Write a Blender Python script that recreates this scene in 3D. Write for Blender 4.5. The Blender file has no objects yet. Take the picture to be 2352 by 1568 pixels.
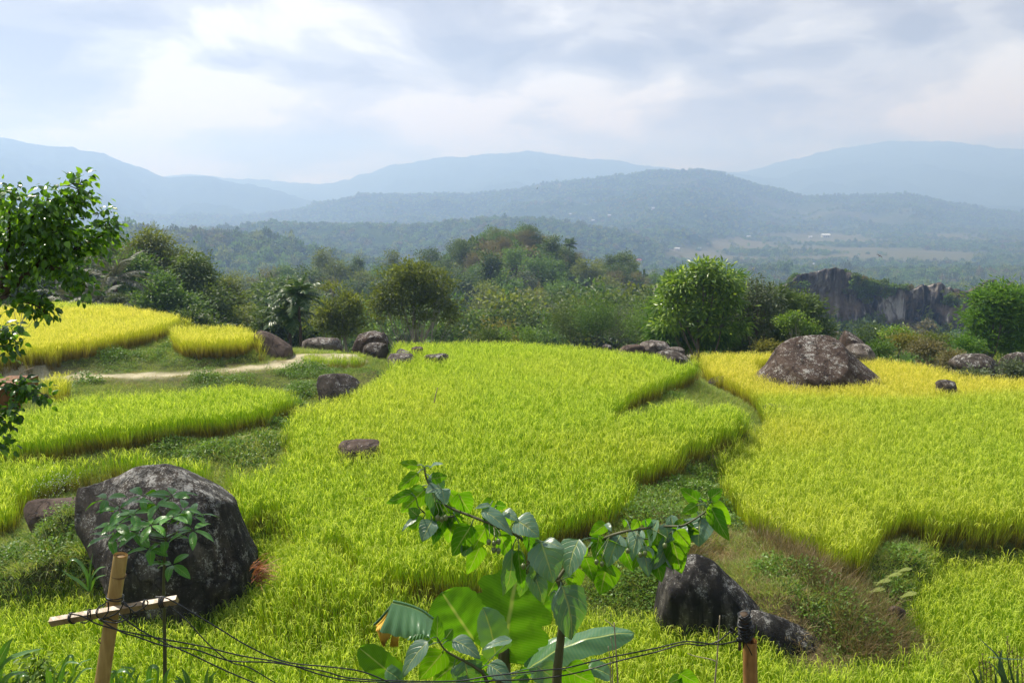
import bpy, math, random
import numpy as np
from mathutils import Vector, Matrix
random.seed(7)
rng = np.random.default_rng(11)
R = math.radians
scene = bpy.context.scene
COL = scene.collection

# bright (+) and grey (-) banks in the cloud layer: azimuth, height, widths, strength
CLOUD_LOBES = [(-.42,.080,.055,.045,.16), (-.345,.090,.035,.014,.16), (-.25,.165,.16,.035,.10), (0,.075,.22,.04,.07), (.285,.125,.05,.012,.14),
               (-.50,.15,.10,.05,-.12), (.33,.158,.28,.022,-.15), (-.10,.215,.30,.02,-.07), (.52,.095,.10,.03,.08), (-.2,.055,.2,.02,-.05)]

# ------------------------------------------------------------------ camera
CAMZ, PITCH = 7.5, R(10.7)
cam_d = bpy.data.cameras.new('camera'); cam = bpy.data.objects.new('camera', cam_d); COL.objects.link(cam)
cam.location = (0, 0, CAMZ); cam.rotation_euler = (R(90) - PITCH, 0, 0)
cam_d.lens = 28; cam_d.sensor_width = 36; cam_d.clip_start = .1; cam_d.clip_end = 20000
scene.camera = cam
scene.view_settings.view_transform = 'Standard'; scene.view_settings.look = 'None'
scene.view_settings.gamma = 1; scene.view_settings.exposure = 0.55
cy_ = scene.cycles
cy_.volume_bounces = 1; cy_.max_bounces = 8; cy_.diffuse_bounces = 3; cy_.transmission_bounces = 5; cy_.glossy_bounces = 2
cy_.transparent_max_bounces = 8; cy_.caustics_reflective = False; cy_.caustics_refractive = False
cy_.sample_clamp_indirect = 4; cy_.use_denoising = True; cy_.denoising_prefilter = 'ACCURATE'

# ------------------------------------------------------------------ sun + sky
SUN_AZ, SUN_EL = R(-52), R(55)          # azimuth measured from +Y towards +X
sun_d = bpy.data.lights.new('sun', 'SUN'); sun = bpy.data.objects.new('sun', sun_d); COL.objects.link(sun)
sun_d.energy = 5.0; sun_d.angle = R(.5); sun_d.color = (1, .95, .86)
sdir = Vector((math.sin(SUN_AZ) * math.cos(SUN_EL), math.cos(SUN_AZ) * math.cos(SUN_EL), math.sin(SUN_EL)))
sun.rotation_euler = sdir.to_track_quat('Z', 'Y').to_euler()
sun.location = (0, 0, 60)


class NT:
    """small helper to write node trees"""
    def __init__(s, tree): s.t = tree; s.n = tree.nodes; s.l = tree.links
    def new(s, typ, ins=None, **kw):
        n = s.n.new(typ)
        for k, v in kw.items(): setattr(n, k, v)
        for k, v in (ins or {}).items(): s.put(n.inputs[k], v)
        return n
    def put(s, sock, v):
        if isinstance(v, bpy.types.NodeSocket): s.l.new(v, sock)
        elif isinstance(v, bpy.types.Node): s.l.new(v.outputs[0], sock)
        else:
            if isinstance(v, (tuple, list)) and len(v) == 3 and sock.type == 'RGBA': v = (*v, 1)
            sock.default_value = v
    def math(s, op, a, b=0.0, c=None, clamp=False):
        n = s.n.new('ShaderNodeMath'); n.operation = op; n.use_clamp = clamp
        s.put(n.inputs[0], a); s.put(n.inputs[1], b)
        if c is not None: s.put(n.inputs[2], c)
        return n.outputs[0]
    def mix(s, f, a, b, blend='MIX'):
        n = s.n.new('ShaderNodeMix'); n.data_type = 'RGBA'; n.blend_type = blend
        s.put(n.inputs[0], f); s.put(n.inputs[6], a); s.put(n.inputs[7], b)
        return n.outputs[2]
    def ramp(s, f, stops, interp='LINEAR'):
        n = s.n.new('ShaderNodeValToRGB'); n.color_ramp.interpolation = interp
        e = n.color_ramp.elements
        while len(e) < len(stops): e.new(.5)
        for el, (p, c) in zip(e, stops):
            el.position = p; el.color = (c, c, c, 1) if isinstance(c, (int, float)) else (*c, 1)
        s.put(n.inputs[0], f); return n.outputs[0]
    def noise(s, vec, scale, detail=4, rough=.55, dist=0.0, out=0):
        n = s.n.new('ShaderNodeTexNoise')
        if vec is not None: s.put(n.inputs['Vector'], vec)
        n.inputs['Scale'].default_value = scale; n.inputs['Detail'].default_value = detail
        n.inputs['Roughness'].default_value = rough; n.inputs['Distortion'].default_value = dist
        return n.outputs[out]
    def vmath(s, op, a, b=(0, 0, 0)):
        n = s.n.new('ShaderNodeVectorMath'); n.operation = op
        s.put(n.inputs[0], a); s.put(n.inputs[1], b); return n.outputs[0]
    def attr(s, name, typ='GEOMETRY'):
        n = s.n.new('ShaderNodeAttribute'); n.attribute_name = name; n.attribute_type = typ; return n


world = bpy.data.worlds.new('World'); scene.world = world; world.use_nodes = True
w = NT(world.node_tree); w.n.clear()
sky = w.new('ShaderNodeTexSky', sky_type='NISHITA', sun_disc=False, sun_elevation=SUN_EL, sun_rotation=SUN_AZ,
            altitude=900, air_density=1.2, dust_density=2.5)
tc = w.new('ShaderNodeTexCoord'); sep = w.new('ShaderNodeSeparateXYZ', {0: tc.outputs['Generated']})
X, Y, Z = sep.outputs
zz = w.math('ADD', w.math('MAXIMUM', Z, -.01), .11)
cv = w.new('ShaderNodeCombineXYZ', {0: w.math('DIVIDE', X, zz), 1: w.math('DIVIDE', Y, zz), 2: 0.0}).outputs[0]
big = w.noise(cv, .62, 3, .5, .4)
fine = w.noise(w.vmath('ADD', cv, (7.3, 2.1, 0)), 1.7, 8, .58, .25)
az = w.math('ARCTAN2', X, Y)
flat = w.new('ShaderNodeCombineXYZ', {0: w.math('MULTIPLY', az, 8.0), 1: w.math('MULTIPLY', Z, 19.0), 2: 5.0}).outputs[0]
puff = w.noise(flat, .80, 7, .50, .35)
def lobe(a0, e0, ra, re):
    da = w.math('DIVIDE', w.math('SUBTRACT', az, a0), ra); de = w.math('DIVIDE', w.math('SUBTRACT', Z, e0), re)
    q = w.math('ADD', w.math('MULTIPLY', da, da), w.math('MULTIPLY', de, de))
    return w.math('POWER', 2.718, w.math('MULTIPLY', q, -1.0))
wv = w.math('MULTIPLY', w.math('SUBTRACT', puff, .5), 1.0)
val = w.math('ADD', w.math('MULTIPLY', big, .30), w.math('MULTIPLY', fine, .20))
val = w.math('ADD', val, w.math('MULTIPLY', puff, .92))
for a0, e0, ra, re, k in CLOUD_LOBES:
    val = w.math('ADD', val, w.math('MULTIPLY', lobe(a0, e0, ra, re), w.math('ADD', w.math('MULTIPLY', wv, 2.0 * abs(k)), k)))
ccol = w.ramp(val, [(.52, (.38, .38, .405)), (.62, (.49, .48, .495)), (.71, (.66, .645, .64)), (.84, (.98, .94, .89))], 'EASE')
ccol = w.mix(w.ramp(Z, [(.0, 1.0), (.16, 0.0)], 'EASE'), ccol, w.mix(1.0, ccol, (1.45, 1.05, .62, 1), 'MULTIPLY'))
bg_n = w.new('ShaderNodeBackground', {0: sky.outputs[0], 1: .10})
bg_c = w.new('ShaderNodeBackground', {0: ccol, 1: .80})
cover = w.ramp(w.math('ADD', Z, w.math('MULTIPLY', w.math('SUBTRACT', fine, .5), .5)), [(.44, 1.0), (.75, .12)], 'EASE')
mixw = w.new('ShaderNodeMixShader', {0: cover, 1: bg_n.outputs[0], 2: bg_c.outputs[0]})
w.new('ShaderNodeOutputWorld', {0: mixw.outputs[0]})

# ------------------------------------------------------------------ picture <-> world
# measurements below are directions, read in a 2352 x 1568 frame of reference; every one is carried to a real place on the land
F, CX, CY = 2352 * 28 / 36, 1176.0, 784.0
cp, sp = math.cos(PITCH), math.sin(PITCH)
def ray(u, v):
    a = (u - CX) / F; b = -(v - CY) / F
    return a, cp + b * sp, -sp + b * cp
def at(u, v, D):
    """point on the sight line at ground distance D (metres along +Y)"""
    a, dy, dz = ray(u, v); k = D / dy
    return Vector((a * k, D, CAMZ + dz * k))
def on_level(u, v, z):
    a, dy, dz = ray(u, v); k = (z - CAMZ) / dz
    return a * k, dy * k

# ------------------------------------------------------------------ noise in numpy
def _hash(ix, iy, s):
    h = (ix.astype(np.int64) * 374761393 + iy.astype(np.int64) * 668265263 + s * 1442695041) & 0x7fffffff
    h = ((h ^ (h >> 13)) * 1274126177) & 0x7fffffff
    return ((h ^ (h >> 16)) & 0xffff) / 65535.0
def vnoise(x, y, s=0):
    x = np.asarray(x, float); y = np.asarray(y, float)
    ix = np.floor(x).astype(np.int64); iy = np.floor(y).astype(np.int64); fx = x - ix; fy = y - iy
    fx = fx * fx * (3 - 2 * fx); fy = fy * fy * (3 - 2 * fy)
    a = _hash(ix, iy, s); b = _hash(ix + 1, iy, s); c = _hash(ix, iy + 1, s); d = _hash(ix + 1, iy + 1, s)
    return (a * (1 - fx) + b * fx) * (1 - fy) + (c * (1 - fx) + d * fx) * fy
def fbm(x, y, s=0, o=5, g=.5):
    t = 0; a = 1; n = 0
    for i in range(o):
        t = t + a * vnoise(x * 2 ** i + 17.3 * i, y * 2 ** i - 9.1 * i, s + i); n += a; a *= g
    return t / n * 2 - 1
def sm(x, a, b):
    t = np.clip((np.asarray(x, float) - a) / (b - a), 0, 1); return t * t * (3 - 2 * t)

# ------------------------------------------------------------------ mesh helpers
class MB:
    def __init__(s): s.V = []; s.Q = []; s.T = []; s.n = 0; s.C = []; s.U = []; s.hasC = False
    def add(s, V, Q=None, T=None, C=None, U=None):
        V = np.asarray(V, float).reshape(-1, 3)
        if Q is not None and len(Q): s.Q.append(np.asarray(Q, int).reshape(-1, 4) + s.n)
        if T is not None and len(T): s.T.append(np.asarray(T, int).reshape(-1, 3) + s.n)
        if C is None: C = np.zeros((len(V), 3))
        else: s.hasC = True
        C = np.asarray(C, float)
        if C.ndim == 1: C = np.tile(C, (len(V), 1))
        s.C.append(C); s.U.append(np.zeros((len(V), 2)) if U is None else np.asarray(U, float))
        s.V.append(V); s.n += len(V)
    def mesh(s, name, mats=(), smooth=True):
        me = bpy.data.meshes.new(name)
        V = np.concatenate(s.V); Q = np.concatenate(s.Q) if s.Q else np.zeros((0, 4), int)
        T = np.concatenate(s.T) if s.T else np.zeros((0, 3), int)
        me.vertices.add(len(V)); me.vertices.foreach_set('co', V.ravel())
        li = np.concatenate([Q.ravel(), T.ravel()]).astype(np.int32)
        me.loops.add(len(li)); me.loops.foreach_set('vertex_index', li)
        tot = np.concatenate([np.full(len(Q), 4), np.full(len(T), 3)]).astype(np.int32)
        st = np.concatenate([[0], np.cumsum(tot)[:-1]]).astype(np.int32) if len(tot) else tot
        me.polygons.add(len(tot)); me.polygons.foreach_set('loop_start', st)
        try: me.polygons.foreach_set('loop_total', tot)
        except Exception: pass
        me.update(calc_edges=True)
        me.polygons.foreach_set('use_smooth', np.full(len(tot), smooth))
        if s.hasC:
            a = me.attributes.new('vc', 'FLOAT_COLOR', 'POINT')
            C = np.concatenate(s.C); a.data.foreach_set('color', np.c_[C, np.ones(len(C))].astype(np.float32).ravel())
        U = np.concatenate(s.U)
        if U.any():
            a = me.uv_layers.new(name='UVMap'); a.data.foreach_set('uv', U[li].astype(np.float32).ravel())
        for m in (mats if isinstance(mats, (list, tuple)) else [mats]): me.materials.append(m)
        me.validate(); return me
    def obj(s, name, mats, parent=None, smooth=True):
        o = bpy.data.objects.new(name, s.mesh(name, mats, smooth)); COL.objects.link(o)
        if parent is not None: o.parent = parent
        return o

def tag(o, label=None, cat=None, group=None, kind=None):
    if label: o['label'] = label
    if cat: o['category'] = cat
    if group: o['group'] = group
    if kind: o['kind'] = kind
    return o
def thing(name, label, cat, loc, group=None, rz=0):
    o = bpy.data.objects.new(name, None); COL.objects.link(o); o.empty_display_size = .2
    o.location = loc; o.rotation_euler = (0, 0, rz)
    return tag(o, label, cat, group)
def part(mb, name, mat, parent, smooth=True, world=True):
    """link mb (built in world coordinates) as a part of an Empty that is only translated"""
    if world:
        L = np.array(parent_world(parent)); mb.V = [v - L for v in mb.V]
    return mb.obj(name, mat, parent, smooth)
def parent_world(p):
    l = Vector(p.location)
    while p.parent is not None: p = p.parent; l += Vector(p.location)
    return l
def copy_thing(src, loc, rz=0, sc=1.0, label=None, group=None):
    c = src.copy(); COL.objects.link(c); c.location = loc; c.rotation_euler = (0, 0, rz); c.scale = (sc, sc, sc) if not isinstance(sc, tuple) else sc
    if label: c['label'] = label
    if group: c['group'] = group
    for ch in src.children:
        d = ch.copy(); COL.objects.link(d); d.parent = c
    return c

def nrm(a): return a / np.maximum(np.linalg.norm(a, axis=-1, keepdims=True), 1e-9)
def tube_arrays(path, rad, n=6, cap=True, squash=None):
    P = np.array([tuple(p) for p in path], float); r = np.broadcast_to(np.asarray(rad, float), (len(P),)).copy()
    t = nrm(np.gradient(P, axis=0)); up = np.array([0, 0, 1.]) if abs(t[0, 2]) < .9 else np.array([1., 0, 0])
    N = []; cur = nrm(np.cross(t[0], up))
    for i in range(len(P)):
        cur = nrm(cur - t[i] * np.dot(cur, t[i])); N.append(cur)
    N = np.array(N); B = np.cross(t, N)
    a = np.arange(n) / n * 2 * math.pi
    V = (P[:, None] + r[:, None, None] * (np.cos(a)[None, :, None] * N[:, None] + np.sin(a)[None, :, None] * B[:, None])).reshape(-1, 3)
    k = len(P); i, j = np.meshgrid(np.arange(k - 1), np.arange(n), indexing='ij'); j2 = (j + 1) % n
    Q = np.stack([i * n + j, i * n + j2, (i + 1) * n + j2, (i + 1) * n + j], -1).reshape(-1, 4)
    T = []
    if cap:
        V = np.vstack([V, P[:1], P[-1:]]); c0, c1 = k * n, k * n + 1
        T = [(c0, (q + 1) % n, q) for q in range(n)] + [(c1, (k - 1) * n + q, (k - 1) * n + (q + 1) % n) for q in range(n)]
    uv = np.zeros((len(V), 2)); L = np.concatenate([[0], np.cumsum(np.linalg.norm(np.diff(P, axis=0), axis=1))])
    uv[:k * n, 0] = np.tile(np.arange(n) / n, k); uv[:k * n, 1] = np.repeat(L, n)
    return V, Q, T, uv
def tube(mb, path, rad, n=6, C=None, cap=True):
    V, Q, T, uv = tube_arrays(path, rad, n, cap); mb.add(V, Q, T, C, uv)
def smooth_path(pts, n=8):
    """Catmull-Rom through pts"""
    P = [np.array(tuple(p), float) for p in pts]; P = [2 * P[0] - P[1]] + P + [2 * P[-1] - P[-2]]; out = []
    for i in range(1, len(P) - 2):
        for k in range(n):
            t = k / n; a, b, c, d = P[i - 1], P[i], P[i + 1], P[i + 2]
            out.append(.5 * ((2 * b) + (c - a) * t + (2 * a - 5 * b + 4 * c - d) * t * t + (3 * b - a - 3 * c + d) * t ** 3))
    out.append(P[-2]); return out

def leaf_quads(mb, P, axis, nor, L, W, C, fold=.15):
    """N small leaves: folded diamonds"""
    axis = nrm(axis); side = nrm(np.cross(axis, nor)); nn = np.cross(side, axis)
    L = np.broadcast_to(L, (len(P),))[:, None]; W = np.broadcast_to(W, (len(P),))[:, None]
    b = P; t = P + axis * L; m = P + axis * L * .45
    l = m + side * W * .5 + nn * W * fold; r = m - side * W * .5 + nn * W * fold
    V = np.stack([b, r, t, l], 1).reshape(-1, 3); i = np.arange(len(P)) * 4
    T = np.concatenate([np.c_[i, i + 1, i + 2], np.c_[i, i + 2, i + 3]])
    mb.add(V, None, T, np.repeat(C, 4, axis=0))
def rvec(n, r=None):
    return nrm((r or rng).normal(size=(n, 3)))
# ------------------------------------------------------------------ materials
def new_mat(name):
    m = bpy.data.materials.new(name); m.use_nodes = True; t = NT(m.node_tree); t.n.clear(); return m, t
def out(t, sh, disp=None):
    o = t.new('ShaderNodeOutputMaterial', {0: sh}); return o
def leafy(t, col, tcol, trans=.45, rough=.5, spec=.3, bump=None):
    ins = {'Base Color': col, 'Roughness': rough, 'Specular IOR Level': spec}
    p = t.new('ShaderNodeBsdfPrincipled', ins)
    if bump is not None: t.put(p.inputs['Normal'], bump)
    tr = t.new('ShaderNodeBsdfTranslucent', {0: tcol})
    return t.new('ShaderNodeMixShader', {0: trans, 1: p.outputs[0], 2: tr.outputs[0]}).outputs[0]
def foliage(name, dark, light, tip=None, trans=.4, rough=.5, spec=.3, tgain=1.6):
    """vc.r = per leaf, vc.g = per clump, vc.b = 1 for fresh tips"""
    m, t = new_mat(name); a = t.attr('vc'); s = t.new('ShaderNodeSeparateColor', {0: a.outputs[0]})
    oi = t.new('ShaderNodeObjectInfo')
    f = t.math('ADD', t.math('MULTIPLY', s.outputs[0], .45), t.math('MULTIPLY', s.outputs[1], .4))
    f = t.math('ADD', f, t.math('MULTIPLY', oi.outputs['Random'], .2))
    c = t.ramp(f, [(0.1, dark), (.9, light)])
    if tip: c = t.mix(t.math('MULTIPLY', s.outputs[2], .8), c, (*tip, 1))
    tc_ = t.mix(1.0, c, (tgain * 1.15, tgain * 1.1, tgain * .55, 1), 'MULTIPLY')
    out(t, leafy(t, c, tc_, trans, rough, spec)); return m
def bark(name, c1, c2, scale=6, bump=.5):
    m, t = new_mat(name); g = t.new('ShaderNodeTexCoord')
    mp = t.new('ShaderNodeMapping', {0: g.outputs['Object']}); mp.inputs['Scale'].default_value = (1, 1, .25)
    n = t.noise(mp.outputs[0], scale, 6, .6, .3)
    c = t.ramp(n, [(.3, c1), (.7, c2)])
    b = t.new('ShaderNodeBump', {'Strength': bump, 'Distance': .02, 'Height': n})
    p = t.new('ShaderNodeBsdfPrincipled', {'Base Color': c, 'Roughness': .85, 'Normal': b.outputs[0], 'Specular IOR Level': .2})
    out(t, p.outputs[0]); return m

def rice_mat():
    m, t = new_mat('rice'); a = t.attr('vc'); s = t.new('ShaderNodeSeparateColor', {0: a.outputs[0]})
    ripe = t.attr('ripe', 'INSTANCER').outputs['Fac']; h, pan, rnd = s.outputs
    g1 = t.ramp(rnd, [(0, (.065, .20, .004)), (.5, (.21, .38, .006)), (1, (.48, .61, .018))])
    y1 = t.ramp(rnd, [(0, (.26, .32, .015)), (.6, (.60, .60, .05)), (1, (.80, .76, .12))])
    leaf = t.mix(ripe, g1, y1)
    p1 = t.mix(ripe, (.64, .75, .11, 1), (.84, .76, .18, 1))
    c = t.mix(pan, leaf, p1)
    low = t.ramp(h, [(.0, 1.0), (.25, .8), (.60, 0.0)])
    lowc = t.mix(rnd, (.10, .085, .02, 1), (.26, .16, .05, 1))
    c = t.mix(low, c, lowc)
    tc_ = t.mix(1.0, c, (1.25, 1.25, .6, 1), 'MULTIPLY')
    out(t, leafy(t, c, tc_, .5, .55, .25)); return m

def rock_mat(name, base=(.085, .065, .052), base2=(.16, .125, .10), lichen=(.50, .49, .45), amt=.5, scale=1.0, streak=0.0, warm=.0):
    m, t = new_mat(name); g = t.new('ShaderNodeTexCoord').outputs['Object']; geo = t.new('ShaderNodeNewGeometry')
    n1 = t.noise(g, .9 * scale, 6, .6, .4); n2 = t.noise(g, 5 * scale, 10, .72); n3 = t.noise(g, 19 * scale, 8, .75)
    c = t.ramp(t.math('ADD', t.math('MULTIPLY', n1, .6), t.math('MULTIPLY', n2, .4)), [(.36, tuple(x * .35 for x in base)), (.48, base), (.62, base2)])
    # lichen: crisp pale spots gathered in patches, mostly on upward faces
    wob = t.vmath('ADD', g, t.vmath('MULTIPLY', t.noise(g, 2.2 * scale, 5, .65, out=1), (.55, .55, .55)))
    vo = t.new('ShaderNodeTexVoronoi', {'Vector': wob, 'Scale': .95 * scale}, feature='DISTANCE_TO_EDGE')
    crack = t.ramp(vo.outputs['Distance'], [(.0, 1.0), (.022, 0.0)])
    spots = t.math('ADD', t.math('MULTIPLY', n3, .55), t.math('MULTIPLY', n2, .45))
    nz = t.new('ShaderNodeSeparateXYZ', {0: geo.outputs['Normal']}).outputs[2]
    thr = t.math('ADD', t.math('MULTIPLY', t.noise(g, 1.7 * scale, 4, .6), .24), t.math('MULTIPLY', nz, .07))
    thr = t.math('ADD', thr, t.math('MULTIPLY', spots, .76))
    k = .50 + .25 * (1 - amt)
    lf = t.ramp(thr, [(k - .012, 0.0), (k + .012, 1.0)])
    lc = t.mix(n3, tuple(x * .55 for x in lichen), lichen)
    c = t.mix(t.math('MULTIPLY', lf, .85), c, lc)
    if streak:
        mp = t.new('ShaderNodeMapping', {0: g}); mp.inputs['Scale'].default_value = (2.2, 2.2, .22)
        sn = t.noise(mp.outputs[0], 1.6, 6, .6, .3)
        c = t.mix(t.math('MULTIPLY', t.ramp(sn, [(.44, 1.0), (.58, 0.0)]), streak), c, (.012, .011, .010, 1))
    c = t.mix(t.math('MULTIPLY', crack, .65), c, (.012, .010, .008, 1))
    hgt = t.math('SUBTRACT', t.math('ADD', t.math('MULTIPLY', n2, .7), t.math('MULTIPLY', n3, .3)), t.math('MULTIPLY', crack, .5))
    b = t.new('ShaderNodeBump', {'Strength': .9, 'Distance': .09 / scale, 'Height': hgt})
    p = t.new('ShaderNodeBsdfPrincipled', {'Base Color': c, 'Roughness': .88, 'Normal': b.outputs[0], 'Specular IOR Level': .2})
    out(t, p.outputs[0]); return m

def ground_mat():
    m, t = new_mat('ground'); g = t.new('ShaderNodeTexCoord').outputs['Object']; a = t.attr('vc'); s = t.new('ShaderNodeSeparateColor', {0: a.outputs[0]})
    n = t.noise(g, 1.3, 8, .6); n2 = t.noise(g, 14, 6, .7)
    c = t.ramp(n, [(.35, (.035, .05, .012)), (.55, (.07, .085, .025)), (.7, (.12, .10, .045))])
    dirt = t.ramp(t.math('ADD', t.math('MULTIPLY', n, .4), t.math('MULTIPLY', n2, .6)), [(.35, (.30, .25, .14)), (.6, (.58, .52, .36))])
    c = t.mix(s.outputs[0], c, dirt)
    c = t.mix(s.outputs[1], c, (.16, .115, .06, 1))
    b = t.new('ShaderNodeBump', {'Strength': .7, 'Distance': .05, 'Height': n2})
    p = t.new('ShaderNodeBsdfPrincipled', {'Base Color': c, 'Roughness': .95, 'Normal': b.outputs[0], 'Specular IOR Level': .1})
    out(t, p.outputs[0]); return m

def hills_mat():
    """land beyond the fields: woods, with dry fields on the valley floor (vc.r) and bare clearings (vc.g)"""
    m, t = new_mat('hills'); g = t.new('ShaderNodeTexCoord').outputs['Object']; a = t.attr('vc'); s = t.new('ShaderNodeSeparateColor', {0: a.outputs[0]})
    n = t.noise(g, .012, 8, .62); n2 = t.noise(g, .09, 5, .65)
    c = t.ramp(t.math('ADD', t.math('MULTIPLY', n, .5), t.math('MULTIPLY', n2, .5)), [(.35, (.012, .028, .010)), (.5, (.03, .058, .016)), (.66, (.075, .10, .03))])
    mp = t.new('ShaderNodeMapping', {0: g}); mp.inputs['Scale'].default_value = (.25, 1.3, 1)
    v = t.new('ShaderNodeTexVoronoi', {'Vector': mp.outputs[0], 'Scale': .022})
    fc = t.mix(t.new('ShaderNodeSeparateColor', {0: v.outputs['Color']}).outputs[0], (.12, .11, .06, 1), (.06, .08, .03, 1))
    fc = t.mix(t.math('MULTIPLY', n2, .4), fc, (.26, .21, .12, 1))
    c = t.mix(s.outputs[0], c, fc)
    c = t.mix(s.outputs[1], c, (.75, .55, .36, 1))
    b = t.new('ShaderNodeBump', {'Strength': 1.0, 'Distance': 14.0, 'Height': t.math('ADD', t.math('MULTIPLY', n2, .5), n)})
    p = t.new('ShaderNodeBsdfPrincipled', {'Base Color': c, 'Roughness': 1, 'Normal': b.outputs[0], 'Specular IOR Level': 0.0})
    out(t, p.outputs[0]); return m

def cliff_mat():
    m, t = new_mat('limestone'); g = t.new('ShaderNodeTexCoord').outputs['Object']
    mp = t.new('ShaderNodeMapping', {0: g}); mp.inputs['Scale'].default_value = (1, 1, .13)
    st = t.noise(mp.outputs[0], .28, 8, .62, .6); n = t.noise(g, .12, 8, .65); n2 = t.noise(g, .8, 6, .7)
    z = t.new('ShaderNodeSeparateXYZ', {0: g}).outputs[2]
    c = t.ramp(st, [(.43, (.010, .010, .011)), (.50, (.040, .038, .036)), (.54, (.16, .135, .115)), (.61, (.52, .48, .43))])
    c = t.mix(t.ramp(n, [(.46, 0.0), (.62, .75)]), c, (.26, .185, .125, 1))
    top = t.ramp(t.math('ADD', t.math('MULTIPLY', z, .03), t.math('MULTIPLY', n, .8)), [(.62, 0.0), (.8, .85)])
    c = t.mix(top, c, t.mix(n2, (.03, .028, .026, 1), (.11, .10, .085, 1)))
    b = t.new('ShaderNodeBump', {'Strength': 1, 'Distance': 1.1, 'Height': t.math('ADD', st, t.math('MULTIPLY', n2, .5))})
    p = t.new('ShaderNodeBsdfPrincipled', {'Base Color': c, 'Roughness': .9, 'Normal': b.outputs[0], 'Specular IOR Level': .15})
    out(t, p.outputs[0]); return m

def big_leaf_mat(name, top, under, vein, veins=7, trans=.5, rough=.33, tgain=1.0, blemish=.0, fine=0, spec=.5):
    """uv: x across -1..1 stored as 0..1, y along the leaf"""
    m, t = new_mat(name); uv = t.new('ShaderNodeUVMap').outputs[0]; s = t.new('ShaderNodeSeparateXYZ', {0: uv}); ux, uy = s.outputs[0], s.outputs[1]
    ax = t.math('ABSOLUTE', t.math('SUBTRACT', t.math('MULTIPLY', ux, 2.0), 1.0))
    mid = t.ramp(ax, [(.02, 1.0), (.075, 0.0)])
    if fine:
        ph = t.math('ADD', t.math('MULTIPLY', uy, float(fine)), t.math('MULTIPLY', ax, -1.0)); sharp = [(.0, .55), (.5, .0), (1, .55)]
    else:
        ph = t.math('SUBTRACT', t.math('MULTIPLY', uy, float(veins)), t.math('MULTIPLY', t.math('POWER', ax, 1.4), 2.0)); sharp = [(.0, 1.0), (.10, 0.0), (.90, 0.0), (1, 1.0)]
    fr = t.math('FRACT', ph); side = t.ramp(fr, sharp)
    vn = t.math('MAXIMUM', mid, t.math('MULTIPLY', side, .55 if not fine else .25))
    g = t.new('ShaderNodeTexCoord').outputs['Object']; n = t.noise(g, 9, 5, .6); n2 = t.noise(g, 40, 4, .6)
    geo = t.new('ShaderNodeNewGeometry'); rnd = t.attr('vc'); sr = t.new('ShaderNodeSeparateColor', {0: rnd.outputs[0]})
    topc = t.mix(t.math('ADD', t.math('MULTIPLY', n, .6), t.math('MULTIPLY', sr.outputs[0], .5)), tuple(x * .7 for x in top), tuple(x * 1.5 for x in top))
    undc = t.mix(n, tuple(x * .8 for x in under), tuple(x * 1.25 for x in under))
    c = t.mix(geo.outputs['Backfacing'], topc, undc); c = t.mix(vn, c, (*vein, 1))
    tcol = t.mix(t.math('ADD', t.math('MULTIPLY', n, .5), t.math('MULTIPLY', sr.outputs[0], .5)), (.05 * tgain, .25 * tgain, .003, 1), (.26 * tgain, .50 * tgain, .006, 1))
    tcol = t.mix(t.ramp(n, [(.50, 0.0), (.60, .35)]), tcol, (.02, .10, .002, 1)) if fine else tcol
    tcol = t.mix(t.math('MULTIPLY', vn, .7), tcol, (.45, .50, .08, 1))
    if blemish:
        bl = t.ramp(t.math('ADD', t.math('MULTIPLY', n, .6), t.math('MULTIPLY', n2, .4)), [(.60, 0.0), (.68, blemish)])
        c = t.mix(bl, c, (.30, .24, .04, 1)); tcol = t.mix(bl, tcol, (.40, .28, .03, 1))
    hgt = t.math('SUBTRACT', t.math('MULTIPLY', n, .4), t.math('MULTIPLY', vn, .8))
    b = t.new('ShaderNodeBump', {'Strength': .55, 'Distance': .008, 'Height': hgt}).outputs[0]
    trf = t.mix(geo.outputs['Backfacing'], (trans * .55,) * 3, (trans * 1.1,) * 3)
    p = t.new('ShaderNodeBsdfPrincipled', {'Base Color': c, 'Roughness': rough, 'Normal': b, 'Specular IOR Level': t.math('MULTIPLY', t.math('SUBTRACT', 1.15, geo.outputs['Backfacing']), spec)})
    tr = t.new('ShaderNodeBsdfTranslucent', {0: tcol}); out(t, t.new('ShaderNodeMixShader', {0: trf, 1: p.outputs[0], 2: tr.outputs[0]}).outputs[0]); return m

def plain(name, c, rough=.6, spec=.4, c2=None, scale=8, bump=.3, metal=0):
    m, t = new_mat(name); g = t.new('ShaderNodeTexCoord').outputs['Object']; n = t.noise(g, scale, 6, .6)
    cc = t.mix(n, (*c, 1), (*(c2 or tuple(x * .7 for x in c)), 1))
    b = t.new('ShaderNodeBump', {'Strength': bump, 'Distance': .01, 'Height': n})
    p = t.new('ShaderNodeBsdfPrincipled', {'Base Color': cc, 'Roughness': rough, 'Specular IOR Level': spec, 'Normal': b.outputs[0], 'Metallic': metal})
    out(t, p.outputs[0]); return m

def bamboo_mat(name, c1, c2, c3):
    m, t = new_mat(name); g = t.new('ShaderNodeTexCoord').outputs['Object']
    mp = t.new('ShaderNodeMapping', {0: g}); mp.inputs['Scale'].default_value = (9, 9, .7)
    n = t.noise(mp.outputs[0], 4, 6, .6, .3); n2 = t.noise(g, 3.5, 4, .6, .5)
    c = t.ramp(n, [(.3, c1), (.65, c2)]); c = t.mix(t.ramp(n2, [(.50, 0.0), (.72, .85)]), c, (*c3, 1))
    b = t.new('ShaderNodeBump', {'Strength': .35, 'Distance': .004, 'Height': n})
    p = t.new('ShaderNodeBsdfPrincipled', {'Base Color': c, 'Roughness': .42, 'Normal': b.outputs[0], 'Specular IOR Level': .45})
    out(t, p.outputs[0]); return m

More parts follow.
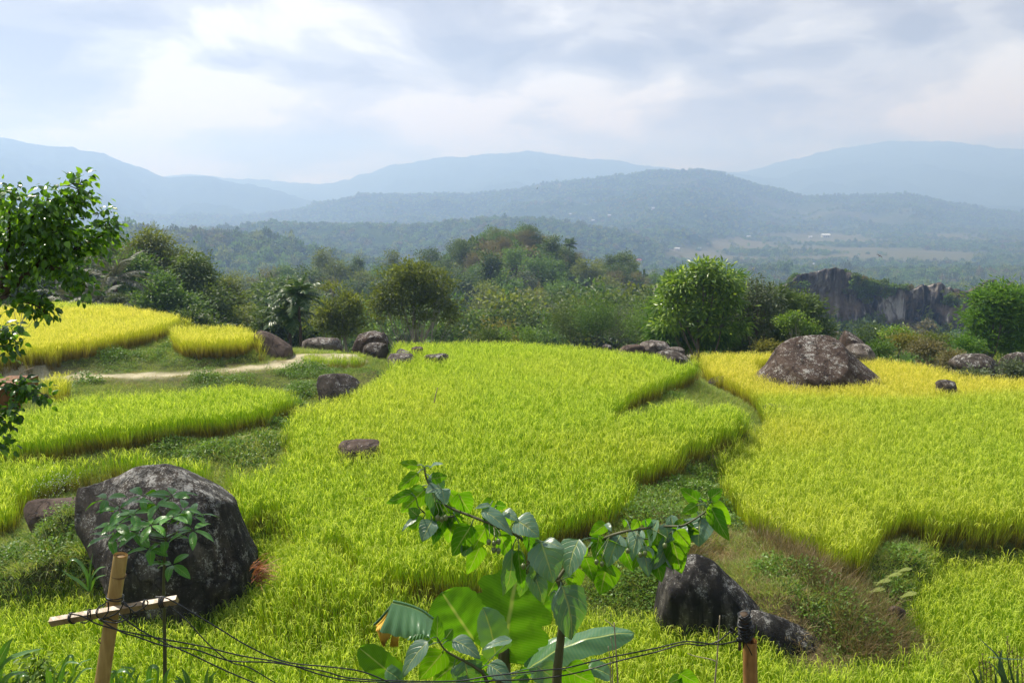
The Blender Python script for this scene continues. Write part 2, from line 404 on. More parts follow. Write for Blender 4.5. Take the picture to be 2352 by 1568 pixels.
M = dict(
    rice=rice_mat(), ground=ground_mat(), hills=hills_mat(), cliff=cliff_mat(),
    rock=rock_mat('dark_boulder', (.06, .048, .038), (.13, .105, .085), amt=.61, scale=1.3), rock_big=rock_mat('mossy_boulder', (.055, .045, .036), (.13, .11, .09), amt=.75, scale=1.5, streak=.75),
    rock_dome=rock_mat('brown_dome_rock', (.060, .040, .030), (.105, .075, .058), amt=.63, scale=1.3),
    rock_pale=rock_mat('pale_rock', (.11, .09, .075), (.22, .19, .16), amt=.6), rock_crust=rock_mat('crusted_rock', (.05, .045, .04), (.10, .09, .075), (.50, .49, .45), amt=.68, scale=2.2, streak=.95),
    slab=rock_mat('brown_slab', (.085, .060, .046), (.16, .12, .095), amt=.42, scale=1.2), stone=rock_mat('pink_stone', (.30, .22, .17), (.45, .36, .28), amt=.3, scale=2),
    weeds=foliage('short_weeds', (.09, .17, .022), (.27, .36, .06), tip=(.36, .36, .14), trans=.4),
    herb=foliage('leafy_groundcover', (.045, .11, .014), (.16, .27, .035), trans=.35, rough=.42),
    straw=foliage('dry_grass', (.20, .14, .06), (.46, .37, .19), tip=(.16, .20, .04), trans=.3, tgain=1.1),
    dryweed=foliage('seeding_weeds', (.08, .075, .025), (.22, .19, .08), tip=(.28, .20, .11), trans=.3, tgain=1.2),
    dark=foliage('dark_green_foliage', (.022, .052, .010), (.12, .18, .028), trans=.34),
    mid=foliage('mid_green_foliage', (.036, .090, .016), (.15, .25, .035), trans=.36),
    olive=foliage('olive_foliage', (.055, .085, .014), (.20, .24, .038), trans=.36),
    brown=foliage('brownish_bamboo_foliage', (.09, .09, .035), (.24, .21, .09), trans=.34, tgain=1.2),
    yellowish=foliage('yellow_green_foliage', (.09, .11, .018), (.26, .24, .045), trans=.4, tgain=1.3),
    bright=foliage('bright_green_foliage', (.04, .10, .010), (.19, .30, .03), tip=(.34, .45, .06), trans=.42, rough=.35, spec=.5),
    feather=foliage('feathery_foliage', (.03, .09, .008), (.13, .26, .02), tip=(.16, .26, .02), trans=.38),
    palm=foliage('palm_foliage', (.020, .060, .012), (.07, .14, .03), tip=(.20, .26, .08), trans=.35, rough=.33, spec=.5),
    grey_palm=foliage('dusty_palm_foliage', (.045, .06, .03), (.20, .21, .15), trans=.22, rough=.45, tgain=1.0),
    grey=foliage('grey_green_foliage', (.05, .075, .035), (.15, .19, .10), trans=.3, tgain=1.2),
    near=foliage('glossy_dark_foliage', (.018, .055, .006), (.07, .17, .010), tip=(.18, .34, .02), trans=.38, rough=.28, spec=.6, tgain=2.0),
    bark=bark('bark', (.07, .055, .04), (.19, .16, .12)), pale_bark=bark('pale_bark', (.22, .19, .15), (.45, .40, .33)), dark_bark=bark('dark_bark', (.035, .026, .018), (.10, .07, .045)),
    bamboo=bamboo_mat('bamboo', (.29, .175, .055), (.48, .33, .12), (.20, .105, .035)), bamboo_old=bamboo_mat('reddish_bamboo', (.20, .085, .028), (.42, .22, .08), (.09, .04, .018)),
    timber=bamboo_mat('sawn_timber', (.19, .125, .06), (.33, .235, .125), (.28, .18, .09)), plank=bamboo_mat('brown_plank', (.11, .045, .018), (.26, .11, .04), (.05, .022, .012)),
    cable=plain('black_cable', (.012, .012, .013), .35, .5, bump=.05), node=plain('bamboo_node', (.16, .09, .035), .6, .3),
    stem=plain('green_stem', (.055, .075, .022), .5, .4, (.10, .085, .04), 5), twig=plain('pale_twig', (.42, .36, .25), .8, .2, (.22, .17, .11), 12),
    tam=big_leaf_mat('tamarillo_leaf', (.085, .15, .105), (.03, .085, .010), (.34, .40, .14), 6, .48, .36, 1.3, blemish=.25),
    banana=big_leaf_mat('banana_leaf', (.07, .17, .08), (.03, .10, .01), (.36, .44, .12), 0, .55, .32, 1.1, fine=34),
    banana_dry=plain('yellowed_banana_leaf', (.66, .42, .03), .6, .3, (.45, .26, .05), 18), sapling_leaf=big_leaf_mat('sapling_leaf', (.06, .19, .02), (.06, .16, .02), (.26, .40, .08), 8, .5, .30, 1.2),
    strap=big_leaf_mat('maize_leaf', (.07, .17, .035), (.09, .20, .04), (.40, .52, .22), 0, .42, .30, 1.1, fine=3), agave=big_leaf_mat('blue_green_spike_leaf', (.05, .11, .06), (.05, .11, .06), (.09, .16, .09), 0, .12, .35, .5, fine=2),
    fruit=plain('green_fruit', (.10, .14, .045), .3, .5, (.17, .19, .07), 10, .05), white=plain('white_flower', (.8, .8, .75), .6), redgrass=foliage('reddish_grass', (.25, .09, .05), (.45, .22, .12), trans=.3, tgain=1.0),
    roof=plain('pale_sheet_roof', (.80, .80, .80), .5), redroof=plain('red_roof', (.45, .10, .09), .6), wall=plain('pale_plaster_wall', (.60, .56, .50), .8), bird=plain('dark_feathers', (.04, .03, .025), .7),
    window=plain('dark_window', (.03, .03, .035), .2),
)
# ------------------------------------------------------------------ far land
def dzdy(v):                       # slope of a sight line per metre of ground distance
    _, dy, dz = ray(CX, v); return dz / dy
RIDGES = [   # (distance, tree height, front slope, back slope, noise, crest line as seen)
    (250, 3.2, .17, .35, 1.5, [(-400, 640), (300, 660), (540, 668), (600, 655), (650, 640), (740, 628), (800, 632), (870, 635), (960, 620), (1050, 588), (1100, 560), (1150, 548), (1210, 548), (1250, 560), (1290, 578), (1330, 608), (1400, 622), (1450, 632), (1520, 655), (1700, 668), (1850, 690), (2352, 700), (2900, 720)]),
    (820, 9, .20, .30, 6, [(-600, 500), (100, 505), (210, 512), (300, 508), (400, 514), (500, 520), (600, 526), (700, 553), (780, 570), (880, 590), (960, 612), (1100, 640), (1300, 670), (2900, 720)]),
    (980, 9, .08, .16, 4, [(-600, 640), (1200, 650), (1350, 632), (1450, 618), (1550, 612), (1700, 606), (1900, 608), (2100, 613), (2352, 610), (2900, 605)]),
    (1480, 10, .12, .20, 9, [(-600, 540), (400, 525), (560, 508), (620, 500), (750, 504), (900, 508), (1000, 503), (1100, 495), (1150, 490), (1250, 494), (1350, 507), (1450, 527), (1550, 566), (1650, 600), (1800, 640), (2900, 700)]),
    (2250, 10, .05, .10, 5, [(-600, 520), (900, 520), (1500, 540), (1700, 542), (1900, 536), (2000, 530), (2352, 530), (2900, 525)]),
    (3000, 9, .135, .10, 34, [(-600, 500), (600, 490), (700, 474), (740, 460), (850, 443), (1000, 440), (1100, 441), (1200, 428), (1280, 412), (1400, 402), (1480, 388), (1570, 383), (1650, 397), (1720, 420), (1850, 447), (1950, 444), (2080, 442), (2200, 465), (2352, 488), (2700, 520), (2900, 530)]),
    (4300, 10, .20, .15, 75, [(-600, 330), (-200, 320), (0, 316), (40, 314), (100, 326), (260, 349), (330, 381), (400, 406), (500, 404), (560, 416), (650, 436), (720, 456), (800, 474), (1000, 500), (2900, 540)]),
    (6000, 10, .19, .15, 80, [(-600, 420), (450, 402), (540, 405), (650, 415), (760, 418), (860, 395), (900, 377), (1000, 361), (1100, 356), (1210, 344), (1300, 356), (1400, 366), (1500, 379), (1600, 386), (1700, 402), (1900, 430), (2900, 470)]),
    (7200, 10, .18, .15, 90, [(-600, 460), (1450, 420), (1600, 400), (1700, 396), (1850, 351), (2000, 323), (2100, 320), (2200, 318), (2352, 318), (2900, 300)]),
]
BASE = np.array([(0, -1), (38, -1.5), (45, -3), (60, -7.5), (80, -12.5), (110, -18.5), (150, -25), (200, -36), (300, -52), (700, -84), (1150, -112), (2600, -112), (9000, -110)], float)
def Hfar(x, y):
    x = np.asarray(x, float); y = np.asarray(y, float); yy = np.maximum(y, 1.0)
    u = np.clip(CX + F * (x / yy) / cp * .985, -600, 2900)
    z = np.interp(yy, BASE[:, 0], BASE[:, 1]) + 3 * fbm(x / 60, y / 60, 5, 4) * sm(yy, 60, 200)
    out_ = z
    for D, th, kf, kb, na, prof in RIDGES:
        P = np.array(prof, float); v = np.interp(u, P[:, 0], P[:, 1])
        w2 = v * 0; zc = CAMZ + D * (-sp - (v - CY) / F * cp) / (cp - (v - CY) / F * sp) - th
        d = yy - D; side = np.where(d < 0, kf, kb)
        zr = zc - side * (np.sqrt(d * d + (.03 * D) ** 2) - .03 * D)
        n = fbm(x / (D * .09) + D, y / (D * .09), int(D) % 97, 5)
        zr = zr - na * (1 - np.abs(n) * 2.2) * sm(np.abs(d), .01 * D, .12 * D) * .9
        if D > 900: zr = zr + .0022 * D * fbm(x / (D * .006), y / (D * .02), 3, 4) + .004 * D * fbm(x / (D * .03), y / (D * .05), 13, 4)
        s = .004 * D + .3
        m_ = np.maximum(out_, zr); out_ = m_ + s * np.log1p(np.exp(-np.abs(out_ - zr) / s)) * .6
    out_ = np.where(yy < 60, out_ * sm(yy, 45, 60) + np.interp(yy, BASE[:, 0], BASE[:, 1]) * (1 - sm(yy, 45, 60)), out_)
    return out_

# ------------------------------------------------------------------ terraced fields: levels
def mlev(x, y): return -.5 * (1 - sm(y, 15.5, 24))
def flev(x, y): return -1.25 + .72 * sm(-np.asarray(x, float), .6, 3.2) * sm(y, 12.8, 14.5) * sm(x, -5.3, -4.3)
def back(poly, lev, rh=.85):
    o = []
    for p in poly:
        top = rh if len(p) > 2 and p[2] == 't' else 0
        if callable(lev):
            x, y = 0., 20.
            for _ in range(12): x, y2 = on_level(p[0], p[1], float(lev(x, y)) + top); y = .5 * y + .5 * y2
            o.append((x, y))
        else: o.append(on_level(p[0], p[1], lev + top))
    return np.array(o, float)
t = 't'
TERR = dict(
    main=(mlev, [(905, 783, t), (1000, 781, t), (1176, 782, t), (1300, 788, t), (1400, 797, t), (1500, 808, t), (1560, 832, t), (1607, 868), (1575, 892), (1548, 905), (1500, 925), (1445, 950), (1410, 980), (1390, 1002), (1420, 1008), (1500, 985), (1570, 962), (1600, 935, t), (1660, 915, t), (1710, 935, t), (1718, 972), (1712, 1000), (1680, 1030), (1630, 1050), (1560, 1085), (1530, 1110), (1490, 1122), (1425, 1140), (1452, 1165), (1445, 1205), (1380, 1235), (1290, 1255), (1200, 1310), (1130, 1385), (980, 1388), (860, 1375), (790, 1312), (640, 1292), (560, 1270), (540, 1150), (300, 1090), (120, 1150), (50, 1190), (20, 1250), (-120, 1260), (-150, 1030, t), (60, 1050, t), (330, 1040, t), (400, 1066, t), (560, 1072, t), (650, 1062, t), (668, 1005, t), (655, 960, t), (690, 930, t), (745, 912, t), (800, 905, t), (850, 872, t), (895, 842, t), (910, 815, t)]),
    front=(flev, [(-150, 1400, t), (40, 1370, t), (130, 1345, t), (250, 1335, t), (370, 1400, t), (440, 1440), (560, 1440), (580, 1300), (640, 1302), (700, 1312), (780, 1330), (840, 1385), (1130, 1412, t), (1250, 1330, t), (1320, 1380, t), (1430, 1395, t), (1520, 1400, t), (1620, 1435, t), (1720, 1460, t), (1830, 1495, t), (1920, 1510, t), (2030, 1505, t), (2150, 1568), (2180, 1720), (-300, 1720)]),
    right=(-.9, [(1575, 806, t), (1735, 806, t), (1900, 812, t), (2010, 820, t), (2100, 830, t), (2200, 848, t), (2250, 860, t), (2460, 865, t), (2480, 1245), (2352, 1246), (2140, 1250), (2070, 1232), (2010, 1268), (1980, 1330), (1930, 1335), (1850, 1300), (1715, 1240), (1662, 1195), (1662, 1110), (1705, 1060), (1760, 1020), (1760, 990), (1745, 960), (1720, 935), (1660, 905), (1620, 885), (1610, 850)]),
    low=(-1.8, [(2165, 1278, t), (2250, 1272, t), (2480, 1272, t), (2600, 1720), (2200, 1720), (2150, 1568), (2100, 1500), (2085, 1440), (2125, 1390), (2125, 1330)]),
    left=(.2, [(-150, 945, t), (60, 935, t), (180, 905, t), (300, 898, t), (470, 880, t), (560, 872, t), (650, 885, t), (680, 900, t), (620, 915, t), (590, 940, t), (605, 985), (560, 1000), (450, 1012), (330, 1030), (240, 1040), (130, 1056), (60, 1075), (-150, 1080)]),
    strip=(.5, [(-150, 885, t), (0, 878, t), (60, 868, t), (130, 868, t), (155, 880, t), (150, 905), (100, 925), (-150, 935)]),
    gold=(1.0, [(-150, 705, t), (20, 700, t), (80, 690, t), (160, 690, t), (300, 702, t), (420, 722, t), (440, 745, t), (425, 762), (350, 790), (240, 815), (100, 840), (-150, 855)]),
    gold2=(.9, [(465, 745, t), (530, 742, t), (580, 750, t), (592, 772, t), (600, 800), (560, 818), (450, 825), (405, 815), (395, 790)]),
    nook=(.35, [(690, 801, t), (830, 801, t), (840, 790, t), (690, 791, t)]),
)
RICE = {k: back(p, lev) for k, (lev, p) in TERR.items()}
PATH = back([(-150, 866), (150, 858), (400, 850), (560, 840), (680, 816), (760, 808), (820, 810), (826, 820), (740, 838), (600, 856), (400, 872), (150, 878), (-150, 884)], .6)
RUTS = [[(-150, 872), (150, 866), (400, 862), (600, 846), (740, 832), (812, 821), (806, 812), (740, 812), (690, 816)], [(640, 836), (700, 823), (800, 815)]]
def inside(poly, x, y):
    r = np.zeros(np.shape(x), bool); n = len(poly)
    for i in range(n):
        x0, y0 = poly[i]; x1, y1 = poly[(i + 1) % n]
        if y0 == y1: continue
        c = ((y0 > y) != (y1 > y)) & (x < (x1 - x0) * (y - y0) / (y1 - y0) + x0); r ^= c
    return r
GX0, GX1, GY0, GY1, GS = -50, 50, -16, 62, .25
gx = np.arange(GX0, GX1 + .01, GS); gy = np.arange(GY0, GY1 + .01, GS); XX, YY = np.meshgrid(gx, gy)
Zg = np.full(XX.shape, np.nan); inrice = np.zeros(XX.shape, bool)
for k, (lev, p) in TERR.items():
    ins = inside(RICE[k], XX, YY); inrice |= ins
    Zg[ins] = lev(XX[ins], YY[ins]) if callable(lev) else lev
Zg[inside(PATH, XX, YY) & np.isnan(Zg)] = .6
edge = (XX <= GX0 + .3) | (XX >= GX1 - .3) | (YY >= GY1 - .3)
bank = np.interp(YY, [-16, 0, 3, 6, 9.5, 11.3], [6.2, 5.9, 4.6, 2.6, -.4, -1.25])
nb = YY < 11.2; Zg[nb & np.isnan(Zg)] = bank[nb & np.isnan(Zg)]
Zg[edge & ~nb] = Hfar(XX[edge & ~nb], YY[edge & ~nb])
# the brow behind the fields keeps the fields' own height before it falls away
def spot(u, v, z, r):
    x, y = on_level(u, v, z); d = (XX - x) ** 2 + (YY - y) ** 2 < r * r; Zg[d & ~inrice] = z
for u, v, z, r in [(1800, 1330, -.25, 1.0), (1700, 1270, -.35, .8), (1900, 1380, -.5, .7), (2000, 1420, -.9, .6), (1560, 1220, -.2, .8), (1500, 1180, -.1, .6), (1620, 1130, -.25, .5), (2140, 1270, -.85, .35), (2060, 1290, -.8, .5), (2080, 1340, -1.1, .4), (1560, 1290, -.35, .5), (1480, 1280, -.45, .4), (1700, 1020, -.2, .35), (1560, 935, .0, .4), (1480, 990, -.05, .3),
                   (170, 1205, .62, .8), (90, 1240, .35, .7), (250, 1215, .6, .6), (200, 1262, .2, .7), (120, 1285, .0, .7), (270, 1270, .1, .45), (20, 1300, -.2, .6), (640, 935, .25, .6), (640, 1000, .1, .5), (560, 1030, .12, .5), (450, 1035, .1, .4), (700, 870, .45, .8), (830, 850, .4, .6), (400, 885, .5, .6), (300, 885, .55, .5), (430, 775, 1.05, .6)]:
    spot(u, v, z, r)
fix = ~np.isnan(Zg); Zg[~fix] = 0
for stp in (16, 8, 4, 2, 1):
    zs = Zg[::stp, ::stp].copy(); fs = fix[::stp, ::stp]
    for _ in range(400 if stp > 1 else 160):
        a = zs.copy(); a[1:-1, 1:-1] = .25 * (zs[:-2, 1:-1] + zs[2:, 1:-1] + zs[1:-1, :-2] + zs[1:-1, 2:]); a[0] = a[1]
        zs = np.where(fs, zs, a)
    if stp > 1:      # carry the coarse solution to the finer grid
        iy = np.clip((YY - GY0) / GS / stp, 0, zs.shape[0] - 1.001); ix = np.clip((XX - GX0) / GS / stp, 0, zs.shape[1] - 1.001)
        y0 = iy.astype(int); x0 = ix.astype(int); fy = iy - y0; fx = ix - x0; y1 = np.minimum(y0 + 1, zs.shape[0] - 1); x1 = np.minimum(x0 + 1, zs.shape[1] - 1)
        zi = (zs[y0, x0] * (1 - fx) + zs[y0, x1] * fx) * (1 - fy) + (zs[y1, x0] * (1 - fx) + zs[y1, x1] * fx) * fy
        Zg = np.where(fix, Zg, zi)
    else: Zg = zs
free = ~inrice & ~edge
Zg = Zg + np.where(free, .10 * fbm(XX / 1.3, YY / 1.3, 3, 4) + .22 * fbm(XX / 4, YY / 4, 9, 3) * sm(YY, 36, 44), 0)
def Hn(x, y):
    x = np.asarray(x, float); y = np.asarray(y, float)
    ix = np.clip((x - GX0) / GS, 0, len(gx) - 1.001); iy = np.clip((y - GY0) / GS, 0, len(gy) - 1.001)
    x0 = ix.astype(int); y0 = iy.astype(int); fx = ix - x0; fy = iy - y0
    return (Zg[y0, x0] * (1 - fx) + Zg[y0, x0 + 1] * fx) * (1 - fy) + (Zg[y0 + 1, x0] * (1 - fx) + Zg[y0 + 1, x0 + 1] * fx) * fy
def H(x, y):
    x = np.asarray(x, float); y = np.asarray(y, float)
    near = (np.abs(x) < GX1 - .3) & (y < GY1 - .3) & (y > GY0 + .3)
    return np.where(near, Hn(x, y), Hfar(x, y))
def seg_dist(path, x, y):
    d = np.full(np.shape(x), 1e9)
    for (x0, y0), (x1, y1) in zip(path[:-1], path[1:]):
        L = (x1 - x0) ** 2 + (y1 - y0) ** 2 + 1e-9; tt = np.clip(((x - x0) * (x1 - x0) + (y - y0) * (y1 - y0)) / L, 0, 1)
        d = np.minimum(d, np.hypot(x - x0 - tt * (x1 - x0), y - y0 - tt * (y1 - y0)))
    return d
rutd = np.full(XX.shape, 1e9)
for r_ in RUTS: rutd = np.minimum(rutd, seg_dist([on_level(a, b, .6) for a, b in r_], XX, YY))
loopd = np.hypot(XX - on_level(765, 815, .6)[0], (YY - on_level(765, 815, .6)[1]) * .8)
dirt = np.maximum(np.clip(1.35 - rutd / .62, 0, 1), np.clip(1.4 - loopd / 1.3, 0, 1)) * (.55 + .6 * vnoise(XX * 2.2, YY * 2.2, 4))
DRY = np.array([on_level(a, b, -.5) for a, b in [(1640, 1200), (1740, 1230), (1850, 1290), (1960, 1340), (2100, 1420), (2110, 1500), (2060, 1568), (1900, 1500), (1750, 1420), (1650, 1330), (1580, 1290), (1480, 1280), (1500, 1210)]])
dryg = inside(DRY, XX, YY).astype(float)
ny, nx = XX.shape
ii, jj = np.meshgrid(np.arange(ny - 1), np.arange(nx - 1), indexing='ij'); a0 = (ii * nx + jj)
mb = MB(); mb.add(np.stack([XX, YY, Zg], -1).reshape(-1, 3), np.stack([a0, a0 + 1, a0 + nx + 1, a0 + nx], -1).reshape(-1, 4), None,
                  np.stack([np.clip(dirt, 0, 1), dryg * .8, dirt * 0], -1).reshape(-1, 3))
ground = mb.obj('ground', M['ground']); tag(ground, kind='structure')

# far terrain: one sheet round the fields out to the mountains
azs = np.concatenate([np.linspace(-180, -44, 40)[:-1], np.linspace(-44, 44, 620), np.linspace(44, 180, 40)[1:]]) * math.pi / 180
rs = np.concatenate([[20, 30, 38, 46, 54], np.geomspace(62, 7800, 330)])
AZ, RR = np.meshgrid(azs, rs); PX, PY = np.sin(AZ) * RR, np.cos(AZ) * RR
fz = Hfar(PX, PY); under = (np.abs(PX) < 50) & (PY < 62) & (PY > -16)
fz = np.where(PY < 30, np.where(PY < np.abs(PX) * .5, -1.5 + 0 * fz, fz), fz)
fz = np.where(under, Hn(np.clip(PX, -49, 49), np.clip(PY, -15, 61)) - 2.5, fz)
valley = (sm(PY, 1120, 1200) * (1 - sm(PY, 2150, 2300)) * sm(PX / np.maximum(PY, 1), .12, .2)) * (sm(fbm(PX / 260, PY / 260, 31, 3), -.35, .05)) * sm(-fz, 96, 104)
terr_ = sm(fbm(PX / 500, PY / 160, 61, 4), .12, .3) * sm(PY, 2200, 2400) * (1 - sm(PY, 2700, 3000)) * .5
valley = np.maximum(valley, terr_ * sm(PX / np.maximum(PY, 1), 0.05, .1))
uu = CX + F * PX / np.maximum(PY, 1) / cp
bare = sm(fbm(PX / 90, PY / 90, 71, 4), .02, .2) * sm(uu, 1195, 1215) * (1 - sm(uu, 1365, 1380)) * sm(PY, 2780, 2850) * (1 - sm(PY, 3000, 3050)) * .9
ny, nx = PX.shape; ii, jj = np.meshgrid(np.arange(ny - 1), np.arange(nx - 1), indexing='ij'); a0 = (ii * nx + jj)
mb = MB(); mb.add(np.stack([PX, PY, fz], -1).reshape(-1, 3), np.stack([a0, a0 + 1, a0 + nx + 1, a0 + nx], -1).reshape(-1, 4)[:, ::-1], None, np.stack([valley, bare, valley * 0], -1).reshape(-1, 3))
terrain = mb.obj('hills', M['hills']); tag(terrain, kind='structure')
LOWEST = float(min(fz.min(), Zg.min())); HIGHEST = float(fz.max())

def valley_at(x, y):
    v_ = sm(y, 1120, 1200) * (1 - sm(y, 2150, 2300)) * sm(x / y, .12, .2) * sm(fbm(x / 260, y / 260, 31, 3), -.35, .05) * sm(-Hfar(x, y), 96, 104)
    t_ = sm(fbm(x / 500, y / 160, 61, 4), .12, .3) * sm(y, 2200, 2400) * (1 - sm(y, 2700, 3000))
    return np.maximum(v_, t_ * sm(x / y, 0.05, .1))
def ray_hit(u, v, y0=300., y1=3500.):
    ys = np.geomspace(y0, y1, 3000); a, dy, dz = ray(u, v); k = ys / dy; x = a * k; z = CAMZ + dz * k
    h = Hfar(x, ys); i = np.argmax(h > z); return Vector((x[i], ys[i], float(h[i])))

def near_D(u, v, up=0.):
    "ground distance at which a sight line meets the near land (or a height above it)"
    ys = np.linspace(9, 60, 500); a, dy, dz = ray(u, v); k = ys / dy; h = H(a * k, ys) + up; i = int(np.argmax(h > CAMZ + dz * k)); return float(ys[i])
# ------------------------------------------------------------------ instanced ground cover
PROTO = {}
def proto(name, mb, mat):
    o = bpy.data.objects.new(name, mb.mesh(name, mat)); return o        # never linked to the scene: only a shape for the cover to use
def scatter(name, P, rot, scl, pid, protos, label, cat, extra=None, top=True):
    """one object of countless plants: a point per tuft, a geometry-node tree that stands a tuft on each"""
    me = bpy.data.meshes.new(name); me.vertices.add(len(P)); me.vertices.foreach_set('co', np.asarray(P, float).ravel())
    def at_(n, typ, key, d): a = me.attributes.new(n, typ, 'POINT'); a.data.foreach_set(key, np.asarray(d).ravel())
    at_('rot', 'FLOAT_VECTOR', 'vector', np.asarray(rot, np.float32)); at_('scl', 'FLOAT_VECTOR', 'vector', np.asarray(scl, np.float32) if np.ndim(scl) == 2 else np.repeat(np.asarray(scl, np.float32)[:, None], 3, 1))
    at_('pid', 'INT', 'value', np.asarray(pid, np.int32))
    for k, v in (extra or {}).items(): at_(k, 'FLOAT', 'value', np.asarray(v, np.float32))
    o = bpy.data.objects.new(name, me); COL.objects.link(o)
    ng = bpy.data.node_groups.new(name, 'GeometryNodeTree'); ng.interface.new_socket('Geometry', in_out='INPUT', socket_type='NodeSocketGeometry'); ng.interface.new_socket('Geometry', in_out='OUTPUT', socket_type='NodeSocketGeometry')
    N, L = ng.nodes, ng.links; gi = N.new('NodeGroupInput'); go = N.new('NodeGroupOutput')
    gtg = N.new('GeometryNodeGeometryToInstance')
    for p_ in reversed(protos):
        oi = N.new('GeometryNodeObjectInfo'); oi.inputs['Object'].default_value = p_; L.new(oi.outputs['Geometry'], gtg.inputs[0])
    iop = N.new('GeometryNodeInstanceOnPoints'); iop.inputs['Pick Instance'].default_value = True
    def na(n, typ):
        x_ = N.new('GeometryNodeInputNamedAttribute'); x_.data_type = typ; x_.inputs['Name'].default_value = n; return x_.outputs['Attribute']
    e2r = N.new('FunctionNodeEulerToRotation'); L.new(na('rot', 'FLOAT_VECTOR'), e2r.inputs[0])
    L.new(gi.outputs[0], iop.inputs['Points']); L.new(gtg.outputs[0], iop.inputs['Instance']); L.new(na('pid', 'INT'), iop.inputs['Instance Index'])
    L.new(e2r.outputs[0], iop.inputs['Rotation']); L.new(na('scl', 'FLOAT_VECTOR'), iop.inputs['Scale']); L.new(iop.outputs[0], go.inputs[0])
    md = o.modifiers.new('cover', 'NODES'); md.node_group = ng
    if top: tag(o, label, cat, kind='stuff')
    return o
# ------------------------------------------------------------------ rice and weeds
def ribbons(mb, P0, dirs, L, W, droop, seg, C0, r, colfn):
    """N curved blades: base points, start directions, lengths, widths, droop"""
    n = len(P0); p = P0.copy(); d = nrm(dirs); step = L / seg; side = nrm(np.cross(d, rvec(n, r))); side[:, 2] *= .3; side = nrm(side)
    rows = [p.copy()]
    for i in range(seg):
        p = p + d * step[:, None]; rows.append(p.copy()); d = d.copy(); d[:, 2] -= droop * (i + 1) / seg; d = nrm(d)
    V = []; C = []
    for i, q in enumerate(rows):
        w_ = W * (1 - (i / seg) ** 2 * .92) * .5; V += [q - side * w_[:, None], q + side * w_[:, None]]; c = colfn(i / seg, q); C += [c, c]
    V = np.stack(V, 1); C = np.stack(C, 1); m = V.shape[1]; b = (np.arange(n) * m)[:, None]
    Q = np.concatenate([np.c_[b + 2 * i, b + 2 * i + 1, b + 2 * i + 3, b + 2 * i + 2] for i in range(seg)])
    mb.add(V.reshape(-1, 3), Q, None, C.reshape(-1, 3))
def rice_tuft(seed, n=38, pan=8, h=.85, lod=1):
    r = np.random.default_rng(seed); mb = MB()
    a = r.uniform(0, 6.283, n); rad = r.uniform(0, .10, n); P = np.c_[np.cos(a) * rad, np.sin(a) * rad, np.zeros(n)]
    d = np.c_[np.cos(a) * .17, np.sin(a) * .17, np.ones(n)] + r.normal(0, .06, (n, 3)); L = r.uniform(.72, 1.0, n) * h; rn = r.uniform(0, 1, n)
    ribbons(mb, P, d, L, np.full(n, .0072) * lod, r.uniform(.04, .5, n) , 4, None, r, lambda t_, q: np.c_[np.clip(q[:, 2] / h, 0, 1), q[:, 2] * 0, rn])
    a = r.uniform(0, 6.283, pan); rad = r.uniform(.02, .12, pan); P = np.c_[np.cos(a) * rad, np.sin(a) * rad, r.uniform(.66, .86, pan) * h]
    d = np.c_[np.cos(a) * .35, np.sin(a) * .35, np.ones(pan)] + r.normal(0, .1, (pan, 3)); rp = r.uniform(0, 1, pan)
    ribbons(mb, P, d, r.uniform(.17, .25, pan), np.full(pan, .011) * lod, r.uniform(1.2, 2.0, pan), 4, None, r, lambda t_, q: np.c_[np.ones(len(q)), np.full(len(q), min(1, .3 + t_ * 2)), rp])
    return mb
rice_pr = [proto('rice_clump', rice_tuft(s), M['rice']) for s in range(6)]
rice_young = [proto('rice_clump', rice_tuft(20 + s, 30, 2, .80), M['rice']) for s in range(3)]
def jitter_grid(poly, s, r):
    x0, y0 = poly.min(0); x1, y1 = poly.max(0); x0 = max(x0, -32); x1 = min(x1, 34); y0 = max(y0, 9.5)
    X_, Y_ = np.meshgrid(np.arange(x0, x1, s), np.arange(y0, y1, s)); X_ = (X_ + r.uniform(-.45, .45, X_.shape) * s).ravel(); Y_ = (Y_ + r.uniform(-.45, .45, Y_.shape) * s).ravel()
    k = inside(poly, X_ + .16 * fbm(X_ / .55, Y_ / .55, 33, 3), Y_ + .16 * fbm(X_ / .55, Y_ / .55, 35, 3)); X_, Y_ = X_[k], Y_[k]; k = np.abs(X_) < Y_ * .74 + 2; return X_[k], Y_[k]
ROCK_FOOT = []     # (x, y, rx, ry): keeps rice out of the boulders
for u, v, z, rx, ry in [(380, 1440, -1.2, 1.9, 1.4), (1876, 895, -.8, 2.2, 1.9)]:
    x, y = on_level(u, v, z); ROCK_FOOT.append((x, y + ry * .9, rx, ry))
RLAB = dict(main='rice of the wide green paddy in the middle of the picture', front='rice of the paddy along the bottom edge around the big boulder', right='rice of the broad yellow-green paddy around the dome-shaped rock',
            low='rice of the lowest paddy at the bottom right corner', left='tall green rice above the leafy bank on the left', strip='small yellow rice strip below the dirt track at the left edge',
            gold='golden ripe rice of the raised paddy at upper left', gold2='small golden rice patch beside the long sloping rock', nook='narrow light green rice strip behind the bend of the dirt track')
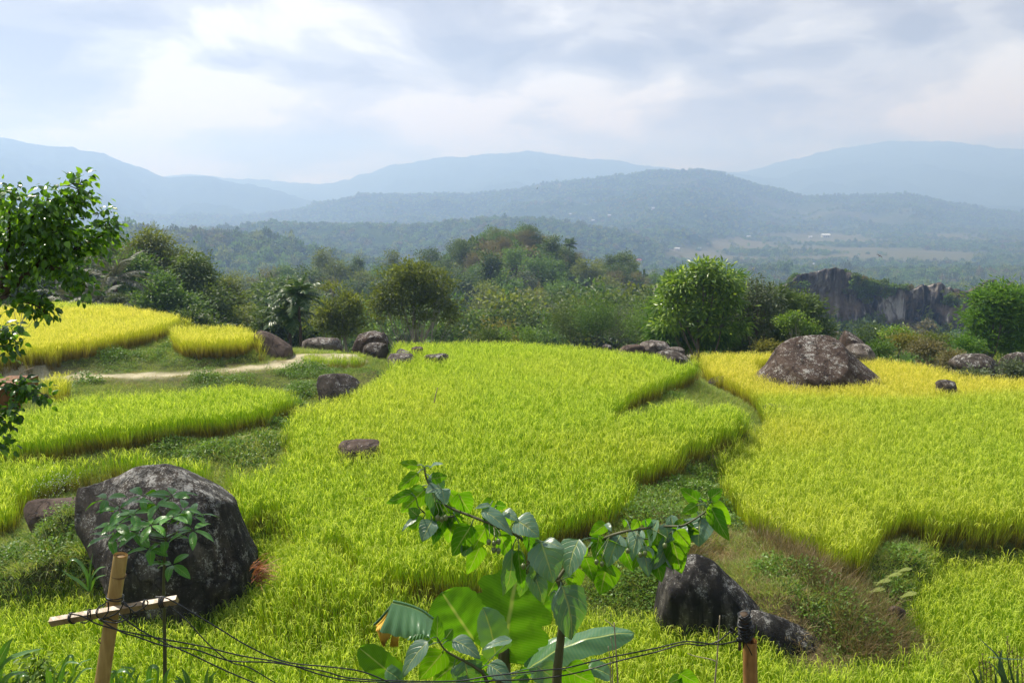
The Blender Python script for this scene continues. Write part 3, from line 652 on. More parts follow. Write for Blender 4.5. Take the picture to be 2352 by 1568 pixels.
def ripeness(k, x, y):
    n = fbm(x / 5, y / 5, 8, 3)
    if k == 'gold': return np.clip(.92 + .25 * n - .7 * sm(y, 38.5, 40.5) * sm(-x, 18.5, 20), 0, 1)
    if k == 'gold2': return np.clip(.85 + .25 * n, 0, 1)
    if k == 'strip': return np.clip(.7 + .3 * n, 0, 1)
    if k == 'right':
        edge_ = 29.3 + .8 * n + .12 * np.abs(x - 14)
        q = .16 + .72 * sm(y, edge_ - .5, edge_ + 1.0)
        xb, yb = on_level(1810, 970, 0); q = q + .5 * np.exp(-((x - xb) / 2.6) ** 2 - ((y - yb) / 2.2) ** 2)
        q = q + .12 * sm(y, 26, 29.5); return np.clip(q + .18 * n + .12 * sm(18.8 - y, -.6, .4), 0, 1)
    if k == 'main': return np.clip(.08 + .30 * fbm(x / 3.5, y / 3.5, 88, 4), 0, 1)
    if k == 'low': return np.clip(.22 + .3 * n, 0, 1)
    if k == 'left': return np.clip(.03 + .12 * n, 0, 1)
    return np.clip(.0 + .15 * n, 0, 1)
for i, k in enumerate(TERR):
    r = np.random.default_rng(100 + i); x, y = jitter_grid(RICE[k], .165, r)
    for fx, fy, rx, ry in ROCK_FOOT:
        kk = ((x - fx) / rx) ** 2 + ((y - fy) / ry) ** 2 > 1; x, y = x[kk], y[kk]
    z = H(x, y) - .03; n = len(x)
    hs = (1 + .07 * fbm(x / 2.2, y / 2.2, 2, 3) + .03 * fbm(x / .7, y / .7, 12, 2)) * r.uniform(.92, 1.08, n)
    if k == 'nook': hs *= .55
    if k == 'left':
        xc, yc = on_level(600, 895, .8); young = np.exp(-((x - xc) / 2.6) ** 2 - ((y - yc) / 1.8) ** 2); hs *= 1 - .12 * young
    lean = r.normal(0, .07, (n, 2)) + np.c_[.22 * fbm(x / 3, y / 3, 51, 3), .22 * fbm(x / 3, y / 3, 53, 3)]
    # plants on the rim bow outward over the bank
    pid = r.integers(0, 6, n)
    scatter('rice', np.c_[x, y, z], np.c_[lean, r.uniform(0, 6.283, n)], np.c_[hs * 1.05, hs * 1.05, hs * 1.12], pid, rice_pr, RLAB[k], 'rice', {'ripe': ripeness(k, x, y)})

# ---- weeds, herbs and dry grass on banks, path and slopes
def grass_tuft(seed, n=34, h=.26, w=.009, spread=.16, tip=.25, droop=(.5, 1.8)):
    r = np.random.default_rng(seed); mb = MB(); a = r.uniform(0, 6.283, n); rad = spread * np.sqrt(r.uniform(0, 1, n))
    P = np.c_[np.cos(a) * rad, np.sin(a) * rad, np.zeros(n)]; d = np.c_[np.cos(a) * .5, np.sin(a) * .5, np.ones(n)] + r.normal(0, .25, (n, 3)); rn = r.uniform(0, 1, n); g = r.uniform(.2, .8); tp = (r.uniform(0, 1, n) < tip) * 1.
    ribbons(mb, P, d, r.uniform(.5, 1.2, n) * h, np.full(n, w), r.uniform(*droop, n), 3, None, r, lambda t_, q: np.c_[rn, np.full(n, g), tp])
    return mb
def herb_clump(seed, n=70, R_=.22, h=.18, L=.05):
    r = np.random.default_rng(seed); mb = MB(); d = rvec(n, r); d[:, 2] = np.abs(d[:, 2]); rr = r.uniform(.55, 1.05, n)[:, None]
    P = d * rr * np.array([R_, R_, h]); ax = nrm(d * np.array([1, 1, .3]) + r.normal(0, .5, (n, 3))); nn = nrm(d + np.array([0, 0, .8]) + r.normal(0, .4, (n, 3)))
    leaf_quads(mb, P, ax, nn, r.uniform(.7, 1.3, n) * L, r.uniform(.5, .8, n) * L, np.c_[r.uniform(0, 1, n), np.full(n, r.uniform(0, 1)), (r.uniform(0, 1, n) < .12) * 1.])
    return mb
pr_grass = [proto('grass', grass_tuft(40 + s), M['weeds']) for s in range(4)]
pr_herb = [proto('herb', herb_clump(50 + s), M['herb']) for s in range(4)]
pr_straw = [proto('straw', grass_tuft(60 + s, 40, .30, .007, .2, .3, (.8, 2.6)), M['straw']) for s in range(4)]
pr_seed = [proto('seed_weed', grass_tuft(70 + s, 40, .62, .008, .16, .5, (.1, .7)), M['dryweed']) for s in range(3)]
def zone(cond, s, r, y0=9.5, y1=46):
    X_, Y_ = np.meshgrid(np.arange(-32, 34, s), np.arange(y0, y1, s)); X_ = (X_ + r.uniform(-.5, .5, X_.shape) * s).ravel(); Y_ = (Y_ + r.uniform(-.5, .5, Y_.shape) * s).ravel()
    k = np.abs(X_) < Y_ * .74 + 2; X_, Y_ = X_[k], Y_[k]
    ix = np.clip(((X_ - GX0) / GS + .5).astype(int), 0, len(gx) - 1); iy = np.clip(((Y_ - GY0) / GS + .5).astype(int), 0, len(gy) - 1)
    k = ~inrice[iy, ix] | (r.uniform(0, 1, len(X_)) < .25 * (Y_ > 26)); X_, Y_, ix, iy = X_[k], Y_[k], ix[k], iy[k]; k = cond(X_, Y_, dirt[iy, ix], dryg[iy, ix]); return X_[k], Y_[k]
def near_any(x, y, lst):
    m_ = np.zeros(len(x))
    for u, v, z, rad in lst:
        a, b = on_level(u, v, z); m_ = np.maximum(m_, 1 - np.hypot(x - a, y - b) / rad)
    return np.clip(m_, 0, 1)
LUSH = [(400, 1035, .1, 1.0), (480, 1045, .1, 1.2), (560, 1040, .1, 1.4), (620, 1020, .1, 1.2), (650, 985, .1, .9), (660, 945, .1, 1.0), (690, 905, .3, 1.2), (560, 1060, 0, 1.0), (200, 885, .5, .8), (260, 815, 1, .9), (340, 815, .9, 1), (400, 800, .9, .8), (450, 770, .9, .8), (700, 860, .4, 1.5), (640, 850, .5, 1), (560, 880, .4, .8), (480, 880, .4, .8), (1540, 925, -.2, .8), (1690, 1080, -.5, 1.1), (1700, 1130, -.7, .9), (1720, 1040, -.6, .8), (1480, 1330, -.6, 1.3), (1430, 1330, -.6, 1.0), (1500, 1150, -.2, 1.2), (1580, 1130, -.2, 1.2), (1640, 1160, -.3, 1.0), (1460, 1200, -.3, 1.0), (1540, 1210, -.3, 1.1), (1620, 1090, -.3, .8), (1660, 1200, -.4, .9), (1560, 985, -.1, .7), (1480, 1010, -.1, .6), (1860, 1360, -.6, .8), (1780, 1330, -.4, .7),
        (2100, 1290, -.9, 1.0), (2130, 1330, -1.2, .8), (2050, 1360, -1.1, .6), (200, 1260, .3, 1.3), (120, 1280, .0, 1.2), (40, 1290, -.1, 1.2), (280, 1240, .4, 1.1), (150, 1210, .5, 1.2), (2000, 1500, -1.2, 1.3), (1900, 1420, -.8, 1.1), (1950, 1400, -.8, 1)]
def mixc(r, a, b): return r.uniform(0, 1, a) < b
r = np.random.default_rng(5)
x, y = zone(lambda x, y, d, g: (y < 44) & (d < .5 + .4 * (vnoise(x * 3, y * 3, 1) - .5)) & ((g < .5) | (vnoise(x * 1.1, y * 1.1, 8) > .45)), .125, r)
n = len(x); dn = np.clip(1.2 - near_any(x, y, [(700, 830, .6, 5)]), .3, 1); sc = r.uniform(.55, 1.15, n) * (1 + .9 * near_any(x, y, LUSH) * r.uniform(0, 1, n)) * (.75 + .5 * vnoise(x / .9, y / .9, 3)) * (1 - .55 * sm(.62 - np.abs(y - 29.8) / 4, 0, .3) * (x < 0))
scatter('weeds', np.c_[x, y, H(x, y) - .02], np.c_[r.normal(0, .15, (n, 2)), r.uniform(0, 6.28, n)], sc, r.integers(0, 4, n), pr_grass, 'short green grass on the banks between the paddies', 'grass')
x, y = zone(lambda x, y, d, g: (y < 46) & (d < .3) & ((near_any(x, y, LUSH) * vnoise(x * 1.6, y * 1.6, 21) > r.uniform(.05, .5, len(x))) | (fbm(x / 1.5, y / 1.5, 44, 3) > .12)) & ((g < .5) | (near_any(x, y, LUSH) > .1) | (vnoise(x, y, 66) > .7)), .17, r)
n = len(x); lu = near_any(x, y, LUSH); sc = r.uniform(.6, 1.2, n) * (.7 + 1.0 * lu)
scatter('groundcover', np.c_[x, y, H(x, y) - .02 + lu * .22 * r.uniform(0, 1, n)], np.c_[r.normal(0, .2, (n, 2)), r.uniform(0, 6.28, n)], sc, r.integers(0, 4, n), pr_herb, 'leafy dark green ground cover on the banks', 'ground cover')
x, y = zone(lambda x, y, d, g: (y < 44) & ((g > .5) | (vnoise(x * .8, y * .8, 77) > .80) | ((d > .15) & (d < .7) & (vnoise(x * 2, y * 2, 5) > .6))), .15, r)
n = len(x); ixd = inside(DRY, x, y)
scatter('dry_grass', np.c_[x, y, H(x, y) - .03], np.c_[r.normal(0, .35, (n, 2)), r.uniform(0, 6.28, n)], r.uniform(.6, 1.25, n) * np.where(ixd, .95, .5), r.integers(0, 4, n), pr_straw, 'dry straw-coloured grass on the bank above the rock outcrop', 'dry grass')
TALL = [(1880, 1330, -.5, .8), (1840, 1290, -.5, .7), (1960, 1400, -.8, .9), (2010, 1480, -1.1, 1.0), (2060, 1540, -1.4, 1.0), (1780, 1240, -.4, .6), (1900, 1390, -.7, .7), (1990, 1540, -1.3, .7), (1560, 1270, -.3, .6)]
x, y = zone(lambda x, y, d, g: near_any(x, y, TALL) > r.uniform(0, .6, len(x)), .16, r)
n = len(x); scatter('seeding_weeds', np.c_[x, y, H(x, y) - .03], np.c_[r.normal(0, .2, (n, 2)), r.uniform(0, 6.28, n)], r.uniform(.7, 1.3, n), r.integers(0, 3, n), pr_seed, 'tall brownish weeds gone to seed at lower right', 'weeds')
# ------------------------------------------------------------------ trees
def grow(seed, H_, lobes, leafL=.16, leafW=.5, clumps=220, per=16, spread=.5, droop=0., trunk=.16, trunk_top=.75, fork=.35, shell=.75, limbs=True, upbias=.5, sparse=1., feather=False, lean=(0, 0), tipf=.25, twigs=0, trunk2=()):
    """returns (trunk MB, crown MB) in local metres. lobes: (x, y, z, rx, ry, rz) ellipsoids the foliage fills."""
    r = np.random.default_rng(seed); tm = MB(); cm = MB()
    lobes = np.array(lobes, float); vol = lobes[:, 3] * lobes[:, 4] + lobes[:, 3] * lobes[:, 5]; pr = vol / vol.sum()
    top = np.array([lean[0], lean[1], H_ * trunk_top]); base = np.array([0, 0, -.6])
    path = smooth_path([base, base * .3 + r.normal(0, .03 * H_, 3) * [1, 1, 0], top * .5 + r.normal(0, .03 * H_, 3) * [1, 1, 0], top], 4); path = np.array(path)
    tube(tm, path, np.linspace(trunk, trunk * .28, len(path)), 7)
    for (bx, by, tx, ty, tz) in trunk2: tube(tm, smooth_path([(bx, by, -.6), ((bx + tx) / 2 + .2, (by + ty) / 2, tz * .5), (tx, ty, tz)], 5), np.linspace(trunk * .8, trunk * .25, 11), 6)
    for lx, ly, lz, rx, ry, rz in lobes if limbs else []:
        k = int(np.clip((fork + .5 * r.uniform()) * len(path), 1, len(path) - 2)); k = min(k, int(np.argmin(np.abs(path[:, 2] - max(lz - rz * .9, H_ * .1)))) + 1); s = path[min(k, len(path) - 1)]; e = np.array([lx, ly, lz + rz * .3])
        mid_ = (s + e) / 2 + np.array([0, 0, -.08 * np.linalg.norm(e - s)]) + r.normal(0, .06, 3) * np.linalg.norm(e - s)
        lp = np.array(smooth_path([s, mid_, e], 5)); tube(tm, lp, np.linspace(trunk * .5, trunk * .1, len(lp)), 5, cap=False)
        for q in range(4 + twigs):
            a = lp[r.integers(3, len(lp))]; b = np.array([lx, ly, lz]) + rvec(1, r)[0] * np.array([rx, ry, rz]) * .85
            tube(tm, smooth_path([a, (a + b) / 2 + r.normal(0, .08, 3) * rx, b], 3), np.linspace(trunk * .14, trunk * .04, 7), 4, cap=False)
    idx = r.choice(len(lobes), clumps, p=pr); d = rvec(clumps, r); d[:, 2] = d[:, 2] * .9 + .12; rad = shell + (1.02 - shell) * r.uniform(0, 1, clumps) ** .6
    inner = r.uniform(0, 1, clumps) < .18; rad[inner] *= r.uniform(.2, .8, inner.sum())
    C = lobes[idx, :3] + d * rad[:, None] * lobes[idx, 3:]
    keep = (r.uniform(0, 1, clumps) < sparse) & (vnoise(C[:, 0] * 1.1 + 3, C[:, 2] * 1.1 + C[:, 1] * .7, seed + 9) > .27); C, d, idx = C[keep], d[keep], idx[keep]; n = len(C)
    cs = r.uniform(.7, 1.3, n); g = np.clip(r.uniform(0, 1, n) * .6 + .35 * vnoise(C[:, 0] * .7, C[:, 2] * .7, seed), 0, 1)
    P = np.repeat(C, per, 0); D = np.repeat(d, per, 0); S = np.repeat(cs, per)[:, None]; N = len(P)
    off = r.normal(0, 1, (N, 3)) * spread * S * np.array([1, 1, .55]); P = P + off; on = nrm(off * [1, 1, 1.6] + 1e-6)
    if feather:
        ax = nrm(D * .5 + r.normal(0, .35, (N, 3)) + np.array([0, 0, -.9 * droop + .5 * (1 - droop)])); nn = nrm(D * .4 + on * .8 + r.normal(0, .45, (N, 3)))
    else:
        ax = nrm(nrm(off + 1e-6) * .8 + D * .5 + r.normal(0, .45, (N, 3)) + np.array([0, 0, -droop])); nn = nrm(np.array([0, 0, upbias]) + on * .9 + D * .3 + r.normal(0, .35, (N, 3)))
    outer = np.clip((off * D).sum(1) / spread + .2, 0, 1)
    leaf_quads(cm, P, ax, nn, leafL * r.uniform(.7, 1.3, N), leafL * leafW * r.uniform(.8, 1.2, N), np.c_[r.uniform(0, 1, N), np.repeat(g, per), (r.uniform(0, 1, N) < tipf) * outer])
    return tm, cm
def auto_lobes(seed, H_, W, z0=.35, k=8, flat=1.0, shape='round'):
    r = np.random.default_rng(seed); L = []
    for i in range(k):
        a = i * 2.4 + r.uniform(-.4, .4); f = (i + .5) / k; z = H_ * (z0 + (1 - z0) * f * .92)
        if shape == 'round': wr = W * .5 * math.sqrt(max(.05, 1 - (2 * f - .9) ** 2 * .85))
        elif shape == 'cone': wr = W * .5 * (1 - f * .85)
        elif shape == 'umbrella': wr = W * .5 * (.35 + .75 * f) if f < .8 else W * .3
        else: wr = W * .4
        rr = W * r.uniform(.20, .30); L.append((math.cos(a) * max(0, wr - rr * .7), math.sin(a) * max(0, wr - rr * .7), z, rr, rr, rr * .8 * flat))
    return L
def put_tree(name, label, tm, cm, mat, bmat, loc, group=None, rz=0, cat='tree', sc=1):
    t_ = thing(name, label, cat, loc, group, rz); t_.scale = (sc, sc, sc)
    tm.obj('trunk', bmat, t_); cm.obj('crown', mat, t_, smooth=False); return t_
def base_at(u, D): # ground under a sight line
    x = (u - CX) / F * D / cp * .985
    return Vector((x, D, float(H(x, D)) - .05))
def mpp(D): return D / F / 1.0        # metres per reference pixel at distance D (roughly)
def tree_between(name, label, u, vtop, D, kw, mat, bmat, Wpx, seed, shape='round', k=9, z0=.35, group=None, cat='tree', pale=False):
    """a tree whose top shows at height vtop and whose crown is Wpx wide"""
    b = base_at(u, D); Ht = at(u, vtop, D).z - b.z; W = Wpx * mpp(D); lob = kw.pop('lobes', None) or auto_lobes(seed, Ht * .95, W, z0, k, kw.pop('flat', 1.0), shape)
    tm, cm = grow(seed, Ht, lob, **kw); return put_tree(name, label, tm, cm, M[mat], M[bmat], b, group, 0, cat)
def lobes_px(u0, D, b, lst):
    """crown lobes from where they show: (u, v, ru, rv[, depth offset])"""
    o = []
    for q in lst:
        p = at(q[0], q[1], D); m_ = mpp(D) * 1.02; dy = q[4] if len(q) > 4 else 0
        o.append((p.x - b.x, dy, p.z - b.z, q[2] * m_, (q[2] + q[3]) * .5 * m_, q[3] * m_))
    return o
def tree_px(name, label, u, D, lst, mat, bmat, seed, cat='tree', group=None, **kw):
    b = base_at(u, D); lob = lobes_px(u, D, b, lst); Ht = max(l[2] + l[5] for l in lob); tm, cm = grow(seed, Ht, lob, **kw)
    return put_tree(name, label, tm, cm, M[mat], M[bmat], b, group, 0, cat)

# --- trees one can tell apart behind the fields
tree_px('broadleaf_tree', 'bright broad-leaved tree with long glossy leaves, in front of dark feathery trees', 1622, 46,
        [(1545, 700, 30, 26), (1580, 655, 36, 32), (1640, 640, 40, 32), (1600, 715, 38, 28), (1668, 690, 34, 34), (1612, 618, 30, 18), (1690, 745, 28, 20), (1535, 745, 26, 16), (1640, 755, 34, 18), (1530, 660, 16, 12), (1680, 650, 18, 14)],
        'bright', 'bark', 1, leafL=.36, leafW=.36, clumps=420, per=14, spread=.26, droop=.45, trunk=.16, shell=.8, upbias=.7)
tree_px('feathery_tree', 'dark drooping feathery tree left of and behind the bright broad-leaved tree', 1560, 50,
        [(1545, 770, 46, 34), (1550, 700, 34, 45), (1530, 765, 32, 32), (1600, 765, 45, 34), (1640, 770, 40, 30), (1560, 655, 26, 30), (1610, 640, 36, 24), (1560, 730, 60, 50)],
        'feather', 'bark', 2, leafL=.55, leafW=.13, clumps=1000, per=16, spread=.30, droop=.6, feather=True, trunk=.14, trunk2=[(1.2, .4, 1.6, .2, 5), (2.0, -.3, 2.3, 0, 5)])
tree_px('feathery_tree', 'tall feathery tree whose green top rises right of the bright broad-leaved crown', 1672, 52,
        [(1672, 640, 24, 24), (1660, 680, 34, 34), (1690, 700, 30, 36), (1665, 750, 36, 34)], 'feather', 'bark', 3, leafL=.5, leafW=.13, clumps=480, per=16, spread=.28, droop=.5, feather=True, trunk=.12)
tree_px('slender_tree', 'slender pale-flecked tree with thin crown between the bright tree and dome rock', 1735, 47,
        [(1735, 655, 26, 22), (1720, 690, 32, 22), (1755, 690, 36, 28), (1775, 715, 24, 20), (1710, 730, 22, 18), (1745, 740, 24, 30), (1735, 775, 20, 26)],
        'grey', 'bark', 4, leafL=.26, leafW=.36, clumps=360, per=8, spread=.22, droop=.5, trunk=.10, upbias=.6, sparse=.9)
tree_px('feathery_tree', 'dark drooping tree standing behind the slender pale-flecked tree', 1780, 52,
        [(1780, 690, 26, 28), (1790, 735, 32, 36), (1770, 775, 38, 30), (1725, 770, 34, 32), (1800, 700, 22, 24), (1690, 790, 30, 20)], 'dark', 'bark', 5, leafL=.5, leafW=.13, clumps=620, per=16, spread=.3, droop=.6, feather=True, trunk=.12)
tree_px('light_green_bush', 'light green small tree with several spreading stems just left of the dome rock', 1828, 44,
        [(1805, 738, 22, 12), (1845, 745, 26, 12), (1825, 728, 18, 10), (1860, 762, 16, 10), (1815, 760, 14, 8)], 'bright', 'pale_bark', 6, cat='small tree', leafL=.14, leafW=.5, clumps=190, per=12, spread=.14, trunk=.06, upbias=.8, twigs=2)
tree_px('mid_tree', 'mid green rounded tree between the slender tree and the limestone cliff', 1845, 60,
        [(1840, 715, 34, 30), (1868, 740, 28, 30), (1820, 740, 30, 30), (1880, 775, 24, 26), (1850, 700, 22, 16)], 'dark', 'bark', 7, leafL=.3, leafW=.4, clumps=200, per=40, spread=.46, droop=.3, trunk=.12)
tree_px('mid_tree', 'green tree with open crown at the right edge in front of the cliff end', 2290, 52,
        [(2268, 686, 24, 20), (2306, 668, 24, 16), (2340, 700, 26, 28), (2250, 725, 18, 20), (2300, 725, 30, 22), (2345, 760, 26, 24), (2262, 775, 26, 20), (2320, 785, 30, 22), (2240, 800, 20, 16)],
        'feather', 'bark', 8, leafL=.36, leafW=.24, clumps=420, per=34, spread=.40, droop=.35, feather=True, trunk=.13, trunk2=[(1, .2, 1.8, 0, 5), (-.4, .3, -1, 0, 4)])
tree_px('mid_tree', 'green tree cut off by the right edge behind the open-crowned tree', 2375, 56, [(2375, 690, 32, 36), (2380, 750, 40, 40), (2350, 800, 30, 22)], 'feather', 'bark', 9, leafL=.36, leafW=.24, clumps=220, per=34, spread=.40, droop=.3, feather=True)
tree_px('round_tree', 'small dark round tree standing against the foot of the cliff behind the pointed rock', 2000, 75, [(2000, 770, 26, 26), (1988, 790, 20, 18), (2014, 790, 20, 20)], 'dark', 'bark', 10, leafL=.22, leafW=.5, clumps=220, per=14, spread=.3)
tree_px('airy_tree', 'large airy tree with visible pale limbs left of the picture centre', 950, 58,
        [(950, 630, 40, 26), (900, 650, 34, 30), (1000, 655, 34, 32), (880, 690, 26, 26), (1020, 700, 24, 26), (950, 670, 48, 34), (915, 715, 26, 18), (985, 705, 34, 26), (865, 735, 12, 18), (1035, 735, 14, 18), (965, 740, 24, 14)],
        'olive', 'pale_bark', 11, leafL=.30, leafW=.36, clumps=260, per=46, spread=.38, droop=.35, feather=True, trunk=.17, fork=.08, twigs=5, sparse=.85)
tree_px('airy_tree', 'smaller olive tree with forked pale stems between the palms and the large airy tree', 780, 56,
        [(765, 672, 20, 16), (795, 700, 26, 26), (760, 715, 26, 24), (735, 735, 18, 18), (810, 740, 20, 24), (775, 750, 24, 20)], 'olive', 'pale_bark', 12, leafL=.30, leafW=.36, clumps=150, per=44, spread=.34, droop=.35, feather=True, trunk=.13, fork=.05, twigs=4)
# left wood
LW = [(545, 735, 66, [(545, 735, 34, 30), (575, 760, 26, 22), (520, 760, 24, 24)], 'olive', 'low rounded tree at the right end of the left wood beside the golden rice'),
      (490, 700, 62, [(490, 690, 30, 26), (500, 735, 32, 30), (470, 745, 26, 26)], 'dark', 'dark green tree third from the right end of the left wood'),
      (530, 690, 78, [(518, 665, 16, 20), (530, 700, 20, 24)], 'olive', 'narrow olive tree rising behind the right end of the left wood'),
      (430, 640, 64, [(440, 610, 28, 24), (455, 640, 30, 28), (420, 660, 34, 30), (465, 680, 26, 26)], 'dark', 'dense dark tree on the right shoulder of the left wood'),
      (360, 600, 66, [(345, 555, 30, 20), (375, 575, 24, 20), (330, 590, 30, 26), (360, 620, 36, 30), (400, 600, 30, 26)], 'olive', 'tallest domed tree of the left wood'),
      (300, 640, 62, [(300, 620, 34, 30), (285, 660, 30, 30), (330, 650, 30, 28)], 'mid', 'mid green tree below the tallest dome of the left wood'),
      (380, 680, 58, [(370, 670, 36, 30), (400, 700, 34, 30), (345, 700, 30, 26), (430, 720, 28, 26)], 'mid', 'broad mid green tree in the left wood just right of the dusty palms'),
      (255, 600, 70, [(250, 575, 24, 26), (235, 610, 28, 28), (265, 640, 26, 28)], 'olive', 'olive tree half hidden by the leafy branch at left'),
      (180, 650, 64, [(180, 620, 34, 30), (150, 650, 36, 34), (210, 655, 30, 34), (120, 690, 36, 26)], 'dark', 'dark tree behind the branch left of the dusty palms'),
      (60, 640, 64, [(60, 620, 40, 34), (30, 660, 40, 34), (90, 670, 36, 28), (-20, 640, 40, 40)], 'dark', 'dark tree behind the leafy branch at the left edge'),
      (440, 740, 54, [(430, 740, 22, 18), (455, 760, 20, 12), (480, 765, 22, 14)], 'dark', 'small dark bush tree at the foot of the left wood'),
      (640, 740, 60, [(600, 770, 24, 22), (635, 735, 26, 24), (700, 775, 34, 18), (650, 775, 30, 16)], 'dark', 'dark shrubby tree behind the palms with tall trunks')]
for i, (u, v, D, lst, mt, lab) in enumerate(LW):
    tree_px('wood_tree', lab, u, D, lst, mt, 'bark', 30 + i, leafL=.27, leafW=.5, clumps=int(40 * len(lst) + 60), per=44, spread=.46, droop=.2, trunk=.15, shell=.8)
tree_px('small_bush', 'small pale-leaved bush at the edge of the golden rice below the dusty palms', 272, 44, [(272, 687, 17, 10), (262, 692, 12, 7)], 'grey', 'bark', 60, cat='bush', leafL=.16, leafW=.5, clumps=60, per=12, spread=.12, trunk=.03)

# front shrubs along the brow of the middle field
for i, (u, v, D, ru, rv, mt, lab) in enumerate([(1140, 768, 50, 26, 12, 'dark', 'low dark shrub on the brow left of the picture centre'), (1185, 765, 49, 28, 14, 'mid', 'low green shrub on the brow at the picture centre'), (1245, 772, 50, 30, 10, 'mid', 'low rounded shrub on the brow right of the picture centre'),
        (1310, 735, 66, 34, 46, 'dark', 'tall dark tree right of centre behind the brow'), (1370, 725, 64, 40, 44, 'mid', 'broad mid green tree right of centre with rounded top'), (1430, 745, 66, 28, 40, 'grey', 'pale grey-green tree left of the feathery trees'),
        (1470, 740, 62, 26, 42, 'mid', 'upright tree with pale stem left of the feathery trees'), (1090, 770, 60, 30, 16, 'dark', 'dark low tree right of the large airy tree'), (845, 765, 60, 20, 16, 'dark', 'dark low bush behind the brown rock pile'), (1030, 772, 58, 26, 12, 'dark', 'dark low shrub under the large airy tree'),
        (2080, 785, 46, 36, 13, 'yellowish', 'yellow-green shrub on the field edge in front of the cliff'), (2130, 800, 44, 28, 16, 'brown', 'rusty brown shrub on the field edge in front of the cliff'), (2060, 768, 50, 26, 16, 'bright', 'bright green shrub behind the rocks in front of the cliff'),
        (2150, 780, 50, 24, 14, 'olive', 'olive umbrella-shaped shrub against the cliff foot'), (2220, 790, 46, 22, 14, 'feather', 'green shrub left of the right-hand open tree'), (2025, 800, 43, 24, 10, 'mid', 'dark low shrub right of the rock with pale top'), (1765, 795, 43, 26, 8, 'yellowish', 'low light green shrub left of the dome rock'),
        (2185, 822, 40, 20, 10, 'brown', 'brownish bush left of the flat dark boulder'), (2325, 848, 34, 22, 12, 'grey', 'pale twiggy bush in front of the boulders at the right edge'), (2240, 868, 33, 16, 12, 'grey', 'small thin bush left of the pale twiggy bush')]):
    tree_px('shrub' if rv < 30 else 'hillside_tree', lab, u, D, [(u, v, ru, rv), (u - ru * .5, v + rv * .3, ru * .6, rv * .7), (u + ru * .5, v + rv * .35, ru * .6, rv * .7)], mt, 'bark', 80 + i, cat='shrub' if rv < 30 else 'tree',
            leafL=.15, leafW=.45, clumps=int(25 + ru * rv * (.08 if rv < 30 else .09)), per=34, spread=.24 if rv < 30 else .48, trunk=.05, limbs=rv > 15)
# --- palms
def palm(name, label, u, vtop, D, Lf, seed, mat, n=16, trunk_r=.13, sag=1.0, cat='palm', heads=None, leaflet=.45, cw=.05):
    b = base_at(u, D); r = np.random.default_rng(seed); t_ = thing(name, label, cat, b)
    for hi, (uu_, vv_) in enumerate(heads or [(u, vtop)]):
        top = at(uu_, vv_, D + hi * .8); tp = np.array(top) - np.array(b); tm = MB(); tube(tm, smooth_path([(tp[0] * .9, tp[1], -.5), (tp[0] * .95 + .05, tp[1], tp[2] * .5), tp], 6), np.linspace(trunk_r, trunk_r * .7, 13), 8); tm.obj('trunk', M['dark_bark'], t_)
        cm = MB()
        for i in range(n):
            a = i * 2.4 + r.uniform(-.3, .3); el = 1.25 - 1.55 * (i / n) + r.uniform(-.1, .1); L = Lf * r.uniform(.85, 1.1); d = np.array([math.cos(a) * math.cos(el), math.sin(a) * math.cos(el), math.sin(el)]); p = tp.copy(); rows = []; dd = d.copy()
            for k in range(12): rows.append(p.copy()); p = p + dd * L / 12; dd = nrm(dd + np.array([0, 0, -.16 * sag * (k / 12 + .3)]))
            rows = np.array(rows); tube(cm, rows, np.linspace(.035, .008, 12), 4, C=np.array([.5, .5, .5]), cap=False)
            k_ = 46; s_ = np.linspace(.12, .99, k_); P = np.stack([np.interp(s_ * 11, np.arange(12), rows[:, c]) for c in range(3)], 1); T_ = nrm(np.gradient(P, axis=0)); S_ = nrm(np.cross(T_, [0, 0, 1.0])); U_ = np.cross(S_, T_)
            for sgn in (-1, 1):
                ax = nrm(S_ * sgn + T_ * .55 + np.array([0, 0, -.45]) + r.normal(0, .12, (k_, 3))); ll = leaflet * np.sin(np.clip(s_ * 1.05, 0, 1) * math.pi * .85 + .35) * r.uniform(.85, 1.1, k_) + .05
                leaf_quads(cm, P, ax, U_ + r.normal(0, .2, (k_, 3)), ll, cw, np.c_[r.uniform(0, 1, k_), np.full(k_, r.uniform(0, 1)), (r.uniform(0, 1, k_) < .2) * 1.], .1)
        cm.obj('crown', M[mat], t_, smooth=False)
    return t_
palm('palm_tree', 'clump of two tall feather palms with dark trunks beside the bend of the track', 676, 690, 46, 2.0, 1, 'palm', 24, .11, 1.0, heads=[(684, 680), (660, 722)], leaflet=.5, cw=.075)
palm('palm_tree', 'dusty sugar palm with arching grey-green fronds in the left wood', 262, 640, 52, 3.0, 3, 'grey_palm', 18, .2, 1.0, leaflet=.55, cw=.06)
palm('palm_tree', 'lower dusty palm with drooping fronds left of the larger dusty palm', 165, 690, 50, 2.5, 4, 'grey_palm', 15, .2, 1.1, leaflet=.5, cw=.06)
palm('palm_tree', 'low dusty palm fronds just behind the golden rice', 225, 690, 48, 2.2, 5, 'grey_palm', 13, .15, 1.1, leaflet=.5, cw=.06)
palm('palm_tree', 'tiny palm crown on the right shoulder of the central wooded hill', 1308, 562, 245, 3.4, 6, 'palm', 14, .3, .9, leaflet=1.2, cw=.2)

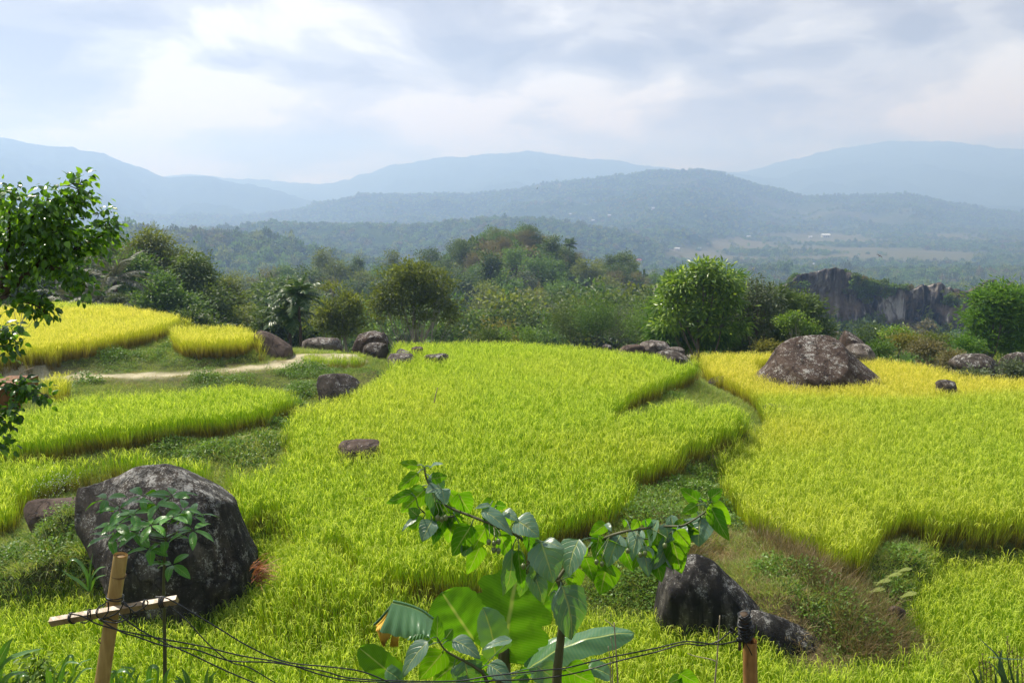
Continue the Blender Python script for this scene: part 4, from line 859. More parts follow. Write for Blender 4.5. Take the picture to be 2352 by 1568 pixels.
# --- woods on the central hill: every tree its own, copies of twelve kinds
KINDS = []
def kind(name, label, mat, bmat, Ht, W, shape, seed, **kw):
    z0 = kw.pop('z0', .3); tm, cm = grow(seed, Ht, auto_lobes(seed, Ht * .95, W, z0, kw.pop('k', 8), 1.0, shape), **kw)
    KINDS.append(dict(name=name, label=label, mat=mat, H=Ht, tm=tm.mesh('trunk', M[bmat]), cm=cm.mesh('crown', M[mat], False)))
bk = dict(leafL=.60, leafW=.55, clumps=75, per=44, spread=.85, droop=.2, trunk=.22, shell=.8)
kind('hill_tree', 'dense dark green tree in the woods behind the fields', 'dark', 'bark', 10, 8.5, 'round', 201, **bk)
kind('hill_tree', 'dense dark green tree in the woods behind the fields', 'dark', 'bark', 11, 9, 'round', 202, **bk)
kind('hill_tree', 'mid green rounded tree in the woods behind the fields', 'mid', 'bark', 9.5, 8, 'round', 203, **bk)
kind('hill_tree', 'mid green rounded tree in the woods behind the fields', 'mid', 'bark', 8, 7.5, 'umbrella', 204, **bk)
kind('hill_tree', 'olive green tree in the woods behind the fields', 'olive', 'bark', 9, 8, 'round', 205, **bk)
kind('hill_tree', 'olive green tree in the woods behind the fields', 'olive', 'pale_bark', 12, 7, 'umbrella', 206, **{**bk, 'sparse': .8, 'twigs': 3})
kind('bamboo_clump', 'brownish plumed bamboo clump in the woods behind the fields', 'brown', 'bark', 8, 7.5, 'round', 207, **{**bk, 'leafW': .2, 'feather': True, 'droop': .4, 'per': 50})
kind('bamboo_clump', 'brownish plumed bamboo clump in the woods behind the fields', 'brown', 'bark', 9, 6.5, 'cone', 208, **{**bk, 'leafW': .2, 'feather': True, 'droop': .4, 'per': 50})
kind('hill_tree', 'grey-green tree in the woods behind the fields', 'grey', 'pale_bark', 9, 6.5, 'round', 209, **bk)
kind('hill_tree', 'yellow-green tree in the woods behind the fields', 'yellowish', 'bark', 8, 6.5, 'round', 210, **bk)
kind('hill_tree', 'tall slim dark tree in the woods behind the fields', 'dark', 'bark', 13, 5.5, 'cone', 211, **bk)
def plant(ki, x, y, sc, rz, label=None, group=None, zoff=0):
    K = KINDS[ki]; e = bpy.data.objects.new(K['name'], None); COL.objects.link(e); e.location = (x, y, float(H(x, y)) - .2 + zoff); e.rotation_euler = (0, 0, rz); e.scale = (sc, sc, sc); e.empty_display_size = 1
    tag(e, label or K['label'], 'bamboo clump' if 'bamboo' in K['name'] else 'tree', group or ('bamboo clumps on the wooded hill' if 'bamboo' in K['name'] else 'trees on the wooded hill: ' + K['mat']))
    for n_, me in (('trunk', K['tm']), ('crown', K['cm'])): o = bpy.data.objects.new(n_, me); COL.objects.link(o); o.parent = e
    return e
r = np.random.default_rng(77); cnt = 0; spots = []
y = 100.0
while y < 262:
    st = 7.6 + y * .012
    for x in np.arange(-.36 * y, .62 * y, st):
        xx = x + r.uniform(-.4, .4) * st; yy = y + r.uniform(-.4, .4) * st; u = CX + F * xx / yy / cp
        if u < 500 or u > 1860 or (u > 1540 and yy > 170): continue
        spots.append((xx, yy, u))
    y += st * 1.02
vis = []
for xx, yy, u in spots:      # leave out those wholly behind others: on the hidden reverse of the hill or below the brow
    z = float(H(xx, yy)) + 9; el = (z - CAMZ) / yy
    if el < -math.tan(PITCH + (795 - CY) / F): continue
    vis.append((xx, yy, u))
r.shuffle(vis)
vis = [tuple(q) for q in vis]; print('candidates', len(vis)); vis = vis[:285]
for xx, yy, u in vis:
    b_ = fbm(xx / 22, yy / 22, 91, 3) + .25 * sm(yy, 150, 230) + .35 * (900 < u < 1450) * sm(yy, 160, 220) - .15
    q = r.uniform()
    if b_ > .30 and q < .6: ki = 6 + int(r.integers(0, 2))
    elif q < .2: ki = 4
    elif q < .26: ki = 9
    elif q < .34: ki = 8
    elif q < .40: ki = 5
    else: ki = int(r.choice([0, 1, 2, 3, 0, 2, 10]))
    plant(ki, xx, yy, r.uniform(.75, 1.15) * (.9 if yy > 225 else 1), r.uniform(0, 6.28))
# a nearer row whose crowns show just over the brow
for i, (u, v, D, ki, ww) in enumerate([(1065, 700, 96, 2, 1.0), (1120, 712, 90, 0, 1.0), (1175, 690, 104, 4, 1.05), (1215, 706, 92, 1, .9), (1265, 690, 108, 8, 1.0), (1300, 672, 118, 0, 1.0), (1345, 668, 112, 2, 1.1), (1400, 672, 100, 0, 1.0), (1450, 662, 110, 5, 1.0), (1490, 680, 92, 1, .95), (1030, 715, 100, 10, 1.1), (845, 705, 98, 2, 1.0), (815, 690, 116, 0, 1.0), (720, 690, 112, 8, 1.0), (600, 705, 104, 1, 1.0), (560, 690, 116, 4, 1.0), (1515, 700, 84, 10, 1.0), (1240, 735, 84, 2, .8), (1150, 738, 82, 9, .75)]):
    p = at(u, v, D); K = KINDS[ki]; e = plant(ki, p.x, p.y, 1, i * 1.7, None, None); s_ = (p.z - e.location.z) / K['H']; e.scale = (max(s_, .5) * ww, max(s_, .5) * ww, s_)
# the summit trees
for (u, v, D, ki, sc, lab) in [(1135, 522, 248, 5, 1.15, 'wide dark-crowned tree at the left end of the hill summit'), (1216, 516, 250, 0, .95, 'tallest dark-topped tree on the hill summit'), (1255, 540, 250, 9, .95, 'pale yellow-green pointed tree right of the tallest summit tree'), (1180, 545, 246, 2, .8, 'mid green tree on the summit between the two tall ones'), (1315, 585, 246, 9, .8, 'yellow-green tree under the tiny palm on the right shoulder of the hill'), (1296, 570, 248, 0, .6, 'dark little tree left of the tiny palm'), (1160, 530, 250, 4, .8, 'olive tree in the gap of the summit ridge'), (1235, 560, 244, 3, .7, 'low green tree below the pale pointed summit tree')]:
    p = at(u, v, D); g_ = float(H(p.x, p.y)); K = KINDS[ki]; s_ = (p.z - g_) / K['H']; plant(ki, p.x, p.y, max(.4, s_), u, lab, 'trees on the hill summit')
# understorey so that no bare slope shows between the trunks
def blob_tree(seed, n=170, rad=1.0, L=.42, flat=.8):
    r = np.random.default_rng(seed); mb = MB(); c = np.array([[r.uniform(-.45, .45), r.uniform(-.45, .45), r.uniform(.2, .75)] for _ in range(5)]); d = rvec(n, r); k = r.integers(0, 5, n); P = c[k] + d * np.array([.5, .5, .42]) * r.uniform(.8, 1.05, n)[:, None]
    g = r.uniform(0, 1, 5)[k]; leaf_quads(mb, P * rad, nrm(d + r.normal(0, .7, (n, 3))), nrm(d + np.array([0, 0, .6]) + r.normal(0, .5, (n, 3))), r.uniform(.7, 1.3, n) * L, r.uniform(.6, 1, n) * L, np.c_[r.uniform(0, 1, n), g, (r.uniform(0, 1, n) < .1) * 1.]); return mb
far_pr = [proto('far_crown', blob_tree(300 + i, 190, 1, .34), M[m_]) for i, m_ in enumerate(['dark', 'mid', 'dark', 'olive', 'mid', 'brown', 'grey'])]
xs = []; y = 62.
while y < 320: st = 1.9 + y * .014; a = np.arange(-.75 * y, .75 * y, st); xs += [(q, y) for q in a]; y += st
P = np.array(xs) + r.normal(0, .8, (len(xs), 2)); n = len(P)
k = (H(P[:, 0], P[:, 1]) > Hfar(P[:, 0], P[:, 1]) - 99); pid = np.where(fbm(P[:, 0] / 20, P[:, 1] / 20, 92, 3) + .2 * sm(P[:, 1], 150, 230) > .22, 5, r.choice([0, 2, 0, 3, 1], n)); sc = r.uniform(1.2, 2.6, n) * (.7 + P[:, 1] / 300)
scatter('underwood', np.c_[P, H(P[:, 0], P[:, 1]) - .3], np.c_[np.zeros((n, 2)), r.uniform(0, 6.28, n)], np.c_[sc, sc, sc * r.uniform(.8, 1.4, n)], pid, far_pr, 'tangled undergrowth between the trees of the near valley woods', 'undergrowth')
# far woods
pts = []; y = 330.
while y < 3150:
    st = (6.2 if y < 1150 else 9.5) + y * .0022; a = np.arange(-.72 * y, .72 * y, st); yy = np.full(len(a), y); pts.append(np.c_[a, yy]); y += st * (1.0 if y < 1200 else 1.25)
P = np.concatenate(pts); P += r.uniform(-.48, .48, P.shape) * (6.2 + P[:, 1:] * .0022); n = len(P)
va = valley_at(P[:, 0], P[:, 1]); k = r.uniform(0, 1, n) > va * (1.25 - .35 * (fbm(P[:, 0] / 90, P[:, 1] / 60, 17, 3) > .12)); k &= (fbm(P[:, 0] / 70, P[:, 1] / 70, 19, 3) > -.42)
P = P[k]; n = len(P); z = Hfar(P[:, 0], P[:, 1]); sc = r.uniform(3.2, 6.4, n) * (1 + .35 * (vnoise(P[:, 0] / 40, P[:, 1] / 40, 7) - .5)); big_ = r.uniform(0, 1, n) < .06; hh = r.uniform(.9, 1.3, n) * np.where(big_, 1.7, 1)
q = fbm(P[:, 0] / 60, P[:, 1] / 60, 23, 4); pid = np.where(q > .25, r.choice([3, 5, 6], n), r.integers(0, 5, n))
scatter('far_woods', np.c_[P, z - 1.0], np.c_[np.zeros((n, 2)), r.uniform(0, 6.28, n)], np.c_[sc, sc, sc * hh], pid, far_pr, 'woods covering the hazy hills beyond the near valley', 'woods')
print('far trees', n, 'hill trees', len(vis))
# ------------------------------------------------------------------ rocks
def rock(name, label, pts, D, mat, seed, depth=None, amp=.07, n=(72, 40), cat='boulder', sink=.35, box=.8, group=None, fr=.9, back_=1.0, facets=13, left_taper=0.):
    """solid whose outline, seen along its own axis, follows pts; real depth behind and in front"""
    P3 = np.array([tuple(at(u, v, D)) for u, v in pts]); c = np.array([(P3[:, 0].min() + P3[:, 0].max()) / 2, D, P3[:, 2].min() * .70 + P3[:, 2].max() * .30])
    wd = np.ptp(P3[:, 0]); ht = np.ptp(P3[:, 2]); dp = depth or wd * .42
    na, ne = n; th = np.linspace(0, 2 * math.pi, na, endpoint=False)
    q = P3[:, [0, 2]] - c[[0, 2]]; ang = np.arctan2(q[:, 1], q[:, 0]); R_ = np.zeros(na)
    for i, a in enumerate(th):      # where the ray from the centre leaves the outline
        da = np.array([math.cos(a), math.sin(a)]); best = 0
        for k in range(len(q)):
            p0, p1 = q[k], q[(k + 1) % len(q)]; e = p1 - p0; den = da[0] * e[1] - da[1] * e[0]
            if abs(den) < 1e-9: continue
            tt = (p0[0] * e[1] - p0[1] * e[0]) / den; s = (p0[0] * da[1] - p0[1] * da[0]) / den
            if tt > 0 and -1e-6 <= s <= 1 + 1e-6: best = max(best, tt)
        R_[i] = best
    for _ in range(1): R_ = .25 * np.roll(R_, 1) + .5 * R_ + .25 * np.roll(R_, -1)
    ps = np.linspace(-math.pi / 2, math.pi / 2, ne); PS, TH = np.meshgrid(ps, th, indexing='ij'); RR_ = np.tile(R_, (ne, 1))
    cw = np.abs(np.cos(PS)) ** box; X_ = RR_ * cw * np.cos(TH); Z_ = RR_ * cw * np.sin(TH); Y_ = np.sign(np.sin(PS)) * np.abs(np.sin(PS)) ** 1.0 * dp; Y_ = np.where(Y_ > 0, Y_ * back_, Y_)
    side_ = np.interp(np.abs(np.cos(TH)), [0, 1], [0, 1]); Rs = np.where(np.cos(TH) > 0, R_[0], R_[na // 2]); lowm = np.sin(TH) < 0; hb = c[2] - P3[:, 2].min() + sink + .15
    X_ = np.where(lowm, Rs * cw * np.sign(np.cos(TH)) * np.abs(np.cos(TH)) ** .35, X_); Z_ = np.where(lowm, -hb * np.abs(np.sin(TH)) ** .8, Z_)
    # in front and behind the top falls lower, as a real boulder does
    Z_ = np.where(Z_ > 0, Z_ * (1 - .18 * np.abs(np.sin(PS))), Z_)
    if left_taper: Y_ = Y_ * (1 - left_taper * sm(-X_ / wd, .02, .42))
    V = np.stack([X_, Y_, Z_], -1).reshape(-1, 3); s = max(wd, ht); f = fr * 2.6 / s; nn = nrm(V + 1e-9)
    def n3(V, f, sd): return (fbm(V[:, 0] * f + V[:, 1] * f * .7, V[:, 2] * f - V[:, 1] * f * .6, sd, 5) + fbm(V[:, 1] * f + 5, V[:, 0] * f * .8 + V[:, 2] * f * .5, sd + 3, 5)) * .5
    disp = n3(V, f * 1.3, seed) * amp * s * .8 + (np.abs(n3(V, f * 3.2, seed + 7)) - .2) * amp * s * .35 + n3(V, f * 9, seed + 5) * amp * s * .22
    edge_ = np.abs(np.cos(PS)).reshape(-1); V = V + nn * disp[:, None] * (1 - .55 * edge_[:, None] ** 6)
    rp = np.random.default_rng(seed + 500)
    for _ in range(facets):      # broken faces
        d = rp.normal(size=3); d[2] = d[2] * .8 + .25; d[1] -= .3; d /= np.linalg.norm(d); pr_ = V @ d; lim = pr_.max() * rp.uniform(.76, .93); ov = np.maximum(0, pr_ - lim); V = V - d * (ov * .8)[:, None]
    i, j = np.meshgrid(np.arange(ne - 1), np.arange(na), indexing='ij'); j2 = (j + 1) % na
    mb = MB(); mb.add(V, np.stack([i * na + j, i * na + j2, (i + 1) * na + j2, (i + 1) * na + j], -1).reshape(-1, 4)[:, ::-1])
    o = mb.obj(name, M[mat]); o.location = c; return tag(o, label, cat, group)
rock('boulder', 'big dark lichen-spotted boulder in the rice at lower left, behind the bamboo post', [(148, 1142), (170, 1122), (230, 1106), (278, 1092), (300, 1076), (335, 1064), (385, 1061), (440, 1072), (495, 1096), (525, 1128), (543, 1180), (562, 1230), (582, 1280), (584, 1340), (568, 1400), (545, 1445), (480, 1475), (400, 1475), (345, 1440), (325, 1380), (312, 1335), (262, 1275), (205, 1218), (160, 1172)], 15.35, 'rock_big', 1, 1.55, .07, (170, 90), sink=.6, box=.72, facets=2, fr=1.2, left_taper=.72)
rock('rock_slab', 'flat brown rock slab left of the big lichen-spotted boulder', [(42, 1152), (100, 1147), (170, 1142), (240, 1150), (245, 1175), (150, 1190), (60, 1185), (45, 1172)], 17.0, 'slab', 2, .45, .04, (60, 30), cat='rock')
rock('boulder', 'large brown dome-shaped boulder rising out of the yellow rice on the right', [(1712, 894), (1732, 868), (1764, 838), (1789, 798), (1809, 782), (1838, 772), (1870, 767), (1904, 769), (1928, 781), (1955, 810), (1988, 838), (2020, 865), (2044, 892), (2030, 925), (1876, 935), (1725, 925)], 32.8, 'rock_dome', 3, 2.1, .03, (150, 80), box=.9, facets=3, fr=1.3)
rock('boulder', 'pointed cone-shaped rock behind the large dome-shaped boulder', [(1922, 810), (1930, 775), (1938, 760), (1950, 753), (1966, 760), (1984, 783), (1995, 810), (1990, 840), (1930, 840)], 38, 'rock_dome', 4, .9, .05)
rock('boulder', 'rounded rock with pale top right below the cone-shaped rock', [(1940, 805), (1950, 791), (1975, 787), (1995, 793), (2006, 810), (2006, 830), (1945, 830)], 36.6, 'rock_pale', 5, .8, .06)
rock('boulder', 'flat dark overhanging boulder at the right edge of the yellow rice', [(2178, 838), (2185, 825), (2205, 814), (2250, 811), (2290, 815), (2306, 830), (2298, 852), (2260, 864), (2210, 858)], 35.5, 'rock', 6, .9, .07, (80, 44))
rock('boulder', 'dark boulder cut off by the right edge of the picture', [(2300, 835), (2312, 815), (2340, 808), (2380, 812), (2400, 835), (2390, 865), (2310, 865)], 36.5, 'rock', 7, .9, .06)
rock('rock', 'small dark rock half buried in rice at the right', [(2150, 880), (2160, 872), (2185, 872), (2200, 880), (2198, 892), (2155, 892)], 30.4, 'rock', 8, .35, .08, (40, 24), cat='rock')
rock('rock', 'low flat pale rock in the yellow-green rice below the dome-shaped boulder', [(1746, 934), (1760, 927), (1790, 928), (1825, 935), (1865, 941), (1850, 950), (1755, 948)], 28.6, 'rock_pale', 9, .5, .06, (48, 26), cat='rock')
rock('rock', 'small dark rounded rock left of the dome-shaped boulder', [(1624, 876), (1640, 865), (1665, 862), (1684, 868), (1688, 880), (1660, 890), (1630, 888)], 33.5, 'rock', 10, .45, .06, (48, 26), cat='rock')
rock('rock', 'long grey rock at the back edge of the middle paddy', [(1465, 800), (1475, 786), (1495, 780), (1525, 783), (1545, 792), (1550, 808), (1480, 808)], 36.6, 'rock_pale', 11, .6, .08, (56, 30), cat='rock')
rock('rock', 'low brown rock left of the long grey rock', [(1418, 803), (1435, 793), (1465, 790), (1485, 797), (1480, 812), (1425, 812)], 36.2, 'slab', 12, .4, .06, (48, 24), cat='rock')
rock('rock', 'grey-capped rock above the sloping boulder at the corner of the middle paddy', [(1522, 812), (1530, 800), (1552, 793), (1570, 798), (1575, 812), (1560, 822)], 35, 'rock_pale', 13, .4, .07, (48, 26), cat='rock')
rock('boulder', 'sloping dark boulder at the right corner of the middle paddy', [(1500, 815), (1520, 805), (1550, 804), (1572, 812), (1588, 826), (1605, 842), (1600, 856), (1570, 850), (1530, 832)], 33.4, 'rock', 14, .7, .07, (64, 34))
rock('boulder', 'long sloping brown rock beside the small golden rice patch', [(578, 762), (592, 756), (615, 762), (640, 776), (665, 794), (684, 812), (684, 822), (650, 820), (610, 800), (585, 780)], 33.2, 'slab', 15, .8, .05, (72, 36))
rock('rock', 'low grey rock behind the bend of the track', [(685, 792), (700, 780), (730, 774), (775, 777), (800, 783), (800, 795), (700, 798)], 38, 'rock_pale', 16, .6, .05, (48, 24), cat='rock')
rock('boulder', 'brown rounded boulder on top of the rock pile behind the middle paddy', [(806, 785), (815, 768), (840, 759), (865, 760), (888, 766), (898, 782), (892, 800), (815, 800)], 36.6, 'rock_dome', 17, .8, .06, (64, 34))
rock('boulder', 'dark rock in front of the brown rounded boulder of the rock pile', [(828, 800), (845, 788), (870, 785), (890, 792), (897, 803), (880, 812), (840, 810)], 34.8, 'rock', 18, .5, .08, (56, 30))
rock('rock', 'grey blocky rock at the foot of the rock pile', [(884, 822), (895, 812), (930, 811), (950, 813), (957, 822), (945, 834), (900, 834)], 31.8, 'rock_pale', 19, .5, .08, (56, 30), cat='rock')
rock('rock', 'long low dark rock right of the grey blocky rock', [(966, 820), (985, 814), (1020, 811), (1038, 816), (1036, 826), (975, 827)], 32, 'rock', 20, .35, .06, (48, 26), cat='rock')
rock('rock', 'thin pale rock between the rock pile and the long low rock', [(905, 806), (920, 800), (945, 808), (940, 814), (915, 812)], 33, 'rock_pale', 21, .25, .05, (36, 20), cat='rock')
rock('rock', 'small brown rock in the rice farthest right of the rock pile', [(942, 800), (955, 795), (975, 797), (972, 804), (950, 806)], 33.5, 'slab', 22, .25, .05, (36, 20), cat='rock')
rock('boulder', 'grey-brown boulder where the green bank meets the middle paddy', [(727, 880), (730, 862), (745, 850), (765, 848), (790, 858), (815, 868), (828, 882), (815, 895), (785, 900), (772, 922), (755, 922), (735, 905)], 27.8, 'rock', 23, .8, .07, (80, 44))
rock('rock', 'flat dark rock lying in the middle of the green rice', [(766, 1024), (780, 1014), (815, 1010), (860, 1011), (882, 1018), (880, 1034), (790, 1036)], 20.9, 'slab', 24, .5, .05, (56, 30), cat='rock', sink=.6)
rock('outcrop', 'long dark streaked rock outcrop with pale crusts at lower right', [(1492, 1350), (1498, 1302), (1535, 1278), (1600, 1272), (1640, 1286), (1668, 1315), (1705, 1350), (1748, 1398), (1792, 1430), (1800, 1480), (1700, 1490), (1560, 1450), (1500, 1420)], 14.1, 'rock_crust', 25, .62, .05, (150, 70), cat='rock', sink=.7, box=.45, facets=2, fr=1.4)
rock('outcrop', 'low crusted tail of the rock outcrop running down to the right', [(1690, 1408), (1730, 1396), (1785, 1412), (1835, 1432), (1865, 1446), (1905, 1472), (1955, 1506), (1900, 1530), (1820, 1520), (1730, 1485)], 13.7, 'rock_crust', 26, .45, .06, (90, 40), cat='rock', sink=.6, facets=3)
for i, (u, v, D, w_, h_, mt, lab) in enumerate([(1642, 1052, 19.6, 12, 8, 'stone', 'small pink stone on the bank, uppermost of three'), (1640, 1064, 19.2, 11, 7, 'stone', 'small pinkish stone just below the uppermost one'), (1538, 1107, 18.0, 12, 7, 'stone', 'pale stone on the narrow grassy bank'), (1445, 1115, 18.3, 9, 9, 'stone', 'small brown stone at the foot of the rice'), (1416, 1168, 16.6, 10, 12, 'stone', 'brown stone at the corner of the rice'),
        (1765, 1012, 22.4, 12, 18, 'rock', 'dark rock face in the bank above the green paddy'), (2140, 1388, 14.9, 18, 14, 'slab', 'brown stone in the bank below the ferns'), (2060, 1408, 14.8, 22, 22, 'slab', 'brown earth-covered rock at lower right'), (2122, 1412, 14.5, 10, 8, 'rock_pale', 'small pale rock beside the lower right rice'), (1850, 1566, 12.4, 26, 10, 'rock_crust', 'crusted rock top at the bottom edge'),
        (1180, 798, 36, 8, 4, 'rock_pale', 'tiny pale rock on the far brow'), (1395, 795, 37, 12, 5, 'rock_pale', 'small pale rock on the far brow left of the long grey rock'), (845, 1145, 16.9, 10, 4, 'slab', 'tiny brown stone in the rice')]):
    a_ = np.linspace(0, 6.283, 12, endpoint=False); D = near_D(u, v + h_ * .7, .55 if 'rice' in lab and 'tiny' in lab else .02) if D < 30 else D; rock('stone', lab, [(u + w_ * math.cos(q), v - h_ * math.sin(q)) for q in a_], D, mt, 40 + i, w_ * mpp(D) * .8, .08, (32, 18), cat='stone', sink=.15)

# ------------------------------------------------------------------ limestone cliff
def cliff(name, label, prof, D, vbase, seed, thick, cat='cliff', nu=420, nv=150):
    P = np.array(prof, float); us = np.linspace(P[0, 0], P[-1, 0], nu); vt = np.interp(us, P[:, 0], P[:, 1]); x = (us - CX) / F * D / cp * .985
    zt = np.array([at(CX, v, D).z for v in vt]); zt = zt + .5 * fbm(us / 7, us * 0, seed, 4) + .4 * fbm(us / 2.5, us * 0 + 3, seed, 3); zb = at(CX, vbase, D).z - 14
    s = np.linspace(0, 1, nv); S, X_ = np.meshgrid(s, x, indexing='ij'); ZT = np.tile(zt, (nv, 1))
    fr = S < .72; Z_ = np.where(fr, zb + (ZT - zb) * (S / .72) ** .9, ZT - (ZT - zb) * ((S - .72) / .28) ** 1.3)
    y0 = 6 * fbm(X_ / 26, Z_ / 80, seed, 4) + 4.2 * np.abs(fbm(X_ / 7, Z_ / 26, seed + 1, 5)) + 2.4 * fbm(X_ / 2.6, Z_ / 6, seed + 2, 5); y1 = np.where(fr, 3.0 * (S / .72) ** 3, 3.0 + thick * ((S - .72) / .28) ** .7)
    ends = sm(np.arange(nu) / nu, 0, .05) * (1 - sm(np.arange(nu) / nu, .95, 1.0)); y_ = y0 + y1 + 6 * (1 - ends)[None]
    c = np.array([x.mean(), D, 0]); i, j = np.meshgrid(np.arange(nv - 1), np.arange(nu - 1), indexing='ij'); a = i * nu + j
    mb = MB(); zo = at(CX, 620, D).z; V = np.stack([X_ - c[0], y_, Z_ - zo + 15], -1).reshape(-1, 3)
    mb.add(V, np.stack([a, a + 1, a + nu + 1, a + nu], -1).reshape(-1, 4)); o = mb.obj(name, M['cliff']); o.location = (c[0], D, zo - 15); tag(o, label, cat)
    me = o.data; W_ = V.reshape(nv, nu, 3) + np.array([c[0], D, zo - 15]); return o, W_
ck, CW = cliff('limestone_cliff', 'long grey limestone cliff with pale streaks and jagged top on the right', [(1760, 700), (1790, 668), (1830, 650), (1845, 632), (1870, 626), (1900, 618), (1935, 617), (1955, 628), (1965, 634), (1975, 645), (2000, 648), (2015, 656), (2035, 654), (2042, 662), (2048, 654), (2055, 662), (2080, 664), (2105, 660), (2112, 668), (2128, 661), (2136, 653), (2145, 660), (2155, 662), (2165, 655), (2175, 651), (2185, 661), (2205, 664), (2225, 670), (2246, 672), (2256, 658), (2260, 655), (2266, 662), (2278, 645), (2292, 640), (2302, 652), (2312, 665), (2330, 656), (2345, 648), (2352, 660), (2400, 680), (2440, 720)], 235, 800, 3, 22)
cliff('rock_pinnacle', 'small dark rock pinnacle behind the bright broad-leaved tree', [(1518, 660), (1524, 632), (1530, 620), (1545, 617), (1556, 622), (1566, 640), (1572, 665)], 190, 700, 9, 5, 'rock pinnacle', 60, 50)
# shrubs clinging to the cliff
r = np.random.default_rng(9); Wf = CW.reshape(-1, 3); nv, nu = CW.shape[:2]; P = []
for _ in range(5200):
    i = int(r.integers(int(nv * .28), int(nv * .80))); j = int(r.integers(2, nu - 2)); h = i / nv; p = CW[i, j]; g = fbm(p[0] / 12, p[2] / 9, 50, 4)
    if g + .75 * sm(h, .45, .70) - .25 * sm(p[0], 130, 170) > .72 + .3 * r.uniform(): P.append(p)
P = np.array(P); n = len(P); scatter('cliff_shrubs', P + np.array([0, -.3, -.4]), np.c_[np.zeros((n, 2)), r.uniform(0, 6.28, n)], r.uniform(.5, 1.7, n), r.choice([0, 1, 2, 3, 5, 4], n), far_pr, 'shrubs and grass clinging to the limestone cliff', 'shrubs')

# ------------------------------------------------------------------ far houses
def house(u, v, wpx, label, roofm, D=None, kx=1.0):
    p = ray_hit(u, v); m_ = mpp(p.y); W = wpx * m_; Dp = W * .5; hw = W * .16; hr = W * .16; t_ = thing('house', label, 'house', (p.x, p.y, p.z), None, R(8)); 
    mb = MB(); a, b = W / 2, Dp / 2
    def box(mb, x0, x1, y0, y1, z0, z1): mb.add([(x0, y0, z0), (x1, y0, z0), (x1, y1, z0), (x0, y1, z0), (x0, y0, z1), (x1, y0, z1), (x1, y1, z1), (x0, y1, z1)], [(0, 3, 2, 1), (4, 5, 6, 7), (0, 1, 5, 4), (1, 2, 6, 5), (2, 3, 7, 6), (3, 0, 4, 7)])
    box(mb, -a * .92, a * .92, -b * .9, b * .9, -3, hw + 2); mb.obj('wall', M['wall'], t_, False)
    mb = MB(); z0, z1 = hw + 2, hw + 2 + hr; e = .25
    mb.add([(-a, -b, z0), (a, -b, z0), (a, 0, z1), (-a, 0, z1), (a, b, z0), (-a, b, z0), (-a, -b, z0 - e), (a, -b, z0 - e), (a, b, z0 - e), (-a, b, z0 - e)], [(0, 1, 2, 3), (3, 2, 4, 5), (0, 6, 7, 1), (5, 4, 8, 9), (6, 9, 8, 7)], [(1, 4, 2), (0, 3, 5)]); mb.obj('roof', M[roofm], t_, False)
    for k in range(3): mb = MB(); x0 = (-.6 + .5 * k) * a; box(mb, x0, x0 + .2 * a, -b * .9 - .05, -b * .9 + .1, 1.2, 1.2 + hw * .6); mb.obj('window', M['window'], t_, False)
    return t_
for u, v, w_, lab, rm in [(1718, 547, 12, 'small white-roofed house alone on the valley side', 'roof'), (1861, 547, 9, 'small white-roofed building left of the long one in the valley', 'roof'), (1896, 545, 20, 'long white-roofed building in the valley at right', 'roof'), (1555, 575, 12, 'white-walled house left of the valley fields', 'roof'), (1606, 573, 8, 'tiny house at the edge of the valley fields', 'roof'), (1466, 602, 14, 'red-roofed house among the trees left of the valley', 'redroof'),
                          (1868, 610, 10, 'pale-roofed house among the trees in front of the valley fields', 'roof'), (1310, 494, 7, 'tiny pale house on the far hillside', 'roof'), (1400, 497, 8, 'tiny white house on the far hillside right of the other', 'roof'), (1362, 508, 7, 'tiny white house lower on the far hillside', 'roof'), (1500, 480, 7, 'tiny white house highest on the far hillside', 'roof')]:
    house(u, v, w_, lab, rm)
# ------------------------------------------------------------------ birds
def bird(label, u, v, D, span, roll):
    p = at(u, v, D); t_ = thing('bird', label, 'bird', p); mb = MB()
    tube(mb, [(-.5 * span * .45, 0, -.02), (-.3 * span * .45, 0, 0), (0, 0, .01), (.35 * span * .45, 0, .01), (.5 * span * .45, 0, .02), (.62 * span * .45, 0, 0)], np.array([.01, .05, .085, .06, .045, .008]) * span, 8); mb.obj('body', M['bird'], t_)
    for s in (-1, 1):
        w_ = MB(); h = span * .5; ribs = [(0, .0), (.35, .16), (.7, .20), (1, .06)]; V = []
        for f, lift in ribs:
            c = .16 * span * (1 - f * .75); V += [(c * .6 - f * .05, s * h * f, lift * h + .01 * span), (-c * .6 - f * .12 * span, s * h * f, lift * h), ]
        Q = [(2 * i, 2 * i + 1, 2 * i + 3, 2 * i + 2) for i in range(3)]; V = np.array(V); w_.add(V, Q); w_.add(V + np.array([0, 0, .012 * span]), Q); w_.obj('wing', M['bird'], t_)
    mb = MB(); mb.add([(-.2 * span, -.02 * span, 0), (-.2 * span, .02 * span, 0), (-.34 * span, .06 * span, .01), (-.34 * span, -.06 * span, .01)], [(0, 1, 2, 3)]); mb.obj('tail', M['bird'], t_)
    t_.rotation_euler = (roll, -.3, .7); return t_
bird('dark bird with raised wings flying over the valley at right', 2020, 588, 120, .95, .5); bird('tiny dark bird high over the hills near the picture centre', 1234, 433, 160, .7, -.4)
